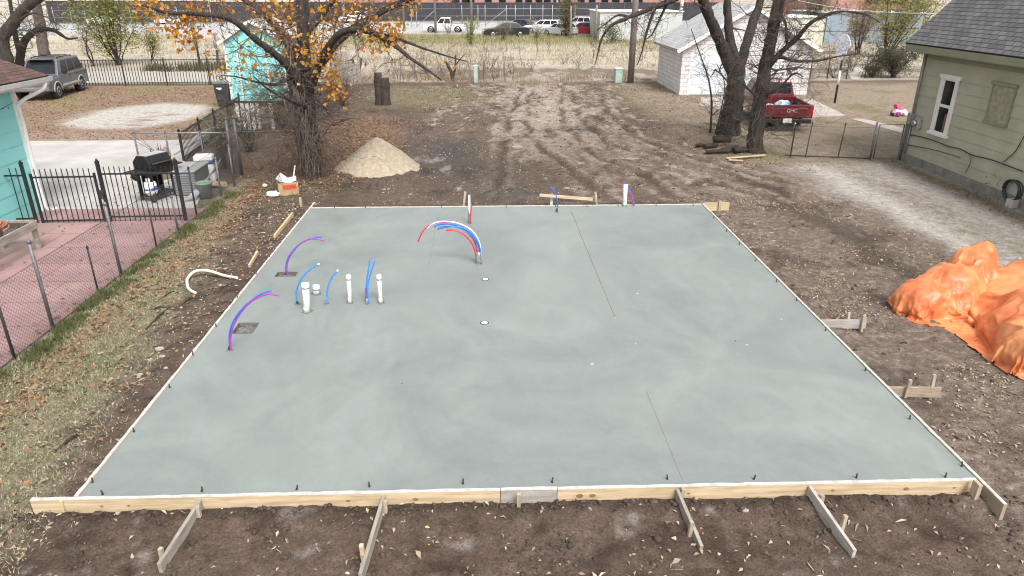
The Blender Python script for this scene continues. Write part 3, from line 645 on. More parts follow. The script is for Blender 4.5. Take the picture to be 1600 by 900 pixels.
# ------------------------------------------------------------------ paved sheets of the setting
def sheet(name, poly, z, mat, th=.05, label=None):
    m = MB(); n = len(poly); m.add([(x, y, z-th) for x, y in poly]+[(x, y, z) for x, y in poly], [tuple(range(n, 2*n))]+[(i, (i+1) % n, (i+1) % n+n, i+n) for i in range(n)],
        uvs=[[(x, y) for x, y in poly]]+[[(0, 0)]*4]*n)
    o = m.build(name, mat); return tag(o, kind='structure')
M_pink = brickmat('stamped_pink_patio', (.38, .235, .225), (.34, .205, .20), (.25, .15, .145), 1.05, .95, .018, .7, .25, noise_amt=.3)
sheet('patio', [(-10.93, 4), (-7.05, 4), (-7.05, 17.1), (-10.93, 17.1)], .012, M_pink)
sheet('concrete_pad', [(-19, 17.1), (-7.3, 17.1), (-7.9, 19.5), (-9.7, 22.5), (-10.2, 25.8), (-19, 25.8)], .02, M_conc)
M_pinkw = pm('pinkish_concrete', (.33, .23, .215), (.27, .18, .165), 1.2, .85, .2, 30, detail=8)
sheet('patio_strip', [(-10.93, 8.5), (-9.85, 8.5), (-9.85, 16.0), (-10.93, 16.0)], .018, M_pinkw)
q = [P(1232, 156), P(1268, 155), P(1322, 181), P(1262, 184)]; sheet('driveway', [(p.x, p.y) for p in q[::-1]], .02, M_walk)
q = [P(1328, 186), P(1350, 186), P(1412, 201), P(1408, 208)]; sheet('walkway', [(p.x, p.y) for p in q[::-1]], .02, M_walk)
q = [P(1168, 152), P(1232, 152), P(1235, 172), P(1150, 178), P(1092, 165), P(1095, 152)]; sheet('driveway', [(p.x, p.y) for p in q[::-1]], .024, M_walk)
q = [P(1318, 102), P(1352, 103), P(1343, 124), P(1330, 124)]; sheet('walkway', [(p.x, p.y) for p in q[::-1]], .02, M_walk)
M_road = pm('pale_road', (.43, .425, .42), (.33, .33, .325), .15, .9, detail=8)
sheet('road', [(-180, 92.5), (-14, 93), (40, 80), (160, 75), (160, 131), (-180, 131)], .02, M_road)

# ------------------------------------------------------------------ teal house on the left
M_teal = pm('teal_paint', (.26, .64, .62), (.23, .58, .565), .8, .6, .05, 60, detail=6)
M_shing = brickmat('brown_shingles', (.135, .072, .062), (.085, .048, .043), (.03, .018, .016), .30, .14, .01, .9, .6, noise_amt=.35)
def siding(m, p, q, z0, z1, h, nrm, lip=.014):
    """lapped boards on the wall from p to q, facing nrm"""
    p = Vector((*p, 0)); q = Vector((*q, 0)); n = Vector((*nrm, 0)).normalized(); z = z0; Z = Vector((0, 0, 1))
    while z < z1-.01:
        t = min(z+h, z1)
        a, b = p+n*lip+Z*z, q+n*lip+Z*z; c, d_ = q+n*.002+Z*t, p+n*.002+Z*t
        m.quad(a, b, c, d_); m.quad(p+Z*z, q+Z*z, b, a)
        m.add([p+Z*z, a, d_], [(0, 1, 2)]); m.add([q+Z*z, b, c], [(0, 1, 2)]); z = t
HX = -10.95; HY = 17.05
o = thing('house', 'teal lap sided house with a brown shingle roof at the left edge', 'house', (HX, 10, 0)); ho = o
m = MB(); siding(m, (0, -12), (0, HY-10), .0, 3.02, .335, (1, 0)); siding(m, (0, HY-10), (-8, HY-10), .0, 3.02, .335, (0, 1)); m.box((-4, -2.48, 1.5), (7.98, 19.02, 3.0)); m.build('wall', M_teal, o)
m = MB(); m.box((.02, HY-10-.05, 1.5), (.05, .14, 3.02)); m.box((-.05, HY-10+.02, 1.5), (.14, .05, 3.02)); m.build('corner_trim', M_white, o, .004)
# roof: eave along +x side, gable rake towards the camera's far side
def roofplane(a, b, c, d_, th=.05):
    """a-b eave, d-c ridge; uv in metres along eave and slope"""
    a, b, c, d_ = map(Vector, (a, b, c, d_)); L1 = (b-a).length; L2 = (d_-a).length; n = (b-a).cross(d_-a).normalized(); off = (d_-a).dot((b-a).normalized())
    m = MB(); V = [a, b, c, d_]+[p-n*th for p in (a, b, c, d_)]
    u = [(0, 0), (L1, 0), (off+(c-d_).length, L2), (off, L2)]; z = [(0, 0)]*4
    m.add(V, [(0, 1, 2, 3), (7, 6, 5, 4), (0, 4, 5, 1), (1, 5, 6, 2), (2, 6, 7, 3), (3, 7, 4, 0)], uvs=[u, z, z, z, z, z]); return m
ez = 3.13; ye = 7.75; pitch = .36
roofplane((.5, -13, ez), (.5, ye, ez), (-4.4, ye, ez+4.9*pitch), (-4.4, -13, ez+4.9*pitch)).build('roof', M_shing, o)
m = MB(); m.box((.46, -2.6, ez-.1), (.03, 20.7, .16)); m.box((-1.97, ye-.02, ez+.87-.1), (5.2, .03, .16), ry=math.atan(pitch)); m.box((.2, -2.6, ez-.11), (.5, 20.6, .02)); m.build('fascia', M_white, o)
m = MB(); pr = [(.02, -.13), (.09, -.13), (.13, -.02), (.115, -.02), (.08, -.115), (.02, -.115)]; m.prism([(x+.455, z+ez) for x, z in pr], -13, ye+.02); m.build('gutter', M_white, o)
m = MB(); m.tube(smooth([(.50, ye-.2, ez-.12), (.44, ye-.3, ez-.3), (.1, HY-10-.02, ez-.55), (.07, HY-10-.03, 2.2), (.07, HY-10-.03, .12), (.25, HY-10+.1, .05)], 3), .045, 8); m.build('downspout', M_white, o)
m = MB()
sag = [(.06, -2+.15*k*9.2/1, 2.55+.09*math.cos(k*1.2)) for k in range(7)]
m.tube(smooth([(.05, -1.5+k*.7, 2.62-(.10 if k % 2 else 0)) for k in range(13)], 4), .006, 4)
for k in range(40): yy = -1.5+k*.21; m.lathe([(.004, -.03), (.014, -.015), (.004, .01)], (.055, yy, 2.53+.03*math.cos(k)), 6)
m.build('light_string', M_iron, o)

# ------------------------------------------------------------------ sage green house on the right
M_sage = pm('sage_paint', (.43, .425, .33), (.355, .345, .265), 1.1, .7, .06, 60, detail=6)
M_sageT = pm('sage_trim', (.27, .275, .19), (.23, .235, .16), 2, .7)
M_gshing = brickmat('grey_shingles', (.175, .17, .175), (.112, .109, .113), (.035, .035, .035), .30, .14, .012, .92, .6, noise_amt=.3)
GX = 13.2; GY = 21.88
o = thing('house', 'sage green lap sided house with a grey shingle roof at the right edge', 'house', (GX, GY, 0)); go = o
m = MB(); siding(m, (0, -16), (0, 0), .24, 3.24, .30, (-1, 0), .02); m.box((3.5, -8, 1.6), (6.98, 15.98, 3.2)); m.build('wall', M_sage, o)
m = MB(); m.box((-.005, -8, .1), (.07, 15.96, .28)); m.build('foundation', pm('foundation_block', (.26, .25, .23), (.17, .16, .15), 3, .9, .3), o)
m = MB(); m.box((-.02, -.06, 1.75), (.06, .13, 3.05)); m.build('corner_trim', M_sageT, o, .004); m = MB(); m.box((-.016, -8.1, 3.2), (.05, 15.8, .2)); m.build('frieze', M_sageT, o, .004)
ez = 3.52; oh = .45; k = 1.03
roofplane((-oh, .45, ez), (-oh, -16.5, ez), (3.5, -16.5, ez+(3.5+oh)*k), (3.5, .45, ez+(3.5+oh)*k), .06).build('roof', M_gshing, o)
roofplane((7+oh, -16.5, ez), (7+oh, .45, ez), (3.5, .45, ez+(3.5+oh)*k), (3.5, -16.5, ez+(3.5+oh)*k), .06).build('roof', M_gshing, o)
for ga, gb in ((-.05, -.1), (-15.9, -15.8)): m = MB(); m.prism([(0, 3.2), (7, 3.2), (3.5, 3.2+3.5*k)], ga, gb); m.build('gable', M_sage, o)
m = MB(); m.box((-oh+.03, -8.05, ez-.13), (.04, 16.9, .18)); m.box((-.2, -8.05, ez-.23), (.46, 16.85, .02)); m.build('fascia', M_sageT, o)
def window(o, y0, y1, z0, z1):
    m = MB(); t = .13
    w_ = MB(); yc = (y0+y1)/2; zc = (z0+z1)/2; W = y1-y0; Hh = z1-z0
    for yy in (y0+t/2, y1-t/2): w_.box((-.035, yy, zc), (.05, t, Hh))
    w_.box((-.04, yc, z1+.05), (.07, W+.12, .12)); w_.box((-.05, yc, z0-.03), (.10, W+.1, .08)); fr = w_.build('window', M_white, o, .006)
    s_ = MB()
    for a, b in ((zc+.0, z1), (z0, zc+.03)):
        d_ = -.022 if a > z0 else -.03
        for yy in (y0+t+.025, y1-t-.025): s_.box((d_, yy, (a+b)/2), (.03, .05, b-a-.02))
        for zz in (a+.03, b-.03): s_.box((d_, yc, zz), (.032, W-2*t, .05))
    s_.build('sash', M_white, fr)
    g = MB(); g.box((-.018, yc, zc), (.006, W-2*t, Hh-.05)); g.build('pane', M_glass, fr)
    cu = MB(); cu.box((-.0235, y0+t+.13, z0+.55*.6), (.004, .12, .5)); cu.build('curtain', pm('rust_curtain', (.22, .09, .05), (.15, .06, .035), 6, .8, stretch=(1, 8, 1)), fr)
window(o, -1.96+.02, -1.13+.02, 1.12, 2.66)
m = MB(); y0, y1, z0, z1 = 17.70-GY, 18.53-GY, 1.82, 2.74
m.box((-.03, (y0+y1)/2, (z0+z1)/2), (.03, y1-y0-.08, z1-z0)); b = m.build('boarded_window', pm('weathered_board', (.36, .35, .26), (.23, .215, .15), 7, .85, .3, 40, detail=8), o)
m = MB(); m.box((-.045, (y0+y1)/2, z1+.04), (.08, y1-y0+.12, .08)); m.box((-.045, (y0+y1)/2, z0-.03), (.08, y1-y0+.08, .06))
for yy in (y0, y1): m.box((-.03, yy, (z0+z1)/2), (.045, .06, z1-z0))
m.build('frame', M_sageT, b, .004)
m = MB(); m.box((-.1, 21.76-GY, 1.32), (.15, .2, .34)); mt = m.build('meter_box', M_galv, o, .01)
m = MB(); m.box((-.08, 21.38-GY, 1.22), (.12, .24, .32)); mt = m.build('meter_box', pm('meter_grey', (.36, .37, .37), (.28, .29, .29), 6, .6), o, .02)
m = MB(); m.lathe([(.085, -.25), (.09, -.15), (.075, -.13), (.07, -.12)], (0, 0, 0), 16, 'X'); d2 = m.build('meter_dial', M_chrome, mt); d2.location = (0, 21.38-GY, 1.24)
m = MB(); m.tube([(-.06, 21.74-GY, 1.15), (-.06, 21.74-GY, .25)], .02, 6); m.tube([(-.06, 21.76-GY, 1.48), (-.06, 21.76-GY, 3.2)], .022, 6); m.build('conduit', M_galv, o)
m = MB()
def onwall(px, py, off=-.05):
    r = ray(px, py); t = (GX+off)/r[0]; return Vector((off, r[1]*t-GY, CAMH+r[2]*t))
m.tube(smooth([onwall(*p) for p in ((1420, 210), (1440, 214), (1460, 220), (1480, 228), (1500, 233), (1518, 242), (1550, 250), (1598, 268))], 4), .014, 5)
m.tube(smooth([onwall(*p) for p in ((1416, 226), (1450, 232), (1480, 240), (1500, 246))], 4), .01, 5)
m.tube(smooth([onwall(*p) for p in ((1517, 243), (1516, 255), (1508, 270))], 4), .008, 5)
m.tube(smooth([onwall(*p) for p in ((1604, 205), (1595, 222), (1585, 238), (1568, 253))], 4), .012, 5)
m.build('wall_cable', M_iron, o)

# ------------------------------------------------------------------ old white block garage
M_block = brickmat('painted_block', (.70, .68, .66), (.64, .62, .60), (.40, .37, .35), .42, .205, .014, .85, .5, noise_amt=.22)
M_lshing = brickmat('pale_grey_shingles', (.46, .46, .46), (.38, .38, .385), (.25, .25, .25), .5, .16, .012, .9, .4, noise_amt=.2)
o = thing('garage', 'old white painted block garage with a pale shingle gable roof', 'garage', (9.82, 37.0, 0), R(-1))
Wg, Dg, Hg, Pk = 6.6, 5.6, 2.40, 4.3
m = MB()
def wallq(m, a, b, za, zb=None, z0=0):
    a = Vector((*a, 0)); b = Vector((*b, 0)); L_ = (b-a).length; zb = za if zb is None else zb
    m.add([a+Vector((0, 0, z0)), b+Vector((0, 0, z0)), b+Vector((0, 0, zb)), a+Vector((0, 0, za))], [(0, 1, 2, 3)], uvs=[[(0, z0), (L_, z0), (L_, zb), (0, za)]])
wallq(m, (0, Dg), (0, 0), Hg); wallq(m, (Wg, 0), (Wg, Dg), Hg); wallq(m, (Wg, Dg), (0, Dg), Hg)
wallq(m, (0, 0), (Wg/2, 0), Hg, Pk); wallq(m, (Wg/2, 0), (Wg, 0), Pk, Hg)
m.build('wall', M_block, o)
m = MB(); m.box((.42, -.012, 1.05), (.07, .03, 2.1)); m.box((3.18, -.012, 1.05), (.07, .03, 2.1)); m.box((1.8, -.012, 2.08), (2.7, .03, .09)); fr = m.build('door_frame', M_white, o)
m = MB()
for k_ in range(4): m.box((1.8, -.008, .27+k_*.5), (2.68, .02, .485))
m.build('door', pm('door_white', (.66, .70, .74), (.60, .63, .66), 1, .6), o, .006)
s_ = (Pk-Hg)/(Wg/2); e = .34
roofplane((-e, Dg+.3, Hg-e*s_+.05), (-e, -.3, Hg-e*s_+.05), (Wg/2, -.3, Pk+.05), (Wg/2, Dg+.3, Pk+.05)).build('roof', M_lshing, o)
roofplane((Wg+e, -.3, Hg-e*s_+.05), (Wg+e, Dg+.3, Hg-e*s_+.05), (Wg/2, Dg+.3, Pk+.05), (Wg/2, -.3, Pk+.05)).build('roof', M_lshing, o)
m = MB(); m.bar((-e, -.315, Hg-e*s_-.06), (Wg/2, -.315, Pk-.06), .03, .17); m.bar((Wg+e, -.315, Hg-e*s_-.06), (Wg/2, -.318, Pk-.06), .03, .17); m.build('rake_board', M_white, o)
m = MB()
for k_ in range(14): m.box((-e*.55, .1+k_*.41, Hg-.13), (.42, .05, .1), ry=-math.atan(s_))
m.build('rafter_tails', M_grey, o)

# ------------------------------------------------------------------ teal garden shed on skids
o = thing('shed', 'small teal garden shed with white trim on dark skids behind the orange tree', 'shed', (-12.0, 34.15, 0), R(-2))
Ws, Ds = 2.75, 3.2
m = MB(); siding(m, (0, 0), (Ws, 0), .22, 2.95, .22, (0, -1), .012); siding(m, (0, Ds), (0, 0), .22, 2.95, .22, (-1, 0), .012); siding(m, (Ws, 0), (Ws, Ds), .22, 2.95, .22, (1, 0), .012)
m.box((Ws/2, Ds/2, 1.58), (Ws-.004, Ds-.004, 2.72)); m.prism([(0, 2.95), (Ws, 2.95), (Ws/2, 3.72)], 0, Ds); m.build('wall', M_teal, o)
m = MB()
for x in (.05, Ws-.05): MB().box((x, -.02, 1.58), (.1, .04, 2.72)).build('corner_trim', M_white, o)
d2 = MB().box((1.22, -.018, 1.3), (1.2, .03, 2.02)).build('door', M_teal, o)
m = MB()
for x in (.58, 1.86): m.box((x, -.028, 1.3), (.075, .05, 2.1))
m.build('door_trim', M_white, o)
m = MB(); m.box((1.22, -.036, 1.3), (.012, .012, 2.0)); m.box((1.16, -.036, 1.3), (.012, .012, 2.0)); m.box((.63, -.036, 1.3), (.01, .012, 2.0)); m.build('door_gap', M_iron, d2)
sl = .8/(Ws/2)
roofplane((-.2, Ds+.15, 2.95-.2*sl), (-.2, -.18, 2.95-.2*sl), (Ws/2, -.18, 3.79), (Ws/2, Ds+.15, 3.79), .04).build('roof', M_lshing, o)
roofplane((Ws+.2, -.18, 2.95-.2*sl), (Ws+.2, Ds+.15, 2.95-.2*sl), (Ws/2, Ds+.15, 3.79), (Ws/2, -.18, 3.79), .04).build('roof', M_lshing, o)
m = MB(); m.bar((-.2, -.19, 2.95-.2*sl-.08), (Ws/2, -.19, 3.71), .02, .12); m.bar((Ws+.2, -.19, 2.95-.2*sl-.08), (Ws/2, -.192, 3.71), .02, .12); m.build('rake_board', M_white, o)
m = MB()
for y_ in (.05, Ds/2, Ds-.05): m.box((Ws/2, y_, .11), (Ws, .12, .2))
m.build('skid', pm('dark_timber', (.035, .025, .02), (.06, .04, .035), 5, .9), o)

# ------------------------------------------------------------------ far buildings
M_brick = brickmat('red_brick', (.40, .20, .165), (.33, .155, .13), (.36, .27, .24), .6, .2, .02, .9, .1, noise_amt=.15)
def brickhall(name, lab, x0, x1, y, z1, wins, depth=20, rz=0, wz=(2.0, 4.7)):
    o = thing(name, lab, 'building', (x0, y, 0), rz); m = MB(); W = x1-x0
    wallq(m, (0, 0), (W, 0), z1); wallq(m, (W, 0), (W, depth), z1); wallq(m, (0, depth), (0, 0), z1); wallq(m, (W, depth), (0, depth), z1)
    m.add([(0, 0, z1), (W, 0, z1), (W, depth, z1), (0, depth, z1)], [(0, 1, 2, 3)]); m.build('wall', M_brick, o)
    for wx, ww in wins:
        f = MB().box((wx-x0, -.03, (wz[0]+wz[1])/2), (ww, .1, wz[1]-wz[0])).build('window', M_iron, o)
        MB().box((wx-x0, -.083, (wz[0]+wz[1])/2), (ww-.16, .012, wz[1]-wz[0]-.16)).build('pane', M_glass, f)
    MB().box((W/2, -.03, z1+.12), (W+.3, .4, .25)).build('coping', M_conc, o)
    return o
BY = 138
wins = []
for px in (695+0, 720, 736, 745, 763, 783+2, 797, 811, 826, 842, 855, 870, 886, 908, 925, 945):
    if px < 735: continue
    wins.append((PY(px, 5, BY).x, 1.25))
wins = [wins[0]]+[b for a, b in zip(wins[:-1], wins[1:]) if b[0]-a[0] > 1.5]
wins += [(PY(px, 5, BY).x, 1.4) for px in (728, 712, 962, 980, 998)]
brickhall('brick_building', 'long pinkish brick building with a row of dark windows at the top of the view', PY(520, 5, BY).x, PY(1130, 5, BY).x, BY, 8, wins)
brickhall('brick_building', 'dark red brick building with a window strip behind the bare trees on the right', PY(1285, 5, 118).x, PY(1420, 5, 118).x, 118, 7, [(PY(1376, 5, 118).x+k*1.4-2, 1.2) for k in range(5)], wz=(2.9, 5))
M_gpost0 = pm('dull_post', (.09, .09, .095), (.06, .06, .065), 5, .7)
M_scr = pm('black_windscreen', (.035, .034, .04), (.05, .048, .055), .5, .9)
def screen(lab, x0, x1, y, h, n, rz=0):
    o = thing('screened_fence', lab, 'fence', (x0, y, 0), rz, 'dark screened fences along the road'); W = x1-x0
    m = MB(); m.box((W/2, .03, h/2+.1), (W, .02, h-.1)); m.build('windscreen', M_scr, o)
    m = MB()
    for k_ in range(n+1): m.tube([(W*k_/n, 0, 0), (W*k_/n, 0, h+.15)], .05, 6)
    m.tube([(0, 0, h+.05), (W, 0, h+.05)], .035, 6); m.build('fence_posts', M_gpost0, o)
screen('long dark screened fence in front of the pinkish brick building', PY(540, 33, 128).x, PY(1130, 33, 128).x, 128, 2.95, 30)
screen('dark screened fence at the far left behind the yellowing bush', PY(78, 33, 122).x, PY(330, 33, 122).x, 122, 3.3, 14)
screen('dark screened fence at the top beside the orange leaves', PY(332, 33, 125).x, PY(536, 33, 125).x, 125, 3.1, 11)
# galvanised rail fence along the near side of the road
def railfence(lab, pxs, y, h, base=0, braces=()):
    xs = [PY(px, 30, y).x for px in pxs]; o = thing('rail_fence', lab, 'fence', (xs[0], y, 0), 0, 'galvanised rail fences')
    for x in xs:
        m = MB(); m.tube([(x-xs[0], 0, 0), (x-xs[0], 0, h+.5)], .05, 6); m.build('fence_post', M_galv, o)
    m = MB()
    for z in (h, h*.62, h*.3): m.tube([(0, 0, z), (xs[-1]-xs[0], 0, z)], .03, 5)
    for a, b in braces: m.tube([(PY(a[0], 30, y).x-xs[0], 0, a[1]), (PY(b[0], 30, y).x-xs[0], 0, b[1])], .035, 5)
    m.build('rail', M_galv, o)
railfence('galvanised fence with tall posts and a diagonal gate brace across the road', (643, 651, 681, 722, 747, 758, 791, 805, 829, 848, 863, 898, 932), 108, 2.5, braces=(((651, .2), (681, 2.4)), ((758, .3), (790, 2.4))))
railfence('galvanised fence posts at the far left below the dark screen', (85, 112, 134, 170, 205, 245, 278, 312), 108, 2.3)
M_cream = pm('cream_panel', (.50, .52, .51), (.43, .45, .44), .4, .6)
def box_building(lab, x0, x1, y, h, d_, mat, rz=0):
    o = thing('metal_building', lab, 'building', (x0, y, 0), rz); W = x1-x0
    m = MB(); m.box((W/2, d_/2, h/2), (W, d_, h)); m.build('wall', mat, o)
    m = MB()
    for k_ in range(1, int(W/1.2)): m.box((k_*1.2, -.008, h/2-.05), (.03, .03, h-.1))
    m.build('panel_seam', M_galv, o); m = MB(); m.box((W/2, d_/2, h+.03), (W+.3, d_+.3, .08)); m.build('roof', M_white, o)
box_building('low pale white metal building behind the wooden pole and the garage', PY(937, 40, 79).x, PY(1050, 40, 79).x+1, 79, 2.85, 8, M_cream)
box_building('low cream metal building beyond the right rake of the garage', PY(1226, 40, 70).x, PY(1289, 40, 70).x, 70, 2.6, 8, pm('cream_wall', (.56, .55, .45), (.5, .49, .41), .4, .7))
box_building('low blue-grey metal building behind the basketball hoop', PY(1291, 40, 73).x, PY(1440, 40, 73).x, 73, 2.9, 9, pm('blue_grey_panel', (.24, .29, .34), (.21, .255, .30), .4, .6))

# ------------------------------------------------------------------ vehicles
M_tyre = pm('tyre', (.02, .02, .02), (.03, .029, .028), 10, .9)
M_rim = pm('alloy_rim', (.5, .5, .5), (.4, .4, .4), 5, .35, metal=.7)
M_hl = pm('headlight_lens', (.6, .6, .58), (.5, .5, .5), 5, .15); M_tl = pm('tail_lens', (.42, .015, .02), (.36, .01, .015), 5, .2)
M_amber = pm('amber_lens', (.62, .30, .16), (.55, .25, .12), 5, .2)
M_plate = pm('plate_white', (.68, .69, .70), (.6, .6, .6), 20, .5)
M_trim = pm('black_trim', (.014, .014, .015), (.02, .02, .02), 8, .6, spec=.25)
def paint(name, c, metal=.0): return pm(name, c, tuple(v*.9 for v in c), 1, .35, spec=.5, coat=.6, metal=metal)
def arc(cx, z0, r, n=7):
    """wheel arch points, front to rear, along the sill at height z0"""
    a0 = math.asin(max(-1, min(1, (z0-.33)/r)))
    return [(cx+r*math.cos(t), .33+r*math.sin(t)) for t in np.linspace(a0, math.pi-a0, n)]
def vehicle(name, label, cat, loc, rz, L_, W, H, mt, top, zb, ax, wr, cab, group=None, sidewin=((.04, .46), (.5, .96)), rearglass=True, ends=None, clad=None, rimmat=None):
    o = thing(name, label, cat, loc, rz, group); ar = wr+.06
    poly = [(-L_/2, zb+.1)]+top+[(L_/2, zb+.1), (L_/2-.12, zb)]
    for a in sorted(ax, reverse=True): poly += arc(a, zb, ar)
    poly += [(-L_/2+.1, zb)]
    m = MB(); m.prism(poly, -W/2, W/2); body = m.build('body', mt, o, .045, 2)
    m = MB()
    for a in ax:
        for sd_ in (-1, 1): m.lathe([(ar-.02, -.12), (ar-.02, .12)], (a, sd_*(W/2-.16), .36), 14, 'Y')
    m.build('wheel_well', M_black, o)
    zbelt, cbr, cbf, ctr, ctf, wb, wt = cab
    B = [Vector(v) for v in ((cbr, -wb/2, zbelt), (cbf, -wb/2, zbelt), (cbf, wb/2, zbelt), (cbr, wb/2, zbelt))]
    T = [Vector(v) for v in ((ctr, -wt/2, H), (ctf, -wt/2, H), (ctf, wt/2, H), (ctr, wt/2, H))]
    m = MB(); m.add(B+T, [(3, 2, 1, 0), (4, 5, 6, 7), (0, 1, 5, 4), (1, 2, 6, 5), (2, 3, 7, 6), (3, 0, 4, 7)]); m.build('cabin', mt, o, .05, 2)
    def win(nm, a, b, c, d_, u0, u1, v0, v1):
        f = lambda u, v: a.lerp(b, u).lerp(d_.lerp(c, u), v); n = (b-a).cross(d_-a).normalized()
        if n.dot((a+b+c+d_)/4-Vector(((cbr+cbf)/2, 0, zbelt))) < 0: n = -n
        q_ = [f(u0, v0), f(u1, v0), f(u1, v1), f(u0, v1)]; m = MB()
        m.add([p+n*.007 for p in q_]+[p-n*.01 for p in q_], [(0, 1, 2, 3), (0, 1, 5, 4), (1, 2, 6, 5), (2, 3, 7, 6), (3, 0, 4, 7)]); m.build(nm, M_glass, o)
    for u0, u1 in sidewin:
        win('side_window', B[0], B[1], T[1], T[0], u0, u1, .1, .86); win('side_window', B[3], B[2], T[2], T[3], u0, u1, .1, .86)
    win('windscreen', B[1], B[2], T[2], T[1], .07, .93, .06, .9)
    if rearglass: win('rear_window', B[0], B[3], T[3], T[0], .09, .91, .12, .88)
    for i, a in enumerate(ax):
        for sd_ in (-1, 1):
            m = MB(); wt_ = .2; m.lathe([(wr*.6, -wt_/2), (wr*.93, -wt_/2), (wr, -wt_/2+.03), (wr, wt_/2-.03), (wr*.93, wt_/2), (wr*.6, wt_/2)], (0, 0, 0), 20, 'Y')
            wh = m.build('wheel', M_tyre, o); wh.location = (a, sd_*(W/2-.1), wr)
            m = MB(); yo = sd_*(wt_/2-.005)
            m.lathe([(wr*.62, -.012), (wr*.6, .014), (wr*.3, .0), (wr*.1, .01)], (0, yo, 0), 20, 'Y'); m.build('rim', rimmat or M_rim, wh)
            m = MB()
            for k_ in range(5):
                t = k_*2*math.pi/5; m.box((math.cos(t+.6)*wr*.42, yo+sd_*.014, math.sin(t+.6)*wr*.42), (wr*.16, .012, wr*.16), ry=-t)
            m.build('rim_slots', M_tyre, wh)
    for e_ in (ends or []):
        nm, c, sz, mm = e_; MB().box(c, sz).build(nm, mm, o, min(sz)*.25)
    return o
def lights(L_, W, zf, zr, hw=.36, hh=.14):
    r = []
    for s in (-1, 1):
        r += [('headlight', (L_/2-.03, s*(W/2-.24), zf), (.12, hw, hh), M_hl), ('tail_light', (-L_/2+.03, s*(W/2-.17), zr), (.1, .24, .16), M_tl)]
    return r
# silver SUV
L_, W, H = 4.9, 1.84, 1.80
M_suv = paint('silver_grey_paint', (.10, .106, .115), .2); M_clad = pm('grey_cladding', (.16, .16, .165), (.13, .13, .13), 4, .5)
top = [(-2.45, 1.02), (-2.38, 1.12), (0.95, 1.10), (1.15, 1.06), (2.2, .95), (2.42, .84)]
o = vehicle('parked_car', 'silver grey SUV with roof rack parked on the leaves at the left', 'car', (-22.42, 38.1, 0), R(-82.5), L_, W, H, M_suv, top, .42, (1.48, -1.47), .37,
    (1.08, -2.36, 1.02, -2.1, .42, 1.70, 1.42), sidewin=((.035, .31), (.34, .60), (.63, .87)),
    ends=[('bumper', (2.44, 0, .56), (.16, 1.82, .2), M_clad), ('bumper', (-2.46, 0, .56), (.16, 1.8, .22), M_clad), ('grille', (2.44, 0, .82), (.06, .8, .15), M_trim), ('grille_bar', (2.475, 0, .82), (.02, .8, .03), M_clad)]+
    [('headlight', (2.36, s*.64, .83), (.2, .46, .16), M_amber) for s in (-1, 1)]+[('tail_light', (-2.44, s*.83, .95), (.06, .12, .3), M_tl) for s in (-1, 1)]+
    [('mirror', (.62, s*1.02, 1.18), (.12, .2, .15), M_trim) for s in (-1, 1)]+[('door_handle', (x, s*.93, .97), (.14, .03, .035), M_trim) for x in (-.1, -1.05) for s in (-1, 1)])
for s in (-1, 1):
    m = MB(); m.box((-.2, s*(W/2+.005), .58), (2.1, .03, .1)); m.build('door_cladding', pm('light_cladding', (.42, .42, .42), (.36, .36, .36), 4, .5), o, .008)
    m = MB(); m.box((-.75, s*.6, H+.05), (1.7, .04, .03)); m.box((-1.55, s*.6, H+.02), (.06, .05, .06)); m.box((.05, s*.6, H+.02), (.06, .05, .06)); m.build('roof_rail', M_trim, o)
    for x in (1.48, -1.47):
        m = MB(); pts = [(x+.47*math.cos(t), s*(W/2-.005), .33+.49*math.sin(t)) for t in np.linspace(.1, math.pi-.1, 11)]; m.tube(pts, .035, 6); m.build('arch_flare', pm('light_cladding', (.42, .42, .42)), o)
    m = MB()
    for x in (.92, -.18, -1.2): m.box((x, s*(W/2+.0008), .78), (.012, .004, .58))
    m.build('door_gap', M_trim, o)
m = MB(); m.box((-.3, 0, H+.09), (.05, 1.25, .03)); m.box((-1.1, 0, H+.09), (.05, 1.25, .03)); m.build('roof_rack', M_trim, o)
m = MB(); m.box((.55, 0, H+.004), (.3, 1.1, .02)); m.build('roof_panel', M_clad, o)
# red pickup behind the trees
M_rp = paint('red_paint', (.13, .008, .014)); tx = (PY(1190, 190, 26.7).x+PY(1267, 190, 26.7).x)/2
o = thing('pickup_truck', 'dark red pickup truck with bags in its bed behind the bare trees', 'pickup truck', (tx+.02, 26.7, 0), R(83)); W = 1.86
m = MB()
poly = [(0.06, .52), (0.06, 1.0), (2.35, 1.0), (2.35, .52), (1.9, .45)]+[(1.45+.42*math.cos(t), .42+.42*math.sin(t)) for t in np.linspace(.1, math.pi-.1, 8)]+[(.95, .45)]
for s in (-1, 1):
    m = MB(); y0 = s*(W/2-.09); m.prism(poly, min(y0, s*W/2), max(y0, s*W/2)); m.build('bed_side', M_rp, o, .02, 2)
m = MB(); m.box((0.03, 0, .78), (.07, W-.24, .46)); tg = m.build('tailgate', M_rp, o, .015, 2)
m = MB(); m.box((-.008, 0, .78), (.02, W-.44, .24)); m.build('tailgate_panel', M_rp, tg, .01)
Mx = Matrix.Translation((-.021, -.12, .79))@Matrix.Rotation(R(-90), 4, 'Z')@Matrix.Rotation(R(90), 4, 'X')
textmesh('lettering', 'GMC', .17, Mx, pm('silver_letter', (.52, .44, .44), (.46, .4, .4), 3, .4), tg)
MB().box((1.2, 0, .55), (2.3, W-.2, .06)).build('bed_floor', M_trim, o); MB().box((2.32, 0, .8), (.05, W-.2, .44)).build('bed_front', M_rp, o)
m = MB(); m.box((-.02, 0, .42), (.16, W-.1, .15)); m.build('bumper', M_trim, o, .02); m = MB(); m.box((-.115, .02, .45), (.02, .32, .16)); m.build('plate', M_plate, o)
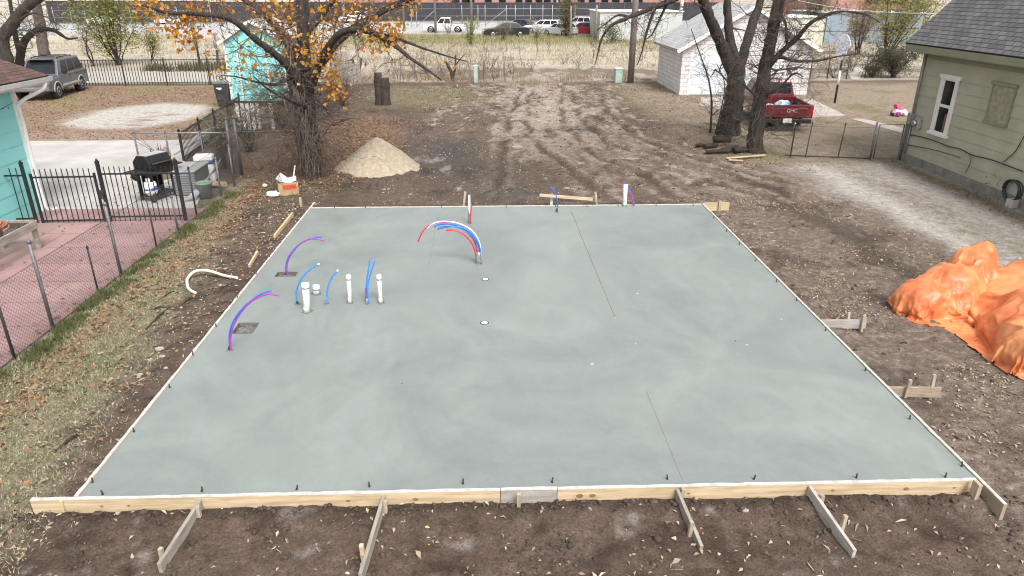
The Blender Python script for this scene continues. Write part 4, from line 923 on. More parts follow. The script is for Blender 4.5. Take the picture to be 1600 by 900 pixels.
m = MB(); m.box((3.5, 0, .72), (2.25, W, .62)); m.box((4.7, 0, .70), (.5, W, .5)); m.build('body', M_rp, o, .05, 2)
B = [(2.4, -.86, 1.0), (4.2, -.86, 1.0), (4.2, .86, 1.0), (2.4, .86, 1.0)]; T = [(2.55, -.68, 1.62), (3.6, -.68, 1.62), (3.6, .68, 1.62), (2.55, .68, 1.62)]
m = MB(); m.add(B+T, [(3, 2, 1, 0), (4, 5, 6, 7), (0, 1, 5, 4), (1, 2, 6, 5), (2, 3, 7, 6), (3, 0, 4, 7)]); m.build('cabin', M_rp, o, .05, 2)
m = MB(); m.box((2.47, 0, 1.32), (.03, 1.36, .38), ry=R(13.6)); m.build('rear_window', M_glass, o)
for s in (-1, 1):
    m = MB(); m.box((3.1, s*.785, 1.31), (.95, .02, .4), rx=s*R(16)); m.build('side_window', M_glass, o)
    MB().box((.02, s*(W/2-.07), .78), (.06, .11, .36)).build('tail_light', M_tl, o, .008)
    for x in (1.45, 4.55):
        wh = MB().lathe([(.2, -.1), (.33, -.1), (.36, -.07), (.36, .07), (.33, .1), (.2, .1)], (0, 0, 0), 18, 'Y').build('wheel', M_tyre, o); wh.location = (x, s*(W/2-.12), .36)
        MB().lathe([(.21, -.09), (.21, .09), (.05, .1)], (0, s*.005, 0), 16, 'Y').build('rim', M_rim, wh)
MB().box((2.4, 0, .4), (4.4, .9, .2)).build('chassis', M_black, o)
def blob(name, c, r, mt, lab, cat, n=2, amp=.25, sq=(1, 1, 1), group=None, seed=0, parent=None, f=2.2, fine=0):
    bm = bmesh.new(); bmesh.ops.create_icosphere(bm, subdivisions=n, radius=1)
    for v in bm.verts:
        p = v.co.copy(); q_ = p*f+Vector((seed*3.1, seed*1.7, 0)); k_ = 1+amp*mnoise.fractal(q_, 1, 2, 4)+fine*(abs(mnoise.noise(q_*3))-.2)
        v.co = Vector((p.x*r*sq[0], p.y*r*sq[1], p.z*r*sq[2]))*k_
    me = bpy.data.meshes.new(name); bm.to_mesh(me); bm.free(); me.materials.append(mt)
    for p in me.polygons: p.use_smooth = n > 2
    o = bpy.data.objects.new(name, me); COL.objects.link(o); o.location = c
    if parent: o.parent = parent
    return tag(o, lab, cat, group) if lab else o
M_bag = pm('white_plastic', (.72, .74, .76), (.58, .62, .66), 8, .45); M_bagb = pm('blue_white_plastic', (.70, .75, .80), (.10, .40, .62), 5, .45, lo=.45, hi=.55)
blob('plastic_bag', PY(1223, 164, 27.25), .24, M_bagb, 'blue and white plastic bag in the bed of the red pickup', 'bag', 3, .35, (1.2, 1, .75), seed=3)
blob('plastic_bag', PY(1202, 168, 27.2), .2, M_bag, 'pale plastic bag beside the blue and white one in the pickup bed', 'bag', 3, .35, (1.3, 1, .7), seed=5)
# far parked vehicles
G_P = 'vehicles parked beyond the field'
sedan = [(-2.4, .82), (-2.3, .95), (-1.6, 1.0), (.9, .96), (2.1, .82), (2.38, .66)]
def far_sedan(lab, px, py, rz, mt, s=1.0, name='parked_car'):
    p = P(px, py); o = vehicle(name, lab, 'car', p, rz, 4.8, 1.84, 1.46, mt, sedan, .24, (1.42, -1.4), .33, (.95, -1.75, 1.05, -1.1, .15, 1.66, 1.3), G_P, ends=lights(4.8, 1.84, .66, .84)+[('plate', (-2.42, 0, .62), (.02, .4, .14), M_plate)])
    o.scale = (s, s, s); return o
far_sedan('black sedan with red tail lights parked nearest the dry field', 790, 58, R(186), paint('black_paint', (.014, .016, .02)), 1.10)
far_sedan('dark sedan parked behind the black sedan, only its tail and roof showing', 812, 50, R(152), paint('dark_paint', (.035, .04, .055)), 1.05)
suv = [(-2.25, .95), (-2.15, 1.05), (.9, 1.02), (2.0, .9), (2.22, .72)]
def far_suv(lab, px, py, rz, mt, s=1, H=1.62, name='parked_car', cat='car'):
    p = P(px, py); o = vehicle(name, lab, cat, p, rz, 4.5, 1.82, H, mt, suv, .28, (1.35, -1.32), .34, (1.0, -2.1, 1.0, -1.65, .3, 1.68, 1.36), G_P, sidewin=((.04, .34), (.37, .66), (.69, .93)), ends=lights(4.5, 1.82, .74, .95)+[('plate', (-2.27, 0, .7), (.02, .4, .14), M_plate)])
    o.scale = (s, s, s); return o
far_suv('white hatchback parked between the dark sedan and the leafy bush', 850, 53, R(158), paint('white_paint_car', (.72, .73, .74)), 1.08, 1.52)
far_suv('silver grey small car half hidden by the leafy bush beyond the field', 874, 56, R(135), paint('silver_paint', (.45, .47, .49)), .95, 1.5)
far_suv('dark red car half hidden right of the leafy bush beyond the field', 912, 56, R(150), paint('deep_red_paint', (.24, .012, .03)), 1.0, 1.5)
far_suv('white car with pale roof standing behind the dark red car', 906, 48, R(140), paint('white_paint_car', (.72, .73, .74)), 1.1, 1.6)
far_suv('white car seen behind the right limb of the orange tree', 556, 36, R(175), paint('white_paint_car', (.72, .73, .74)), 1.15, 1.55)
far_suv('white van seen through the yellow bush at the far left', 165, 40, R(176), paint('white_paint_car', (.72, .73, .74)), 1.1, 1.8)
far_suv('white car behind the green shrubs at the upper left near the leaves', 262, 38, R(170), paint('white_paint_car', (.72, .73, .74)), .8, 1.5)
# white extended cab pickup
p = P(696, 50.5); M_wp = paint('white_paint_car', (.72, .73, .74))
o = vehicle('pickup_truck', 'white extended cab pickup parked in front of the galvanised fence', 'pickup truck', p, R(177), 5.5, 1.9, 1.78, M_wp, [(-2.75, 1.0), (-.85, 1.0), (-.8, 1.05), (1.0, 1.05), (2.5, .98), (2.72, .8)], .42, (1.75, -1.65), .4,
    (1.03, -.85, 1.05, -.7, .45, 1.74, 1.46), G_P, sidewin=((.05, .5), (.55, .95)), ends=lights(5.5, 1.9, .85, .85)+[('bumper', (2.75, 0, .55), (.14, 1.85, .2), M_chrome), ('bumper', (-2.77, 0, .55), (.14, 1.8, .18), M_chrome)])
MB().box((-1.8, 0, 1.004), (1.65, 1.6, .012)).build('bed_cover', M_trim, o)

# ------------------------------------------------------------------ fences
def chainlink(m, a, b, z0, z1, p=.052, r=.0024):
    """woven diagonal wires between two ground points, trimmed to the strip"""
    a = Vector((*a, 0)); b = Vector((*b, 0)); L_ = (b-a).length; t = (b-a).normalized(); n = Vector((-t.y, t.x, 0)); h = z1-z0; st = p*1.414
    for sgn in (1, -1):
        k_ = -int(h/st)-1
        while k_*st < L_+h:
            s0 = k_*st
            # s from s0 at bottom to s0+h at top (45 degrees), sgn -1 mirrored
            lo, hi = max(0, -s0), min(h, L_-s0)
            if hi-lo > .02:
                pt = lambda q_: a+t*((s0+q_) if sgn > 0 else (L_-s0-q_))+Vector((0, 0, z0+q_))+n*(sgn*r)
                m.tube([pt(lo), pt(hi)], r, 3, False)
            k_ += 1
def post(name, x, y, h, r, mt, par, base, lean=(0, 0), cap=True):
    m = MB(); m.tube([(0, 0, -.05), (lean[0], lean[1], h)], r, 8)
    if cap: m.lathe([(r*1.25, h-.03), (r*1.25, h), (r*.7, h+.03)], (lean[0], lean[1], 0), 8)
    o = m.build(name, mt, par); o.location = (x-base[0], y-base[1], 0); return o
o = thing('chain_link_fence', 'long chain link fence between the pink patio and the leafy lawn strip', 'fence', (-7.0, 8, 0)); bs = (-7.0, 8)
m = MB(); chainlink(m, (0, -1.5), (-.02, 7.9), .03, 1.15); chainlink(m, (-.02, 7.9), (-.3, 12.7), .03, 1.15); m.build('wire_mesh', M_dgalv, o)
m = MB(); m.tube([(0, -1.5, 1.13), (-.02, 7.9, 1.14), (-.3, 12.7, 1.15)], .004, 4); m.build('tension_wire', M_dgalv, o)
M_tpost = pm('dark_post', (.06, .055, .055), (.035, .03, .03), 8, .7, metal=.3); M_gpost = pm('grey_post', (.20, .195, .205), (.13, .125, .13), 10, .6, metal=.4)
for (bx, by), (tx_, ty_), mt, rr in (((40, 560), (16, 466), M_tpost, .022), ((103, 513), (69, 377), M_gpost, .028), ((152, 458), (135, 386), M_tpost, .016), ((203, 430), (170, 318), M_gpost, .028), ((238, 387), (226, 330), M_tpost, .018), ((270, 361), (258, 315), M_gpost, .022),
                                 ((300, 338), (286, 262), M_tpost, .02), ((318, 308), (308, 248), M_gpost, .022), ((335, 292), (326, 228), M_gpost, .024)):
    g = P(bx, by); h = PY(tx_, ty_, g.y).z; post('fence_post', -7.0-.02, g.y, max(.8, min(h, 1.6)), rr, mt, o, bs, (0.0, 0))
post('fence_post', -7.3, 20.7, 1.65, .04, M_gpost, o, bs); post('fence_post', -7.55, 20.75, 1.6, .035, M_gpost, o, bs)
o = thing('chain_link_fence', 'short chain link run from the corner post to the orange tree', 'fence', (-7.3, 20.75, 0)); bs = (-7.3, 20.75)
m = MB(); chainlink(m, (0, 0), (1.8, .1), .05, 1.2); m.build('wire_mesh', M_dgalv, o); m = MB(); m.tube([(0, 0, 1.22), (1.9, .1, 1.18)], .02, 6); m.build('top_rail', M_gpost, o); post('fence_post', -5.5, 20.85, 1.25, .025, M_gpost, o, bs)
o = thing('chain_link_fence', 'chain link run with a top rail crossing behind the grill', 'fence', (-10.3, 20.9, 0)); bs = (-10.3, 20.9)
m = MB(); chainlink(m, (0, 0), (2.75, 0), .05, 1.15); m.build('wire_mesh', M_dgalv, o); m = MB(); m.tube([(0, 0, 1.17), (2.75, 0, 1.17)], .02, 6); m.build('top_rail', M_galv, o)
for x in (-10.3, -9.4, -8.4): post('fence_post', x, 20.9, 1.2, .025, M_gpost, o, bs)
def iron_fence(lab, a, b, h, posts, gap=.112, rail=(.1, .88), ph=.12, cls='iron_fence', pr=.0085, ptw=.03):
    a = Vector((*a, 0)); b = Vector((*b, 0)); o = thing(cls, lab, 'fence', a); L_ = (b-a).length; t = (b-a).normalized(); n = int(L_/gap)
    m = MB()
    for i in range(1, n):
        q_ = t*(L_*i/n); m.box((q_.x, q_.y, h*.51), (pr*2, pr*2, h*.98), rz=math.atan2(t.y, t.x))
        m.add([(q_.x-pr, q_.y-pr, h), (q_.x+pr, q_.y-pr, h), (q_.x+pr, q_.y+pr, h), (q_.x-pr, q_.y+pr, h), (q_.x, q_.y, h+.03)], [(0, 1, 4), (1, 2, 4), (2, 3, 4), (3, 0, 4)])
    m.build('pickets', M_iron, o)
    for z in rail: m = MB(); m.bar((0, 0, h*z), b-a+Vector((0, 0, h*z)), .034, .034); m.build('rail', M_iron, o)
    for f in posts:
        q_ = t*(L_*f); m = MB(); m.box((q_.x, q_.y, (h+ph)/2), (ptw*2, ptw*2, h+ph)); m.box((q_.x, q_.y, h+ph+.01), (ptw*2.5, ptw*2.5, .025)); m.lathe([(ptw*.8, h+ph+.02), (ptw*.9, h+ph+.05), (.004, h+ph+.09)], (q_.x, q_.y, 0), 8); m.build('post', M_iron, o, .003)
    return o
ih = PY(155, 258, 16.05).z
iron_fence('short black iron picket panel between the teal wall and the gate', (-10.92, 15.95), (-10.5, 15.97), ih-.05, (1.0,), pr=.008)
g = iron_fence('black iron picket gate with a latch, beside the teal house', (-10.38, 15.98), (-8.96, 16.04), ih-.08, (), rail=(.05, .86), cls='iron_gate', pr=.008)
for gx_, gy2 in ((.02, 0), (1.4, .06)): MB().box((gx_, gy2, .6), (.045, .045, 1.15)).build('gate_stile', M_iron, g)
iron_fence('black iron picket panel from the gate post to the chain link fence', (-8.86, 16.05), (-7.14, 16.09), ih-.05, (0, 1), pr=.008, ptw=.034)
m = MB(); m.box((0, 0, 0), (.1, .14, .12)); m.box((-.03, -.05, -.1), (.05, .05, .1)); lk = m.build('gate_latch', M_rebar, g, .01); lk.location = (1.5, .05, .72)
iron_fence('black iron picket fence running back from the grill to the shed', (-9.65, 22.4), (-10.45, 30.6), .90, (0, .26, .5, .75, 1), gap=.125, rail=(.12, .96), ph=.06)
iron_fence('black iron picket fence along the alley behind the silver SUV', (-22.7, 41.6), (-13.6, 42.0), 1.42, (0, .25, .5, .76, 1), gap=.16, rail=(.12, .985), ph=.02, pr=.014)
m = MB(); m.box((-10.62, 27.5, .03), (.32, 11, .1), rz=.047); o = m.build('kerb', M_conc); tag(o, kind='structure')
# right side chain link and gate
o = thing('chain_link_fence', 'low chain link fence in front of the red pickup at the right', 'fence', (9.3, 22.45, 0)); bs = (9.3, 22.45); ht = PY(1362, 196, 21.9).z
m = MB(); chainlink(m, (0, 0), (2.85, -.5), .03, ht-.1, .06, .0018); m.build('wire_mesh', M_galv, o)
m = MB(); m.tube([(0, 0, ht-.1), (2.85, -.5, ht-.08)], .004, 4); m.tube([(0.3, 0, .05), (2.85, -.5, .04)], .02, 6); m.build('tension_wire', M_tpost, o)
p = P(1235, 246); m = MB(); m.box((0, 0, .52), (.03, .04, 1.1), rx=.05); tp = m.build('t_post', M_tpost, o); tp.location = (p.x-bs[0], p.y-bs[1], 0); m = MB(); m.box((0, .02, 1.02), (.034, .044, .16), rx=.05); m.build('white_tip', M_white, tp)
for px, py, tx_, ty_ in ((1309, 247, 1320, 196), (1258, 246, 1264, 205)):
    p = P(px, py); post('fence_post', p.x, p.y, 1.1, .018, M_tpost, o, bs, (.06, 0))
p = P(1362, 250); g = thing('chain_link_gate', 'chain link gate in a pipe frame beside the sage green house', 'gate', (p.x, p.y, 0)); gw = 13.08-p.x
m = MB(); chainlink(m, (.05, 0), (gw-.08, 0), .05, ht, .06, .0018); m.build('wire_mesh', M_galv, g)
m = MB(); m.tube([(.04, 0, .05), (.04, 0, ht+.02), (gw-.06, 0, ht+.02), (gw-.06, 0, .05), (.04, 0, .05)], .022, 8); m.build('gate_frame', M_gpost, g)
m = MB(); m.tube([(-.06, 0, -.05), (-.06, 0, ht+.1)], .032, 8); m.build('gate_post', M_gpost, g); m = MB(); m.tube([(gw+.02, 0, -.05), (gw+.02, 0, ht+.25)], .04, 8); m.build('gate_post', M_gpost, g)

# ------------------------------------------------------------------ trees
class Tree:
    """limbs and twigs of one tree as tapered tubes, remembering the twig ends"""
    def __init__(s, seed): s.m = MB(); s.tw = MB(); s.r = random.Random(seed); s.tips = []; s.o = Vector((0, 0, 0))
    def limb(s, pts, r0, r1, n=10, spawn=0, slen=1.2, srad=.3, up=.2, depth=2, dens=5, wob=.05, start=.15, side=None):
        ps = smooth(pts, 5); k = len(ps); rr = s.r
        q = [p+Vector((rr.gauss(0, 1), rr.gauss(0, 1), rr.gauss(0, .5)))*wob*(r0+(r1-r0)*i/k) for i, p in enumerate(ps)]
        rad = [(r0+(r1-r0)*i/(k-1))*rr.uniform(.93, 1.08) for i in range(k)]
        s.m.tube(q, rad, n)
        for _ in range(spawn):
            f = rr.uniform(start, 1); i = min(k-2, int(f*(k-1))); t = (q[i+1]-q[i]).normalized()
            d_ = t*.5+Vector((rr.gauss(0, 1), rr.gauss(0, 1), rr.gauss(up, .7)))*.8
            if side: d_ += Vector(side)
            s.twig(q[i], d_.normalized(), slen*rr.uniform(.5, 1.3), max(.004, rad[i]*srad*rr.uniform(.5, 1)), depth, dens)
        return q
    def twig(s, p, d_, L_, r, depth, dens=5, droop=0):
        rr = s.r; n = 5; ps = [Vector(p)]; d_ = Vector(d_); r = min(r, .05)
        for i in range(n):
            d_ = (d_+Vector((rr.gauss(0, 1), rr.gauss(0, 1), rr.gauss(.05-droop, 1)))*.26).normalized(); ps.append(ps[-1]+d_*(L_/n))
        rm = .0032; s.tw.tube(ps, [max(rm, r*(1-.8*i/n)) for i in range(n+1)], 4 if r > .015 else 3, False)
        s.tips.append(ps[-1]); s.tips.append(ps[-2])
        if depth > 0:
            for _ in range(dens):
                i = rr.randint(1, n); dd = (d_*.6+Vector((rr.gauss(0, 1), rr.gauss(0, 1), rr.gauss(.1, .8)))*.7).normalized()
                s.twig(ps[i], dd, L_*rr.uniform(.35, .65), max(rm, r*.55), depth-1, max(2, dens-1), droop)
    def build(s, name, lab, base, cat='tree', trunk=M_bark, group=None, twigm=None):
        o = thing(name, lab, cat, base, 0, group)
        for mm in (s.m, s.tw): mm.v = [(x-base[0], y-base[1], z-base[2]) for x, y, z in mm.v]
        if s.m.v: s.m.build('trunk', trunk, o)
        if s.tw.v: s.tw.build('branches', twigm or M_twig, o)
        return o
def leafpart(o, C, size, mat, name='leaves', squash=.5, **kw):
    b = np.array(o.location); v, f = leafcloud(np.asarray(C)-b, size, squash, **kw); return npmesh(name, v, f, mat, o)
def cluster(pts, n, sg, rg=rng):
    pts = np.array([tuple(p) for p in pts]); i = rg.integers(0, len(pts), n); return pts[i]+rg.normal(size=(n, 3))*np.array(sg)
M_orange = leafmat('orange_leaf', [(.50, .19, .02), (.58, .28, .03), (.46, .14, .02), (.64, .40, .06), (.34, .10, .03), (.58, .26, .09), (.62, .36, .04), (.60, .33, .14)], .6, .35)
TB = P(490, 276); TY = TB.y
def T(px, py, dy=0.0): return PY(px, py, TY+dy)
t = Tree(11)
t.limb([TB+Vector((0, 0, -.1)), T(489, 240), T(484, 190), T(479, 130), T(474, 70), T(472, 10), T(470, -60, .2), T(466, -140, .3)], .22, .13, 14, 16, 1.5, .25, depth=2)
t.limb([TB+Vector((.12, -.1, -.1)), TB+Vector((.1, -.12, .25)), T(492, 230), T(488, 190)], .2, .14, 12)
t.limb([T(481, 150), T(505, 90, -.4), T(528, 55, -.8), T(560, 46, -1.1), T(600, 60, -1.4), T(640, 90, -1.6), T(672, 112, -1.7), T(690, 126, -1.7)], .12, .014, 9, 30, .9, .35, up=-.1, depth=1, dens=4, start=.4)
t.limb([T(480, 140), T(510, 85, .3), T(545, 50, .6), T(580, 28, .9), T(620, 6, 1.2), T(680, -12, 1.5), T(740, -20, 1.7)], .14, .05, 9, 26, 1.1, .3, depth=2, dens=4)
t.limb([T(575, 48, -1.1), T(620, 60, -1.2), T(660, 75, -1.3), T(700, 88, -1.4), T(730, 96, -1.4)], .05, .012, 6, 12, .8, .4, depth=1)
t.limb([T(480, 160), T(455, 110, -.4), T(430, 85, -.8), T(400, 62, -1.2), T(360, 30, -1.6), T(310, 22, -2), T(262, 20, -2.3), T(222, 8, -2.5)], .12, .025, 9, 30, 1.2, .3, depth=2, dens=4)
t.limb([T(478, 130), T(452, 70, .5), T(425, 35, .9), T(395, 10, 1.3), T(350, -25, 1.7)], .15, .06, 9, 14, 1.2, .3, depth=2, dens=4)
t.limb([T(474, 60), T(500, 25, .6), T(530, -10, .9), T(565, -50, 1)], .12, .05, 8, 10, 1.2, .3, depth=2)
t.limb([T(455, 120, -.3), T(432, 132, -.9), T(400, 128, -1.3), T(370, 120, -1.6), T(345, 118, -1.8)], .05, .012, 6, 12, .8, .4, depth=1)
t.limb([T(482, 170), T(450, 155, -1), T(420, 140, -1.6), T(395, 118, -2)], .06, .012, 6, 12, .9, .4, depth=1)
leafpx = [(290, 40, -2), (262, 28, -2), (240, 8, -2.2), (310, 22, -1.8), (282, 55, -1.8), (300, 10, -1.6), (232, 12, -2.4), (350, 12, 1), (300, 48, -2), (378, 78, -1.6), (410, 30, .5), (425, 50, .4), (440, 22, .5), (432, 70, -.5), (455, 40, .2), (452, 60, .1), (465, 20, 0),
          (490, 75, -.6), (497, 90, -.6), (505, 100, -.6), (515, 112, -.6), (512, 80, -.7), (522, 120, -.5), (525, 135, -.5), (524, 148, -.5), (500, 25, .5), (520, 12, .7), (545, 18, .7), (553, 15, .7), (580, 30, .8), (590, 50, -1.2), (585, 60, -1.3), (600, 40, .9), (612, 60, -1.4), (615, 48, -1.3), (575, 55, -1.1), (605, 12, 1.2), (620, 55, -1.3), (565, 5, 1),
          (640, 5, 1.2), (455, 5, .5), (480, 5, .4), (395, 15, 1.2),  (480, 60, -.2), (470, 85, -.6), (430, 10, .8), (495, 55, 0), (530, 40, .6), (362, 108, -1.7)]
C = np.concatenate([cluster([T(x, y_, dy)], int(rng.integers(18, 44)), (.19, .30, .17)) for x, y_, dy in leafpx]+
                   [cluster([T(x, y_, dy)], 40, (.5, .6, .4)) for x, y_, dy in ((430, -50, .5), (500, -60, .3), (380, -70, 1), (560, -70, .8), (470, -130, .2), (330, -40, -1))]+[cluster([p for p in t.tips if p.z > 2.6], 380, (.06, .06, .07))])
# climbing vines and brush round the trunk
v_ = MB(); rv = random.Random(4)
for k_ in range(90):
    a = rv.uniform(0, 6.28); r_ = rv.uniform(.20, .33); ps = []; z = -.05; cx, cy = TB.x, TB.y; ztop = rv.uniform(1.4, 4.2); n = 9
    for i in range(n):
        z_ = -.05+ztop*i/(n-1); ax = T(490-16*min(1, z_/3.8), 276).x if False else TB.x-.28*z_/4
        rr_ = r_*(1-.12*z_)+(.06*rv.random()); a += rv.uniform(-.35, .45); ps.append(Vector((ax+rr_*math.cos(a), TB.y+rr_*math.sin(a), z_)))
    v_.tube(smooth(ps, 2), rv.uniform(.006, .018), 4, False)
for k_ in range(230):
    z = rv.uniform(.8, 3.4); a = rv.uniform(0, 6.28); p = Vector((TB.x-.28*z/4+.3*math.cos(a), TB.y+.3*math.sin(a), z)); d_ = Vector((math.cos(a), math.sin(a), rv.uniform(-.7, .5)))
    t.twig(p, d_, rv.uniform(.7, 2.0), .010, 1, 4, .10)
for k_ in range(60):
    a = rv.uniform(0, 6.28); p = Vector((TB.x+rv.uniform(.15, .45)*math.cos(a), TB.y+rv.uniform(.15, .45)*math.sin(a), 0)); t.twig(p, Vector((rv.gauss(0, .25), rv.gauss(0, .25), 1)), rv.uniform(.7, 1.9), .009, 1, 3)
o = t.build('maple_tree', 'big tree with orange autumn leaves and vines around its trunk', TB, twigm=pm('brush_bark', (.17, .135, .11), (.07, .055, .045), 5, .9))
v_.v = [(x-TB.x, y-TB.y, z) for x, y, z in v_.v]; v_.build('vines', pm('vine_bark', (.21, .165, .13), (.11, .085, .065), 5, .9), o)
leafpart(o, C, .115, M_orange, squash=1.0, aspect=.85, fold=.5)

# forked bare trees on the right
B1 = P(1140, 211); Y1 = B1.y
def T1(px, py, dy=0.0): return PY(px, py, Y1+dy)
t = Tree(21)
t.limb([B1+Vector((0, 0, -.1)), T1(1141, 190), T1(1146, 160), T1(1150, 125), T1(1150, 95)], .40, .30, 16, 4, 1.2, .2, depth=1)
t.limb([B1+Vector((-.25, -.1, -.1)), T1(1128, 205), T1(1140, 170), T1(1146, 130)], .22, .2, 12)
t.limb([T1(1148, 120), T1(1133, 85, -.1), T1(1119, 50, -.3), T1(1104, 15, -.5), T1(1092, -15, -.7), T1(1080, -50, -.8), T1(1070, -100, -.8)], .22, .12, 12, 8, 1.5, .2, depth=2)
t.limb([T1(1150, 100), T1(1140, 60, .2), T1(1138, 30, .3), T1(1136, 0, .4), T1(1140, -60, .4), T1(1150, -140, .4)], .17, .1, 10, 8, 1.4, .25, depth=2)
t.limb([T1(1152, 120), T1(1164, 75, .3), T1(1175, 40, .6), T1(1187, 5, .8), T1(1200, -50, 1), T1(1215, -120, 1)], .2, .1, 11, 10, 1.5, .22, depth=2)
t.limb([T1(1084, -35, -.8), T1(1062, -6, -1.0), T1(1030, 8, -1.2), T1(1000, 20, -1.4), T1(975, 30, -1.5), T1(955, 40, -1.6), T1(940, 60, -1.6), T1(935, 80, -1.6), T1(930, 100, -1.6)], .11, .012, 8, 26, .8, .35, up=-.1, depth=2, dens=4, start=.2)
t.limb([T1(985, 27, -1.4), T1(965, 24, -1.4), T1(945, 38, -1.5), T1(932, 48, -1.5)], .05, .012, 6, 8, .6, .4, depth=1)
t.limb([T1(1025, 10, -1.2), T1(1015, 35, -1.3), T1(1008, 60, -1.3), T1(1003, 80, -1.3), T1(996, 102, -1.3)], .055, .012, 6, 18, .7, .4, up=-.2, depth=2, dens=4)
t.limb([T1(1045, 0, -1.1), T1(1033, 25, -1.0), T1(1026, 40, -.9), T1(1018, 55, -.9), T1(1008, 62, -.9)], .05, .012, 6, 14, .6, .4, up=-.2, depth=1)
t.limb([T1(1110, 205, -.2)+Vector((0, 0, -.05)), T1(1112, 160, -.3), T1(1106, 120, -.3), T1(1092, 80, -.3), T1(1080, 45, -.2)], .045, .012, 7, 34, .9, .4, depth=1)
t.limb([T1(1118, 208, -.2), T1(1128, 165, -.3), T1(1132, 130, -.4), T1(1120, 100, -.5)], .028, .01, 6, 26, .8, .4, depth=1)
t.build('bare_tree', 'large bare forked tree with a drooping left branch beside the garage', B1)
B2 = P(1178, 238); Y2 = B2.y
def T2(px, py, dy=0.0): return PY(px, py, Y2+dy)
t = Tree(22)
t.limb([B2+Vector((0, 0, -.1)), T2(1180, 215), T2(1184, 180), T2(1190, 140), T2(1198, 95), T2(1206, 55), T2(1214, 10), T2(1222, -40, .2), T2(1228, -120, .3)], .27, .13, 14, 16, 1.3, .25, depth=2)
t.limb([B2+Vector((.2, -.1, -.1)), T2(1183, 228), T2(1184, 195)], .2, .18, 12)
t.limb([T2(1196, 110), T2(1222, 80, -.3), T2(1245, 60, -.5), T2(1262, 40, -.7), T2(1285, 25, -.9), T2(1315, 18, -1), T2(1350, 22, -1.1), T2(1375, 35, -1.1)], .1, .012, 8, 24, .9, .35, depth=2, dens=4)
t.limb([T2(1196, 100), T2(1215, 88, .4), T2(1240, 95, .7), T2(1275, 95, .9), T2(1310, 88, 1), T2(1345, 84, 1.1)], .08, .012, 8, 24, .8, .35, depth=2, dens=4)
t.limb([T2(1230, 76, -.3), T2(1228, 40, -.3), T2(1222, 20, -.3), T2(1232, -20, -.3)], .05, .015, 7, 14, .8, .4, depth=2)
t.limb([T2(1190, 150), T2(1215, 140, -.5), T2(1240, 115, -.8), T2(1255, 120, -1)], .05, .012, 6, 22, .8, .4, depth=2, dens=4)
t.limb([T2(1188, 160), T2(1160, 130, -.5), T2(1140, 120, -.7)], .04, .012, 6, 16, .8, .4, depth=2)
for k_ in range(60):
    rr_ = t.r; a = rr_.uniform(0, 6.28); z = rr_.uniform(.5, 3.6); t.twig(Vector((B2.x+.3*math.cos(a)+.15*z/2, B2.y+.3*math.sin(a), z)), Vector((math.cos(a), math.sin(a), rr_.uniform(-.4, .6))), rr_.uniform(.9, 2.0), .012, 2, 4)
t.build('bare_tree', 'bare tree with a straight dark trunk in front of the red pickup', B2)

# trees at the upper left
def limbs_at(base, Yb): return lambda px, py, dy=0.0: PY(px, py, Yb+dy)
t = Tree(31); Bq = P(14, 112); L1 = limbs_at(Bq, Bq.y)
t.limb([Bq+Vector((0, 0, -.1)), L1(8, 90), L1(4, 60), L1(22, 35), L1(40, 12), L1(66, -6), L1(110, -30)], .5, .22, 12, 16, 2, .2, depth=2)
t.limb([L1(18, 42), L1(45, 22, -.4), L1(66, 24, -.7), L1(95, 40, -1)], .1, .015, 7, 14, 1.2, .35, depth=2)
t.limb([L1(5, 70), L1(-20, 30), L1(-50, -10)], .3, .15, 9, 5, 1.5, .2)
t.build('bare_tree', 'dark bare tree with a thick bent limb at the upper left corner', Bq)
t = Tree(32); Bq = P(30, 108); L1 = limbs_at(Bq, Bq.y)
t.limb([Bq+Vector((0, 0, -.1)), L1(32, 85), L1(40, 62), L1(60, 46), L1(85, 48), L1(105, 60), L1(122, 59)], .3, .04, 10, 18, 1.6, .25, depth=2)
t.limb([L1(33, 90), L1(25, 60), L1(20, 30), L1(14, -10)], .2, .1, 9, 10, 1.5, .25, depth=2)
t.build('bare_tree', 'low dark tree bending right behind the silver SUV', Bq)
t = Tree(33); Bq = P(70, 92); L1 = limbs_at(Bq, Bq.y)
t.limb([Bq+Vector((0, 0, -.1)), L1(66, 60), L1(61, 30), L1(56, 0), L1(52, -40)], .42, .3, 10, 10, 2, .12, depth=2)
t.build('bare_tree', 'pale grey straight trunk farther back behind the silver SUV', Bq, trunk=M_twig)
M_yleaf = leafmat('yellow_green_leaf', [(.32, .31, .07), (.24, .26, .06), (.40, .36, .10), (.19, .22, .06)], .7, .35)
M_gleaf = leafmat('green_leaf', [(.12, .15, .035), (.20, .22, .06), (.09, .12, .03), (.26, .25, .09)], .7, .3)
def bush(name, lab, px, py, stems, hgt, spread, nleaf, lsz, mat, seed, cat='bush', group=None, twd=2, sl=None, r0=.03, lean=.5, trunk=M_bark):
    b = P(px, py); t = Tree(seed); rr_ = t.r
    for k_ in range(stems):
        a = rr_.uniform(0, 6.28); ln = rr_.uniform(.2, 1)*lean; h = hgt*rr_.uniform(.65, 1.05)
        e = Vector((math.cos(a)*ln*spread, math.sin(a)*ln*spread, h)); s0 = Vector((rr_.gauss(0, .08), rr_.gauss(0, .08), -.05))
        t.limb([b+s0, b+e*.35+Vector((rr_.gauss(0, .1), rr_.gauss(0, .1), 0)), b+e*.7+Vector((rr_.gauss(0, .1), rr_.gauss(0, .1), .05)), b+e], r0, r0*.2, 6, max(3, int(8*hgt/2)), sl or spread*.5, .45, depth=twd, dens=4, start=.25, wob=.3)
    o = t.build(name, lab, b, cat, trunk, group)
    if nleaf: leafpart(o, cluster(t.tips, nleaf, (lsz*1.2,)*3), lsz, mat)
    return o
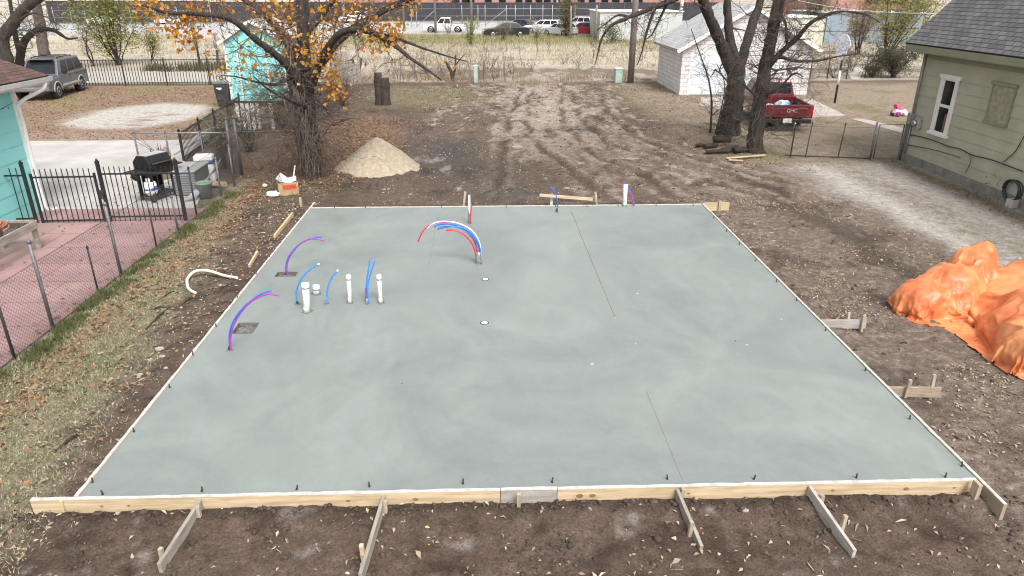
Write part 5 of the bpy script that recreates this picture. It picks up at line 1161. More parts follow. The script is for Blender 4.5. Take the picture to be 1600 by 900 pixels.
bush('leafy_tree', 'multi stemmed tree with yellow green leaves behind the alley fence', 186, 102, 9, 5.6, 3.0, 5200, .16, M_yleaf, 41, 'tree', r0=.05, lean=.9)
bush('bare_sapling', 'bare leaning sapling just right of the silver SUV', 146, 103, 2, 3.8, 1.3, 0, .1, None, 42, 'tree', r0=.06)
bush('green_shrub', 'yellow green willowy shrub behind the alley fence, right of the leafy tree', 238, 96, 6, 2.4, 1.5, 800, .13, M_yleaf, 43)
bush('bare_sapling', 'bare forked sapling below the orange leaves left of the shed', 312, 104, 3, 3.6, 1.2, 0, .1, None, 44, 'tree', r0=.05)
bush('bare_sapling', 'thin bare sapling just left of the teal shed', 340, 100, 3, 3.0, .9, 0, .1, None, 45, 'tree', r0=.035)
bush('green_shrub', 'small pale green shrub in front of the white pickup', 736, 72, 6, 2.6, 1.2, 900, .12, leafmat('pale_green_leaf', [(.30, .34, .10), (.22, .27, .07), (.36, .36, .14)]), 46)
bush('leafy_bush', 'upright olive bush in front of the dark red and silver cars', 885, 60, 9, 4.6, 1.5, 2000, .16, leafmat('olive_leaf', [(.17, .16, .065), (.24, .20, .09), (.12, .13, .05), (.22, .16, .1)]), 47, r0=.05)
bush('green_shrub', 'pale yellow low shrub in front of the silver car', 838, 62, 7, 1.3, 1.6, 700, .11, leafmat('straw_leaf', [(.36, .32, .14), (.28, .26, .10), (.42, .36, .2)]), 48)
bush('green_shrub', 'tan thin shrub in front of the black sedan', 785, 66, 7, 1.7, 1.5, 380, .1, leafmat('straw_leaf2', [(.34, .28, .15), (.26, .22, .11)]), 49)
bush('green_shrub', 'brown dry shrub at the tail of the white pickup', 700, 54, 6, 1.2, 1.4, 300, .1, leafmat('brown_leaf', [(.22, .17, .12), (.30, .24, .17)]), 50)
bush('green_shrub', 'low bright green shrub below the white metal building', 960, 68, 9, 1.3, 2.2, 1200, .12, M_gleaf, 51)
bush('leafy_tree', 'tree with yellowing leaves left of the grey shingle roof', 1385, 90, 9, 5.5, 3.0, 3600, .16, M_yleaf, 52, 'tree', r0=.06, lean=.9)
bush('leafy_tree', 'russet and olive tree in front of the blue-grey building', 1340, 84, 7, 4.2, 2.4, 2200, .15, leafmat('russet_leaf', [(.26, .17, .06), (.34, .22, .06), (.20, .17, .07)]), 53, 'tree', r0=.05, lean=.9)
bush('leafy_tree', 'olive leafed tree behind the right side of the garage roof', 1262, 66, 8, 5.5, 2.4, 2800, .16, leafmat('olive_leaf2', [(.19, .17, .09), (.25, .20, .12), (.14, .13, .07)]), 54, 'tree', r0=.07, lean=.7)
bush('leafy_tree', 'tall yellow green tree at the top beside the grey roof', 1425, 66, 7, 6, 2.4, 1500, .18, M_yleaf, 55, 'tree', r0=.07, lean=.8)
M_dgleaf = leafmat('dark_green_leaf', [(.055, .065, .032), (.085, .09, .05), (.12, .115, .085), (.04, .05, .025)])
bush('dark_bush', 'dark evergreen bush beside the corner of the sage green house', 1395, 121, 22, 1.7, 1.5, 5200, .09, M_dgleaf, 56, r0=.025, lean=1)
bush('dark_bush', 'low dark bush left of the evergreen by the sage green house', 1362, 121, 12, 1.1, 1.1, 1600, .09, M_dgleaf, 57, r0=.02, lean=1)
bush('dry_bush', 'dry brown bush behind the basketball pole', 1302, 122, 12, 1.3, 1.3, 500, .07, leafmat('dry_leaf', [(.20, .15, .10), (.28, .21, .15)]), 58, r0=.015, lean=1)
bush('dry_bush', 'dry twiggy bush right of the basketball pole', 1330, 112, 9, 1.4, 1.1, 200, .07, MATS['dry_leaf'], 59, r0=.014, lean=1)
bush('vine_bush', 'grey green vine scrambling over the iron fence behind the grill', 350, 262, 12, 1.35, .9, 650, .065, leafmat('grey_green_leaf', [(.16, .16, .075), (.22, .205, .11), (.12, .125, .06)]), 60, r0=.014, lean=.8)
bush('vine_bush', 'tangled grey vine behind the corner post near the orange tree', 392, 235, 14, 1.5, 1.1, 450, .06, MATS['grey_green_leaf'], 61, r0=.013, lean=.8)
bush('dry_bush', 'tangle of bare brush between the shed and the orange tree', 440, 200, 16, 1.5, 1.3, 120, .07, MATS['dry_leaf'], 62, r0=.014, lean=1)
bush('dry_bush', 'tangle of bare twigs right behind the orange tree trunk', 535, 165, 14, 1.4, 1.3, 160, .07, MATS['dry_leaf'], 63, r0=.014, lean=1)
# weedy saplings along the old wire fence at the back of the lot
G_W = 'thin bare saplings along the back of the lot'
for i, (px, py, h) in enumerate(((617, 128, 1.5), (628, 130, 2.0), (650, 127, 1.6), (668, 126, 1.7), (688, 125, 1.4), (720, 128, 1.7), (757, 128, 2.4), (772, 127, 2.2), (789, 128, 2.6), (800, 126, 1.9), (735, 122, 2.2), (840, 88, 2.0), (856, 84, 1.9), (762, 100, 2.3), (815, 104, 2.0), (700, 104, 1.7), (925, 100, 2.2))):
    bush('bare_sapling', 'thin bare sapling standing along the back of the muddy lot', px, py, 2, h, .5, 0, .1, None, 70+i, 'sapling', G_W, twd=1, sl=.55, r0=.016, trunk=M_twig)

# ------------------------------------------------------------------ orange tarp heap
def tarp_material():
    m = bpy.data.materials.new('orange_tarp'); t, b, N, L = nodes(m)
    tc = N.new('ShaderNodeTexCoord'); n = N.new('ShaderNodeTexNoise'); n.inputs['Scale'].default_value = 1.6; n.inputs['Detail'].default_value = 6; n.inputs['Distortion'].default_value = .8
    L.new(tc.outputs['Object'], n.inputs['Vector']); r = N.new('ShaderNodeValToRGB'); e = r.color_ramp.elements
    e[0].position = .40; e[0].color = (.56, .15, .055, 1); e[1].position = .60; e[1].color = (.70, .275, .11, 1); L.new(n.outputs[0], r.inputs[0]); L.new(r.outputs[0], b.inputs['Base Color'])
    b.inputs['Roughness'].default_value = .42; b.inputs['Specular IOR Level'].default_value = .4
    mp = N.new('ShaderNodeMapping'); mp.inputs['Scale'].default_value = (1, 1, 1.6); L.new(tc.outputs['Object'], mp.inputs[0])
    n2 = N.new('ShaderNodeTexNoise'); n2.noise_type = 'RIDGED_MULTIFRACTAL'; n2.inputs['Scale'].default_value = 3.4; n2.inputs['Detail'].default_value = 5; n2.inputs['Distortion'].default_value = .6
    L.new(mp.outputs[0], n2.inputs['Vector']); bp = N.new('ShaderNodeBump'); bp.inputs['Strength'].default_value = .35; bp.inputs['Distance'].default_value = .05
    L.new(n2.outputs[0], bp.inputs['Height']); L.new(bp.outputs[0], b.inputs['Normal']); return m
M_tarp = tarp_material()
def drape_tarp(ells, x0, x1, y0, y1, step, shrink, frames, seed, z0=1.25, trim=None, stiff=20, bend=.03):
    """a slack sheet let fall over the bundled folds underneath; returns the settled mesh"""
    t0 = 0; sc = bpy.context.scene; tmp = []
    rr = np.random.default_rng(seed)
    bm = bmesh.new()
    for c, r_, rz in ells:
        M = Matrix.Translation(c)@Matrix.Rotation(rz, 4, 'Z')@Matrix.Diagonal((*r_, 1)); bmesh.ops.create_icosphere(bm, subdivisions=3, radius=1, matrix=M)
    bmesh.ops.create_grid(bm, x_segments=2, y_segments=2, size=4, matrix=Matrix.Translation(((x0+x1)/2, (y0+y1)/2, 0.0)))
    me = bpy.data.meshes.new('t'); bm.to_mesh(me); bm.free(); ob = bpy.data.objects.new('t', me); COL.objects.link(ob); tmp.append(ob)
    ob.modifiers.new('c', 'COLLISION'); ob.collision.thickness_outer = .012; ob.collision.cloth_friction = 18; ob.collision.damping = .8
    nx_ = int((x1-x0)/step); ny_ = int((y1-y0)/step); X_, Y_ = np.meshgrid(np.linspace(x0, x1, nx_+1), np.linspace(y0, y1, ny_+1))
    xs1, ys1 = X_.ravel(), Y_.ravel()
    Z_ = z0+.10*fbm(xs1, ys1, 1.7, 3, 600+seed)+.03*rr.normal(size=len(xs1))*0
    V = np.stack([xs1, ys1, Z_], 1); I = (np.arange(ny_)[:, None]*(nx_+1)+np.arange(nx_)[None, :]).ravel(); F = np.stack([I, I+1, I+nx_+2, I+nx_+1], 1)
    if trim is not None:
        c = V[F].mean(1); F = F[trim(c[:, 0], c[:, 1])]
    u, inv = np.unique(F, return_inverse=True); V = V[u]; F = inv.reshape(F.shape)
    o = npmesh('orange_tarp', V, F, M_tarp, smooth=True)
    md = o.modifiers.new('cl', 'CLOTH'); st = md.settings; st.quality = 5; st.mass = .25; st.tension_stiffness = stiff; st.compression_stiffness = stiff; st.shear_stiffness = stiff*.6; st.bending_stiffness = bend
    st.tension_damping = 8; st.compression_damping = 8; st.shear_damping = 8; st.air_damping = 2; st.shrink_min = shrink; st.bending_model = 'ANGULAR'
    cs = md.collision_settings; cs.distance_min = .008; cs.collision_quality = 2; cs.use_self_collision = True; cs.self_distance_min = .007; cs.self_friction = 8; cs.friction = 15
    md.point_cache.frame_start = 1; md.point_cache.frame_end = frames+1
    for f in range(1, frames+1): sc.frame_set(f)
    dg = bpy.context.evaluated_depsgraph_get(); m2 = bpy.data.meshes.new_from_object(o.evaluated_get(dg)); o.modifiers.clear(); old = o.data; o.data = m2; bpy.data.meshes.remove(old)
    for t in tmp: bpy.data.objects.remove(t)
    sc.frame_set(1)
    c = np.empty(len(m2.vertices)*3, np.float32); m2.vertices.foreach_get('co', c); c = c.reshape(-1, 3); cc = c.mean(0); cc[2] = 0
    nn = np.empty(len(c)*3, np.float32); m2.vertices.foreach_get('normal', nn); nn = nn.reshape(-1, 3); r_ = np.random.default_rng(seed+50)
    pw = c+np.stack([fbm(c[:, 0], c[:, 1]+c[:, 2], 1.3, 2, 501+k) for k in range(3)], 1)*.35; tri = lambda u: 2*np.abs(u-np.floor(u+.5)); dd = np.zeros(len(c))
    for f_, a_, k_ in ((1.1, .030, 5), (2.6, .012, 6), (5.5, .0042, 6)):
        for _ in range(k_):
            u_ = r_.normal(size=3); u_ /= np.linalg.norm(u_); dd += a_*(tri(pw@u_*f_*r_.uniform(.8, 1.25)+r_.uniform(0, 1))-.5)
    c = c+nn*(dd*ss(.0, .12, c[:, 2]))[:, None]
    m2.vertices.foreach_set('co', (c-cc).ravel()); o.location = cc
    sb = o.modifiers.new('sub', 'SUBSURF'); sb.levels = 1; sb.render_levels = 1
    sl = o.modifiers.new('th', 'SOLIDIFY'); sl.thickness = .006
    return o
def g3(px, py, up=0): p = P(px, py); return (p.x, p.y, up)
def blobtrim(cx, cy, rx, ry, p=2.6, s=3): return lambda x, y: (np.abs((x-cx)/rx)**p+np.abs((y-cy)/ry)**p) < 1+.35*fbm(x, y, 1.1, 2, s)
EA = [(g3(1440, 486, .2), (.46, .38, .36), .3), (g3(1478, 480, .28), (.56, .42, .46), .05), (g3(1508, 466, .36), (.38, .42, .54), .2), (g3(1518, 458, .58), (.18, .28, .38), 0)]
a = g3(1480, 481)
tarp = drape_tarp(EA, a[0]-1.25, a[0]+1.25, a[1]-1.1, a[1]+1.1, .022, -.42, 45, 3, trim=blobtrim(a[0], a[1], .93, .80))
tag(tarp, 'big bundled fold of orange tarp with a peaked corner beside the drive', 'tarp', 'orange tarps heaped beside the gravel drive')
EB = [(g3(1548, 494, .12), (.5, .34, .30), -.4), (g3(1562, 470, .2), (.42, .42, .42), .2), (g3(1596, 470, .22), (.4, .5, .5), 0), (g3(1570, 526, .12), (.36, .32, .36), -.5), (g3(1600, 520, .2), (.4, .4, .5), 0), (g3(1582, 548, .12), (.30, .30, .42), .2), (g3(1602, 574, .14), (.34, .34, .46), .2), (g3(1630, 500, .2), (.5, .6, .5), 0)]
a = g3(1578, 503)
tarp2 = drape_tarp(EB, a[0]-1.5, a[0]+1.6, a[1]-2.2, a[1]+1.5, .026, -.42, 45, 8, trim=blobtrim(a[0]+.12, a[1]-.55, 1.25, 1.72, 3.2, 9))
tag(tarp2, 'lower crumpled orange tarp spilling towards the right edge of the view', 'tarp', 'orange tarps heaped beside the gravel drive')
fl = MB(); pk = PY(1517, 396, P(1512, 462).y)-tarp.location
g_ = [[pk+Vector((.02+.24*u+.05*v, .03*math.sin(u*5)-.10*v, -.03-.20*v-.03*u+.03*math.sin(u*4+v*3))) for u in np.linspace(0, 1, 7)] for v in np.linspace(0, 1, 6)]
for i in range(5):
    for j in range(6): fl.add([g_[i][j], g_[i][j+1], g_[i+1][j+1], g_[i+1][j]], [(0, 1, 2, 3)], True)
fp = fl.build('flap', pm('deep_orange_tarp', (.62, .10, .02), (.52, .085, .02), 4, .45), tarp); sm_ = fp.modifiers.new('t', 'SOLIDIFY'); sm_.thickness = .006

# ------------------------------------------------------------------ sand pile, soil and wood leftovers
M_sand = pm('sand', (.42, .355, .26), (.29, .24, .175), 9, .95, .5, 30, detail=8)
c = Vector((-3.38, 21.35, 0)); n_ = 90; V = []; uu = np.linspace(-1.7, 1.7, n_); A, Bb = np.meshgrid(uu, uu); rad = np.hypot(A/1.30*(1+.08*pn(A, Bb, 9)), Bb/1.22)+.06*fbm(A, Bb, 1.3, 3, 8)
zz = .98*(1-np.sqrt(rad**2+.006))-.0+.05*fbm(A, Bb, 2.2, 4, 6, .6)*(rad > .12)-.012*np.abs(fbm(A, Bb, 7, 3, 12)); zz = np.maximum(zz, -.22)
gy_ = gh((A+c.x).ravel(), (Bb+c.y).ravel()).reshape(A.shape)
V = np.stack([A.ravel(), Bb.ravel(), (zz+.02).ravel()], 1); I = (np.arange(n_-1)[:, None]*n_+np.arange(n_-1)[None, :]).ravel()
o = npmesh('sand_pile', V, np.stack([I, I+1, I+n_+1, I+n_], 1), M_sand, smooth=True); o.location = c; tag(o, 'conical pile of tan sand beside the orange leafed tree', 'sand pile')
# two trunked stump
st = P(598, 164); o = thing('tree_stump', 'tall dark split stump with sawn tops on the leafy ground', 'stump', st); M_cut = pm('sawn_wood', (.42, .30, .17), (.30, .2, .11), 6, .9)
h1 = PY(590, 113, st.y).z
m = MB()
for cx, h_, r_ in ((-.13, h1, .20), (.13, h1-.22, .25)):
    m.tube(smooth([(cx*1.1, 0, -.1), (cx, 0, .3), (cx*1.02, .03, h_*.6), (cx*1.05, .05, h_)], 3), [r_*1.22, r_*1.15, r_*1.05, r_*.96, r_*1.04, r_*.93, r_*1.02, r_*1.05, r_*.92, r_*.86], 14)
m.build('trunk', M_bark, o)
for cx, h_, r_ in ((-.137, h1, .155), (.137, h1-.22, .19)):
    m = MB(); m.lathe([(r_, -.01), (r_, .012)], (cx, .05, h_), 14); m.build('sawn_top', M_cut, o)
st = P(556, 128); o = thing('tree_stump', 'charred forked stump behind the grey board fence', 'stump', st)
m = MB(); m.tube([(0, 0, -.05), (-.1, 0, .6), (-.22, 0, 1.25)], [.3, .24, .2], 9); m.tube([(.1, 0, .3), (.3, 0, .9), (.42, 0, 1.3)], [.14, .1, .08], 7); m.build('trunk', pm('charred_wood', (.025, .022, .02), (.06, .055, .05), 6, .95, .6), o)
o = thing('dead_shrub', 'dark gnarled cut shrub at the back of the lot', 'shrub', P(708, 127)); tt = Tree(91); tt.limb([(0, 0, -.05), (-.1, 0, .5), (-.28, 0, .9), (-.4, .1, 1.1)], .12, .06, 7); tt.limb([(0, 0, .2), (.15, 0, .8), (.2, 0, 1.5)], .1, .03, 7, 5, .5, .4, depth=1); tt.limb([(.15, 0, .9), (.5, 0, 1.3), (.8, .05, 1.6)], .04, .012, 6); tt.m.build('trunk', M_bark, o); tt.tw.build('branches', M_twig, o)
b = P(547, 132); o = thing('board_fence', 'weathered grey board fence remnant behind the orange tree', 'fence', (P(522, 130).x, b.y, 0)); m = MB(); x = 0
for k_, h_ in enumerate((1.75, 1.8, 1.7, 1.82, 1.78, 1.3, 1.15, 1.1)): m.box((x+.1, 0, h_/2), (.19, .03, h_), ry=.01*(k_ % 3-1)); x += .21
m.build('boards', M_grey, o); m = MB(); m.box((.85, .03, .4), (1.7, .04, .09)); m.box((.6, .03, 1.0), (1.3, .04, .09)); m.build('rail', M_grey, o); m = MB(); m.box((1.62, .03, .95), (.13, .13, 1.9)); m.build('post', M_grey, o)
# picket panels stored below the shed
p = P(372, 203); o = thing('picket_panel', 'row of old whitewashed boards standing below the teal shed', 'fence', (p.x, p.y, 0), R(2)); m = MB(); M_ww = pm('whitewashed_board', (.55, .53, .49), (.36, .34, .31), 5, .85, .2, 20, stretch=(8, 8, 1))
x = 0
for k_ in range(7):
    if k_ in (5,): x += .32; continue
    m.box((x+.08, 0, .5), (.13, .025, 1.0), rx=-.05, ry=.02*math.sin(k_*3)); x += .19
m.build('boards', M_ww, o); m = MB(); m.box((.7, .03, .75), (1.5, .03, .08)); m.box((.7, .03, .25), (1.5, .03, .08)); m.build('rail', M_grey, o)
# logs and branches by the forked tree
for k_, (px, py, L_, r_, rz, lb) in enumerate(((1110, 233, .5, .09, .3, 'leftmost short log in the pile of dead wood'), (1127, 230, .6, .13, -.2, 'thick dark log on top of the pile of dead wood'), (1140, 238, .7, .09, .5, 'slanting log in the middle of the dead wood pile'), (1156, 240, .45, .10, .1, 'pale end log at the right of the dead wood pile'), (1122, 241, .8, .07, .0, 'long thin log along the front of the dead wood pile'), (1098, 231, .5, .06, -.4, 'thin branch piece left of the dead wood pile'))):
    p = P(px, py); m = MB(); d_ = Vector((math.cos(rz), math.sin(rz), .06)); m.tube([-d_*L_/2, -d_*L_*.1+Vector((0, .02, .015)), d_*L_/2], [r_*1.05, r_, r_*.9], 9); q_ = m.build('log', M_bark); q_.location = (p.x, p.y, r_+.02+(.12 if k_ == 1 else 0)); tag(q_, lb, 'log', 'dead wood beside the forked bare tree')
def stick(lab, a, b, r, mt=M_bark, z=.05):
    a = P(*a); b = P(*b); c = (a+b)/2; za = gz(a.x, a.y); zb_ = gz(b.x, b.y); c.z = (za+zb_)/2+r; m = MB()
    m.tube([a-c+Vector((0, 0, za+r)), Vector((.02, .03, c.z+.02)), b-c+Vector((0, 0, zb_+r))], [r, r*.85, r*.5], 6); q_ = m.build('stick', mt); q_.location = (c.x, c.y, 0); tag(q_, lab, 'stick', 'dead sticks on the lawn strip')
stick('dark stick nearest the middle of the left lawn strip', (228, 516), (265, 480), .022); stick('short dark stick beside the white hose on the left lawn', (232, 486), (262, 481), .018); stick('thin stick just below the white hose end', (278, 480), (305, 465), .016)
stick('long dark stick on the near lawn at the lower left', (82, 709), (132, 676), .022); stick('slim stick in the leaf litter left of the white hose', (242, 474), (278, 452), .014)
# white hose looped on the soil
a = [P(x, y_) for x, y_ in ((372, 444), (352, 438), (328, 434), (307, 434), (294, 440), (294, 451), (299, 458), (306, 461))]
m = MB(); c = a[3].copy(); c.z = 0; m.tube(smooth([p-c+Vector((0, 0, max(gz(p.x, p.y), 0)+.03+(.10 if 1 < i < 4 else .03 if i in (1, 4) else 0))) for i, p in enumerate(a)], 6), .027, 10); q_ = m.build('white_hose', pm('white_hose', (.70, .67, .60), (.60, .56, .5), 5, .5)); q_.location = c; tag(q_, 'thick white hose looping out of the soil left of the slab', 'hose')
# stones
M_stone = pm('stone', (.40, .37, .34), (.26, .24, .22), 9, .9, .3)
rs_ = np.random.default_rng(17); k_ = 0
for px, py, s_, lb in ((250, 549, .085, 'largest grey stone on the soil left of the slab'), (235, 564, .05, 'small pale stone left of the largest grey stone'), (255, 563, .055, 'stone just below the largest grey stone'), (220, 592, .06, 'rounded white stone near the left form board'), (290, 511, .04, 'small pale stone near the left form board, higher up'), (345, 452, .05, 'stone beside the end of the white hose'),
                      (352, 422, .045, 'pale stone above the white hose'), (262, 608-20, .04, 'pinkish stone close to the left form board'), (600, 297, .06, 'pale stone below the sand pile'), (607, 296, .05, 'second pale stone below the sand pile'), (728, 787, .05, 'clod stone at the foot of the grey patch board'), (1163, 785+20, .045, 'pale stone in the front soil right of the short brace')):
    q_ = blob('stone', P(px, py)+Vector((0, 0, 0)), s_*.62, M_stone, lb, 'stone', 2, .4, (1.2, 1, .65), 'loose stones on the soil', seed=k_); q_.location.z = gz(q_.location.x, q_.location.y)+s_*.3; k_ += 1

# ------------------------------------------------------------------ left patio furniture
p = P(238, 318); o = thing('barbecue_grill', 'black gas barbecue with a silver sheen painted on its lid on the concrete pad', 'grill', (p.x, p.y+.45, .02), R(66))
m = MB(); pr = [(-.28, .82), (-.28, 1.0), (-.16, 1.16), (.12, 1.16), (.28, 1.0), (.28, .82)]
Mx = Matrix.Rotation(R(90), 4, 'Z'); m.prism(pr, -.36, .36, Mx); m.build('lid', M_trim, o, .015)
m = MB(); Mz = Mx; m.prism([(-.17, 1.152), (-.17, 1.168), (.13, 1.168), (.13, 1.152)], -.32, .32, Mz); m.build('lid_sheen_panel', pm('painted_lid_sheen', (.55, .55, .55), (.45, .45, .45), 3, .3, metal=.5), o)  # pale panel paints the highlight on top of the black lid
m = MB(); m.box((0, 0, .74), (.74, .5, .16), taper=(1.05, 1.05)); m.build('firebox', M_trim, o, .01)
for s in (-1, 1): MB().box((s*.56, 0, .80), (.34, .46, .035)).build('side_shelf', M_trim, o, .008)
for s in (-1, 1):
    m = MB(); m.box((s*.33, -.2, .38), (.05, .05, .72)); m.box((s*.33, .2, .38), (.05, .05, .72)); m.box((s*.33, 0, .14), (.05, .44, .05)); m.build('leg', M_trim, o)
    MB().lathe([(.05, -.03), (.085, -.025), (.085, .025), (.05, .03)], (s*.38, -.22, .085), 14, 'X').build('wheel', M_tyre, o)
MB().box((0, 0, .14), (.62, .42, .03)).build('bottom_shelf', M_trim, o); MB().box((.05, .2, .42), (.6, .02, .5)).build('back_panel', M_trim, o)
MB().bar((-.3, -.33, .98), (.3, -.33, .98), .03, .03).build('lid_handle', M_chrome, o)
MB().box((-.68, -.1, .72), (.12, .2, .14), rx=.4).build('cloth', M_trim, o, .02)
q_ = thing('propane_tank', 'white propane tank with a blue label under the barbecue', 'gas tank', (p.x-.02, p.y+.12, .19), R(5)); MB().lathe([(.10, 0), (.10, .03), (.15, .06), (.155, .12), (.155, .27), (.13, .34), (.05, .37)], n=18).build('tank', M_white, q_)
m = MB(); m.lathe([(.1565, .14), (.1565, .25)], n=18); m.build('label', pm('label_blue', (.10, .12, .48), (.55, .56, .62), 9, .5, lo=.5, hi=.55), q_); MB().lathe([(.09, .35), (.09, .44), (.075, .44)], n=12).build('collar', M_white, q_)
p = P(272, 262); q_ = thing('planter', 'round pale planter with dead red brown stems behind the grill', 'planter', (-9.35, 20.2, .02)); MB().lathe([(.26, 0), (.34, .5), (.37, .52), (.37, .6), (.31, .6), (.30, .54)], n=20).build('pot', pm('pot_tan', (.52, .44, .36), (.42, .35, .28), 5, .8), q_)
m = MB(); rr_ = random.Random(5)
for k_ in range(70): a = rr_.uniform(0, 6.28); r_ = rr_.uniform(0, .26); m.tube([(r_*math.cos(a), r_*math.sin(a), .5), (r_*1.15*math.cos(a), r_*1.15*math.sin(a), .5+rr_.uniform(.15, .42))], .006, 3, False)
for a, l in ((2.4, 1.0), (2.1, .8), (2.8, .9), (1.5, .6)): m.tube([(0, 0, .5), (.3*math.cos(a)*l, -.05, .5+.4*l), (1.0*math.cos(a)*l, -.1, .5+.85*l)], .007, 3, False)
m.build('stems', pm('red_brown_stem', (.20, .085, .05), (.13, .05, .035), 8, .8), q_)
p = P(296, 306); q_ = thing('patio_table', 'grey plastic storage box with a pale top beside the grill', 'storage box', (-7.95, 18.75, .02), R(2)); M_gb = pm('box_grey', (.30, .31, .32), (.24, .25, .26), 4, .6)
m = MB(); m.box((0, 0, .32), (.56, 1.1, .60)); m.build('body', pm('box_dark_grey', (.15, .155, .155), (.11, .115, .115), 4, .6), q_, .02); m = MB(); m.box((0, 0, .64), (.62, 1.16, .05)); m.build('lid', pm('lid_grey', (.30, .31, .30), (.24, .25, .25), 3, .5), q_, .02); m = MB()
for k_ in range(9): m.box((-.0, -.556, .06+k_*.062), (.54, .012, .03))
m.build('louvres', M_gb, q_)
q_ = thing('cooler', 'white cooler with a dark blue band behind the grey storage box', 'cooler', (-7.95, 19.75, .02), R(10)); m = MB(); m.box((0, 0, .28), (.5, .34, .52)); m.build('body', M_white, q_, .03); m = MB(); m.box((0, 0, .56), (.53, .37, .1)); m.build('band', pm('navy_plastic', (.03, .05, .16), (.05, .07, .2), 4, .4), q_, .02); m = MB(); m.box((0, 0, .68), (.5, .35, .16)); m.build('lid', M_white, q_, .03)
for k_ in range(5):
    a = Vector((-7.75+.05*k_, 17.6+.04*k_, .06)); b_ = Vector((-7.4+.02*k_, 19.3, .55+.05*k_)); c = (a+b_)/2; m = MB(); m.tube([a-c, b_-c], .018, 8); t_ = m.build('steel_pipe', M_galv); t_.location = c
    tag(t_, 'grey steel pipe leaning in the bundle beside the grey storage box', 'pipe', 'steel pipes leaning beside the storage box')
p = P(328, 308); q_ = thing('bucket', 'grey bucket with something green in it behind the fence', 'bucket', (p.x-.1, p.y, 0)); MB().lathe([(.15, 0), (.2, .36), (.215, .37), (.215, .4), (.19, .4), (.18, .3)], n=18).build('pail', M_gb, q_); m = MB(); m.lathe([(.17, .33), (.12, .38), (.03, .42)], n=9); m.build('contents', pm('bright_green', (.05, .32, .08), (.08, .42, .12), 12, .6), q_)
q_ = tag(MB().box((0, 0, .03), (.5, .35, .05), rx=.0).build('board', M_pine, bevel=.004), 'tan board lying by the fence near the bucket', 'board'); q_.location = (-7.55, 19.35, .02); q_.rotation_euler = (.1, .2, .5)
# raised mesh bed with coiled hose
bx0, bx1, by0, by1, bz = -10.2, -9.38, 11.6, 14.25, .62
zb = P(66, 379); top_ = PY(66, 378, 14.3)
q_ = thing('raised_bed', 'grey timber framed stand with a wire mesh top at the left edge', 'stand', (bx0, by0, 0)); W_, D_ = bx1-bx0, by1-by0
for a, b_ in (((0, 0), (W_, 0)), ((W_, 0), (W_, D_)), ((W_, D_), (0, D_)), ((0, D_), (0, 0))): m = MB(); m.bar((*a, bz-.08), (*b_, bz-.08), .05, .16); m.build('side_board', M_grey, q_, .004)
for x, y_ in ((.05, .05), (W_-.05, .05), (W_-.05, D_-.05), (.05, D_-.05)): MB().box((x, y_, bz/2), (.08, .08, bz)).build('leg', M_grey, q_)
m = MB()
for k_ in range(1, 16): m.tube([(W_*k_/16, 0, bz-.05), (W_*k_/16, D_, bz-.05)], .004, 4, False)
for k_ in range(1, 50): m.tube([(0, D_*k_/50, bz-.045), (W_, D_*k_/50, bz-.045)], .004, 4, False)
m.build('wire_mesh', M_iron, q_)
m = MB(); ps = []
for k_ in range(120):
    a = k_*.33; r_ = .40-.05*math.sin(a*.17)-.0008*k_; ps.append((r_*math.cos(a)+.02*math.sin(a*1.7), r_*1.25*math.sin(a), .02+.0009*k_+.012*math.sin(a*.7)))
m.tube(smooth(ps, 2), .016, 6); q_ = m.build('garden_hose', pm('copper_hose', (.48, .20, .14), (.38, .15, .10), 4, .5)); q_.location = (bx0+.2, 13.55, bz-.02); tag(q_, 'coiled copper red garden hose lying on the mesh stand', 'hose')
# carton and litter
p = P(450, 303); q_ = thing('cardboard_box', 'open cardboard box full of white scraps in the grass', 'box', (p.x-.02, p.y+.1, gz(p.x, p.y)), R(24)); M_card = pm('cardboard', (.42, .29, .17), (.35, .235, .135), 5, .85)
w_, d_, h_ = .50, .36, .34
for c_, s_ in (((0, -d_/2, h_/2), (w_, .012, h_)), ((0, d_/2, h_/2), (w_, .012, h_)), ((-w_/2, 0, h_/2), (.012, d_, h_)), ((w_/2, 0, h_/2), (.012, d_, h_)), ((0, 0, .01), (w_, d_, .012))): MB().box(c_, s_).build('panel', M_card, q_)
m = MB(); m.box((.03, -d_/2-.0085, .22), (.34, .005, .13)); m.build('red_band', pm('print_red', (.55, .10, .05), (.48, .09, .05), 5, .7), q_)
textmesh('lettering', 'OTEMA', .11, Matrix.Translation((.03, -d_/2-.012, .22))@Matrix.Rotation(R(90), 4, 'X'), pm('print_dark_red', (.30, .03, .02), (.26, .02, .02), 5, .7), q_, .001)
M_paper = pm('white_scrap', (.74, .74, .73), (.62, .63, .63), 5, .7)
for k_, (c_, s_, rx, ry, rz, lb) in enumerate((((-.12, -.02, .43), (.24, .02, .24), .3, .75, .2, 'white foam square standing tilted in the cardboard box'), ((.10, 0, .37), (.30, .26, .05), .15, -.2, .2, 'flat white foam sheet lying across the cardboard box'), ((-.02, -.1, .34), (.26, .14, .06), -.3, .3, .3, 'crumpled white sheet at the near rim of the cardboard box'))):
    t_ = MB().box((0, 0, 0), s_, rz, rx, ry).build('foam_scrap', M_paper, bevel=.006); t_.location = q_.matrix_basis@Vector(c_); t_.location = Matrix.Translation(q_.location)@Matrix.Rotation(R(24), 4, 'Z')@Vector(c_); tag(t_, lb, 'foam scrap')
t_ = MB().box((0, 0, 0), (.03, .03, .34), 0, .1, .25).build('stick', M_pvc); t_.location = (p.x+.18, p.y+.2, .55); tag(t_, 'thin pale stick poking up from the cardboard box', 'stick')
blob('plastic_bag', P(427, 307)+Vector((0, 0, .06)), .14, M_paper, 'white crumpled bag on the ground left of the cardboard box', 'bag', 3, .35, (1.3, .8, .6), seed=9)
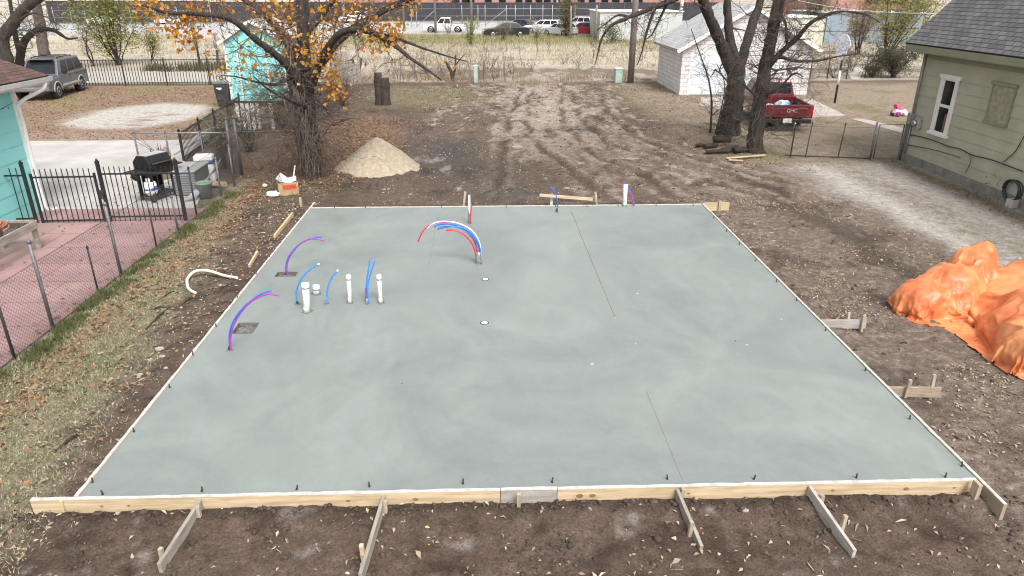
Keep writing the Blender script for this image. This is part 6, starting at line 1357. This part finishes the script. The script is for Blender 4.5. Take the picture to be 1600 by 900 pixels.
blob('plastic_bag', P(414, 292)+Vector((0, 0, .04)), .07, M_paper, 'small white scrap on the grass beyond the crumpled bag', 'bag', 3, .35, (1, .8, .7), seed=10)
o = bush('bare_sapling', 'dead grey sapling growing beside the cardboard box', 428, 303, 5, 1.3, .6, 0, .1, None, 131, 'sapling', None, 1, .5, .013, 1, M_twig)

# ------------------------------------------------------------------ right yard and back lot objects
p = P(354, 166); q_ = thing('trash_can', 'black wheeled trash can standing beside the teal shed', 'trash can', (p.x-.12, p.y+.1, 0), R(6))
m = MB(); m.box((0, 0, .5), (.46, .5, .96), taper=(1.3, 1.25)); m.build('bin', pm('bin_black', (.022, .024, .028), (.03, .032, .036), 4, .5), q_, .02); m = MB(); m.box((0, .02, 1.03), (.66, .7, .06)); m.box((0, .02, 1.065), (.58, .6, .03)); m.build('lid', pm('bin_lid', (.10, .105, .115), (.08, .085, .09), 4, .4), q_, .015)
m = MB(); m.box((-.06, -.307, .84), (.24, .008, .045), rx=.1); m.box((-.04, -.302, .785), (.14, .008, .04), rx=.1); m.build('emblem', M_white, q_)
for s in (-1, 1): MB().lathe([(.03, -.03), (.11, -.025), (.11, .025), (.03, .03)], (s*.24, .24, .11), 12, 'X').build('wheel', M_tyre, q_)
p = P(1304, 161); q_ = thing('basketball_hoop', 'basketball hoop with a white fan backboard on a black pole', 'basketball hoop', p); ht = PY(1304, 53, p.y).z
m = MB(); m.tube([(0, 0, -.05), (0, 0, ht-.4)], .05, 10); m.build('pole', M_iron, q_); m = MB(); m.tube([(0, 0, .85), (0, 0, 1.5)], .053, 10); m.build('pole_sleeve', M_white, q_)
m = MB(); pts = [(.40*math.cos(t)*(1 if math.sin(t) > -.2 else .75), ht-.58+.58*math.sin(t)) for t in np.linspace(0, 2*math.pi, 24, endpoint=False)]; m.prism(pts, -.14, -.09); b_ = m.build('backboard', pm('backboard_white', (.74, .75, .80), (.60, .62, .70), 4, .5), q_); b_.rotation_euler = (0, 0, R(-64))
m = MB(); m.tube([(.22*math.cos(t), -.38+.22*math.sin(t), ht-.88) for t in np.linspace(0, 2*math.pi, 20)], .014, 6); m.build('rim', pm('rim_grey', (.25, .2, .2), (.2, .17, .17), 4, .5), q_); MB().bar((0, -.05, ht-.7), (0, -.1, ht-.5), .1, .1).build('bracket', M_iron, q_)
p = P(1404, 181); q_ = thing('toy_car', 'small pink and white ride on toy by the green house corner', 'toy car', p, R(20)); M_pk = pm('toy_pink', (.70, .10, .25), (.62, .08, .22), 4, .4); M_pp = pm('toy_purple', (.28, .04, .20), (.2, .03, .16), 4, .4)
m = MB(); m.box((0, 0, .2), (.62, .26, .14), taper=(.85, .8)); m.build('body', M_white, q_, .04, 2); m = MB(); m.box((.05, 0, .31), (.3, .2, .1), taper=(.7, .7)); m.build('seat', M_pk, q_, .03, 2); m = MB(); m.box((-.26, 0, .42), (.1, .2, .2), ry=-.3); m.build('handle', M_pk, q_, .03, 2)
for x in (-.22, .22):
    for s in (-1, 1): MB().lathe([(.05, -.035), (.11, -.03), (.11, .03), (.05, .035)], (x, s*.15, .11), 12, 'Y').build('wheel', M_pp if x < 0 else M_white, q_)
def pedestal(lab, px, py, tpy, w_):
    p = P(px, py); h_ = PY(px, tpy, p.y).z; q_ = thing('utility_pedestal', lab, 'utility box', p, R(8), 'pale green utility pedestals'); M_pg = pm('pedestal_green', (.36, .47, .42), (.30, .40, .36), 3, .6)
    MB().box((0, 0, h_/2), (w_, w_, h_)).build('body', M_pg, q_, .02); MB().box((0, 0, h_), (w_*1.12, w_*1.12, .07)).build('cap', pm('pedestal_cap', (.55, .62, .58), (.5, .57, .53), 3, .5), q_, .02); MB().box((0, -w_/2-.004, h_*.45), (w_*.8, .012, h_*.7)).build('door', M_pg, q_)
pedestal('pale green utility pedestal standing by the wooden pole', 965, 129, 107, .42); pedestal('slim pale green pedestal among the bare saplings', 743, 130, 103, .24)
M_pole = pm('pole_wood', (.24, .205, .185), (.17, .145, .13), 3, .9, .4, 20, stretch=(8, 8, .5))
def upole(lab, px, py, r_, h_, mt=M_pole, arm=True, nm='utility_pole'):
    p = P(px, py); q_ = thing(nm, lab, 'pole', p, 0); m = MB(); m.tube([(0, 0, -.1), (0, 0, h_*.5), (0, 0, h_)], [r_, r_*.9, r_*.75], 10); m.build('pole', mt, q_)
    if arm: MB().bar((-1.1, -r_, h_-.5), (1.1, -r_, h_-.5), .1, .12).build('crossarm', mt, q_)
    return q_
upole('thick brown wooden utility pole beside the pale green pedestal', 985, 129, .19, 9.5)
upole('thin dark pole left of the white pickup', 632, 49, .16, 10); upole('thin dark pole in front of the white pickup cab', 681, 52, .16, 10); upole('dark pole behind the pale green shrub', 737, 58, .16, 10); upole('dark post right of the olive bush by the parked cars', 891, 62, .13, 3.4, M_pole, False, 'post')
upole('white light pole rising behind the parked cars', 870, 32, .17, 9, M_white, False, 'light_pole'); upole('white pole rising behind the garage roof', 1063, 34, .30, 9, M_white, False, 'light_pole'); upole('dark post at the left end of the white building', 930, 66, .14, 3.6, M_pole, False, 'post')
def wire(lab, a, b, sag, r, mt):
    a = Vector(a); b = Vector(b); c = (a+b)/2; m = MB(); m.tube([a.lerp(b, i/12)-c-Vector((0, 0, sag*4*(i/12)*(1-i/12))) for i in range(13)], r, 5); q_ = m.build('overhead_wire', mt); q_.location = c; tag(q_, lab, 'wire')
wire('pale sagging overhead cable at the upper right', PY(1180, -20, 40), PY(1470, 21, 26), .35, .012, M_white); wire('dark overhead cable crossing in front of the blue-grey building', PY(1200, 47, 36), PY(1460, 42, 24), .1, .009, M_iron)
wire('dark cable crossing at mid height behind the bare trees', PY(1170, 80, 33), PY(1330, 78, 33.4), .1, .007, M_iron)
o = thing('wire_fence', 'old wire fence on thin posts along the back of the right yard', 'fence', (P(1288, 124).x, P(1288, 124).y, 0)); b_ = o.location
for px, py, tp in ((1292, 124, 92), (1322, 124, 92), (1351, 122, 92), (1265, 124, 95)): p = P(px, py); post('fence_post', p.x, p.y, 1.25, .03, M_tpost, o, (b_.x, b_.y))
m = MB()
for z in (.4, .8, 1.15): m.tube([(-1, 0, z), (3.2, .1, z)], .006, 4)
m.build('wire', M_dgalv, o)
p = P(1588, 300); q_ = thing('concrete_block', 'pale concrete block beside the green house foundation', 'concrete block', (P(1592, 322).x-.15, P(1592, 322).y-.05, 0), R(12)); m = MB()
for s_ in ((-.18, 0, .04, .2), (0, 0, .04, .2), (.18, 0, .04, .2)): m.box((s_[0], 0, .1), (.035, .2, .2))
for y_ in (-.09, .09): m.box((0, y_, .1), (.325, .02, .199))
m.build('shell', M_conc, q_)
m = MB(); ps = []
for k_ in range(70): a = k_*.42; ps.append((.02*math.sin(a*.3)+.1*k_/70, .27*math.cos(a)+.03*math.sin(a*1.3), .3+.27*math.sin(a)))
m.tube(smooth(ps, 2), .016, 6); q_ = m.build('garden_hose', pm('dark_hose', (.02, .035, .035), (.03, .045, .045), 4, .5)); q_.location = (13.05, P(1600, 320).y+.05, .05); tag(q_, 'dark coiled hose hanging against the sage green house', 'hose')
bush('dry_bush', 'small yellow leaved plant against the green house foundation', 1562, 297, 7, .55, .4, 260, .06, leafmat('yellow_leaf', [(.42, .33, .06), (.30, .26, .06), (.36, .22, .07)]), 141, r0=.008, lean=1, sl=.25)
bush('dry_bush', 'brown leafy plant beside the dark hose coil', 1577, 312, 8, .45, .5, 260, .06, leafmat('brown_leaf2', [(.24, .15, .07), (.34, .24, .1), (.16, .12, .05)]), 142, r0=.008, lean=1, sl=.25)

# ------------------------------------------------------------------ ground cover: leaves, grass, clods, weeds
def onground(x, y_, up=0.0): return np.stack([x, y_, gh(x, y_)+up], 1)
def scatter(n, dens, x0, x1, y0, y1, seed):
    r_ = np.random.default_rng(seed); x = r_.uniform(x0, x1, n); y_ = r_.uniform(y0, y1, n); k_ = dens(x, y_) > r_.uniform(0, 1, n); return x[k_], y_[k_]
def stuff(name, V, F, mt, lab=None): q_ = npmesh(name, V, F, mt); return tag(q_, kind='stuff', label=lab, cat='ground cover')
inslab = lambda x, y_: band(x, SX0-.05, SX1+.05, .005)*(y_ > SY0-.06)*(y_ < SY1+.06)
free = lambda x, y_: (1-inslab(x, y_))*(1-(x < -7.0)*(y_ < 25.9))*(x < 12.95)
def dens_red(x, y_):
    n1 = fbm(x, y_, .6, 3, 201)
    lt = ss(.15, .7, np.exp(-((x+5.5)/2.4)**2-((y_-24.8)/6)**2)+.2*n1)
    st_ = 1.3*np.exp(-((x+6.25)/.42)**2)*(y_ < 21)*ss(-.4, .1, fbm(x, y_, 1.1, 2, 203))+.16*(x < -4.6)*(y_ < 18); yl = .25*(x < -10.5)*(y_ > 26)*ss(.55, .2, np.exp(-((x+15)/3)**2-((y_-31.6)/4)**2))
    return np.clip(np.maximum(np.maximum(lt, st_), yl), 0, 1)*free(x, y_)
x, y_ = scatter(150000, dens_red, -24, 0, 4.5, 41, 301); C = onground(x, y_, .012)
V, F = leafcloud(C, .075, .4, .9, .6, .7); stuff('leaf_litter', V, F, leafmat('litter_leaf', [(.22, .12, .07), (.31, .17, .10), (.16, .09, .06), (.36, .25, .17), (.26, .15, .09), (.38, .19, .08), (.42, .32, .23)], .8, .15), 'red brown fallen leaves under the tree and along the fence')
def dens_pale(x, y_):
    n1 = fbm(x, y_, .5, 3, 211); a = .62*(x > 5.2)*(x < 9.6)*(y_ < 20)*ss(-.3, .4, n1); b_ = .4*(x < -4.3)*(y_ < 19); c_ = .6*ss(6.5, 8, x)*(y_ > 21)*(y_ < 41); d_ = .05*(y_ < 5.95); e_ = .12*(x > -3)*(x < 7)*(y_ > 16.5)+.3*(x > -7)*(x < 9)*ss(31, 36, y_)*ss(-.2, .2, n1)
    cl = .25+1.3*ss(-.25, .45, fbm(x, y_, .9, 3, 231)); return cl*(a+b_+c_+d_+e_+.4*np.exp(-((x-9.2)/.6)**2)*(y_ < 17)*(y_ > 8)*0+.5*np.exp(-((x-12.45)/.25)**2)*(y_ < 21.5))*free(x, y_)
x, y_ = scatter(330000, dens_pale, -7, 18, 4.4, 41, 302); C = onground(x, y_, .01)
V, F = leafcloud(C, .056*(1+np.clip((C[:, 1]-20)/40, 0, .6)), .4, .8, .6, .45); stuff('pale_leaf_chips', V, F, leafmat('pale_leaf', [(.40, .33, .24), (.30, .24, .17), (.48, .41, .32), (.20, .15, .11), (.13, .095, .07), (.36, .29, .2), (.25, .18, .13)], .8, .1), 'pale curled dry leaves strewn over the soil')
x, y_ = scatter(2600, lambda x, y_: .22*free(x, y_)*ss(-.1, .4, fbm(x, y_, 1.0, 3, 221)+.12), -5.5, 7, 4.5, 5.92, 303); C = onground(x, y_, .012)
V, F = leafcloud(C, rng.uniform(.025, .085, len(C)), .4, .8, .8, .5); stuff('curled_leaves', V, F, leafmat('curled_leaf', [(.44, .35, .24), (.36, .27, .18), (.50, .42, .32), (.28, .20, .14), (.54, .47, .36), (.46, .36, .14), (.34, .24, .17)], .7, .1), 'curled tan and yellow leaves on the front soil')
# straw and blades of the lawn strip
def lawn_d(x, y_): return (1-ss(-.45, .2, (x+5.3)*.55+.09*(y_-11)+.4*fbm(x, y_, 2.2, 3, 111)))*(x > -6.98)*(y_ < 20)*free(x, y_)
x, y_ = scatter(90000, lambda x, y_: .9*lawn_d(x, y_), -7, -4, 5, 20, 304); z = gh(x, y_)
V, F = blades(x, y_, z, .05, .012, .95); stuff('dry_lawn', V, F, leafmat('dry_blade', [(.40, .36, .25), (.32, .29, .18), (.20, .21, .09), (.50, .46, .36), (.15, .18, .06)], .8, .2), 'short dry straw coloured grass of the lawn strip')
x, y_ = scatter(60000, lambda x, y_: 1.0*np.exp(-((x+6.83+.10*pn(x*1.2, y_*1.2, 7))/.16)**2)*ss(-.25, .2, fbm(x, y_, 1.6, 3, 5))*(x > -7.04), -7.05, -6.3, 5, 18.5, 305); z = gh(x, y_)
V, F = blades(x, y_, z, .10, .014, .6); stuff('green_grass', V, F, leafmat('green_blade', [(.055, .085, .024), (.085, .12, .036), (.04, .065, .019), (.14, .16, .06), (.22, .19, .10), (.30, .26, .16)], .7, .25), 'green grass along the foot of the chain link fence')
x, y_ = scatter(26000, lambda x, y_: np.maximum(np.maximum(np.exp(-((x+5.1)/1.0)**2-((y_-18.9)/.7)**2)*ss(-.15, .25, fbm(x, y_, 1.5, 3, 9)), np.exp(-((x-9.55)/.22)**2-((y_-20.4)/.28)**2)), np.maximum(np.exp(-((x-12.75)/.22)**2)*(y_ < 18.4)*ss(.2, .6, np.exp(-((y_-17.3)/1.3)**2)), np.exp(-((x-8.2)/.8)**2-((y_-24.6)/.5)**2)*.4)), -7, 13.1, 12, 26, 306)
V, F = blades(x, y_, gh(x, y_), .12, .016, .6); stuff('grass_tufts', V, F, MATS['green_blade'], 'patches of short green grass by the tree and the drive')
# dry field grass
x, y_ = scatter(150000, lambda x, y_: ss(50, 53, y_+2*pn(x*.2, y_*.2, 3))*(1-ss(90, 92, y_))*(1-.85*(x < -14)*ss(-.1, .2, fbm(x, y_, .1, 2, 8)+.1))*.55*ss(-.35, .15, fbm(x*.5, y_, .22, 4, 88))*(y_/90)**.5, -45, 45, 50, 92, 307)
V, F = blades(x, y_, gh(x, y_), .38, .05, .5); stuff('dry_field_grass', V, F, leafmat('field_blade', [(.50, .44, .34), (.40, .34, .25), (.58, .52, .42), (.30, .26, .17), (.46, .40, .28)], .8, .3), 'tall straw coloured grass of the field behind the lot')
x, y_ = scatter(16000, lambda x, y_: ss(70, 76, y_)*.9, -16, 24, 66, 88, 308); V, F = blades(x, y_, gh(x, y_), .42, .06, .5); stuff('green_field_grass', V, F, leafmat('field_green_blade', [(.24, .24, .09), (.31, .28, .12), (.18, .20, .06)], .8, .3), 'greener grass along the far side of the field')
x, y_ = scatter(9000, lambda x, y_: .8*ss(-.1, .3, fbm(x, y_, .35, 3, 77)), -9, 9, 41, 46, 309); V, F = blades(x, y_, gh(x, y_), .5, .02, .5); stuff('brown_weeds', V, F, leafmat('weed_blade', [(.24, .18, .12), (.33, .26, .17), (.17, .13, .09)], .8, .1), 'brown weeds along the back of the lot')
x, y_ = scatter(26000, lambda x, y_: .6*ss(-.35, .3, fbm(x, y_, .5, 3, 66))*np.exp(-((y_-50.5)/.8)**2), -23, -12.5, 48.5, 53, 310); V, F = blades(x, y_, gh(x, y_), .6, .05, .5); stuff('hedge_weeds', V, F, leafmat('hedge_blade', [(.06, .065, .03), (.10, .10, .05), (.17, .14, .08), (.045, .05, .025)], .8, .1), 'dark weedy growth beyond the alley behind the iron fence')
# clods
ico = bmesh.new(); bmesh.ops.create_icosphere(ico, subdivisions=1, radius=1); iv = np.array([v.co[:] for v in ico.verts]); fi = np.array([[v.index for v in f.verts] for f in ico.faces]); ico.free()
def clods(n, dens, box_, s0, s1, seed, name, mt, lab):
    x, y_ = scatter(n, dens, *box_, seed); r_ = np.random.default_rng(seed+1); k_ = len(x); s_ = s0*(s1/s0)**(r_.uniform(0, 1, k_)**2.2)
    V = iv[None]*(1+.38*r_.normal(size=(k_, len(iv), 1)).clip(-1.3, 1.3))*(s_[:, None]*r_.uniform(.7, 1.3, (k_, 3)))[:, None, :]; V[:, :, 2] *= .7
    V += onground(x, y_, 0)[:, None, :]+np.array([0, 0, 1])[None, None]*(s_*.25)[:, None, None]
    stuff(name, V.reshape(-1, 3), (fi[None]+np.arange(k_)[:, None, None]*len(iv)).reshape(-1, 3), mt, lab)
M_clod = pm('clod_soil', (.085, .061, .048), (.05, .036, .028), 9, .95, rnd=.35)
clods(15000, lambda x, y_: free(x, y_)*np.maximum(ss(.02, .4, fbm(x, y_, 1.1, 3, 401))*.55, .8*np.exp(-((y_-5.84)/.09)**2)), (-6, 8, 4.4, 5.93), .006, .036, 311, 'soil_clods', M_clod, 'dark crumbly clods of soil in front of the slab')
x_ = lambda x, y_: free(x, y_)*np.maximum(rough(x, y_), .5*(x < -4.3)*(x > -5.6)*(y_ < 18))*ss(-.15, .4, fbm(x, y_, .9, 3, 402))*.6
clods(14000, x_, (-5.6, 9, 5.9, 40), .010, .042, 313, 'soil_clods', M_clod, 'scattered dark clods of soil round and behind the slab')
M_peb = pm('pebble_pale', (.46, .43, .39), (.34, .31, .28), 20, .9, rnd=.3)
clods(9000, lambda x, y_: free(x, y_)*.35*np.maximum(ss(9.3, 10.3, x)*(y_ < 21.5), .12*(y_ < 30)*(y_ > 4)), (-5.5, 12.6, 4.5, 30), .008, .028, 315, 'pale_pebbles', M_peb, 'small pale pebbles and gravel over the drive and soil')

x, y_ = scatter(2600, lambda x, y_: .12+.7*np.exp(-((x+7.2)/.25)**2), -10.9, -7.05, 6, 25.5, 321); C = np.stack([x, y_, np.full(len(x), .03)], 1)
V, F = leafcloud(C, .07, .3, 1.0, .5, .7); stuff('patio_leaves', V, F, MATS['litter_leaf'], 'few dry leaves scattered over the patio and the concrete pad')
x, y_ = scatter(5200, lambda x, y_: .5*free(x, y_)*ss(0, .4, fbm(x, y_, .9, 3, 241)), -6, 9, 4.5, 17, 322)
n_ = len(x); a = rng.uniform(0, 6.28, n_); l = rng.uniform(.04, .16, n_); z = gh(x, y_)+.012; d1 = np.stack([np.cos(a)*l, np.sin(a)*l, rng.uniform(-.01, .03, n_)], 1); w1 = np.stack([-np.sin(a), np.cos(a), 0*a], 1)*.0028; b0 = np.stack([x, y_, z], 1)
V = np.stack([b0-w1, b0+w1, b0+d1*.55+w1+np.array([0, 0, .012])+w1*5, b0+d1], 1).reshape(-1, 3); stuff('straw', V, np.arange(4*n_).reshape(-1, 4), leafmat('straw_bit', [(.46, .40, .31), (.34, .28, .2), (.54, .49, .40), (.2, .15, .11)], .8, .1), 'loose straw and root bits on the bare soil')
for i, (px, py) in enumerate(((612, 118), (640, 122), (668, 116), (692, 120), (722, 118), (752, 124), (778, 120), (800, 116), (585, 112), (655, 104), (765, 108), (830, 112), (880, 100), (905, 108))):
    bush('dry_bush', 'low tangle of bare dry brush along the back of the lot', px, py, 7, .9, 1.1, 60, .06, MATS['dry_leaf'], 150+i, group='low dry brush along the back of the lot', r0=.011, lean=1, twd=1, sl=.6, trunk=M_twig)
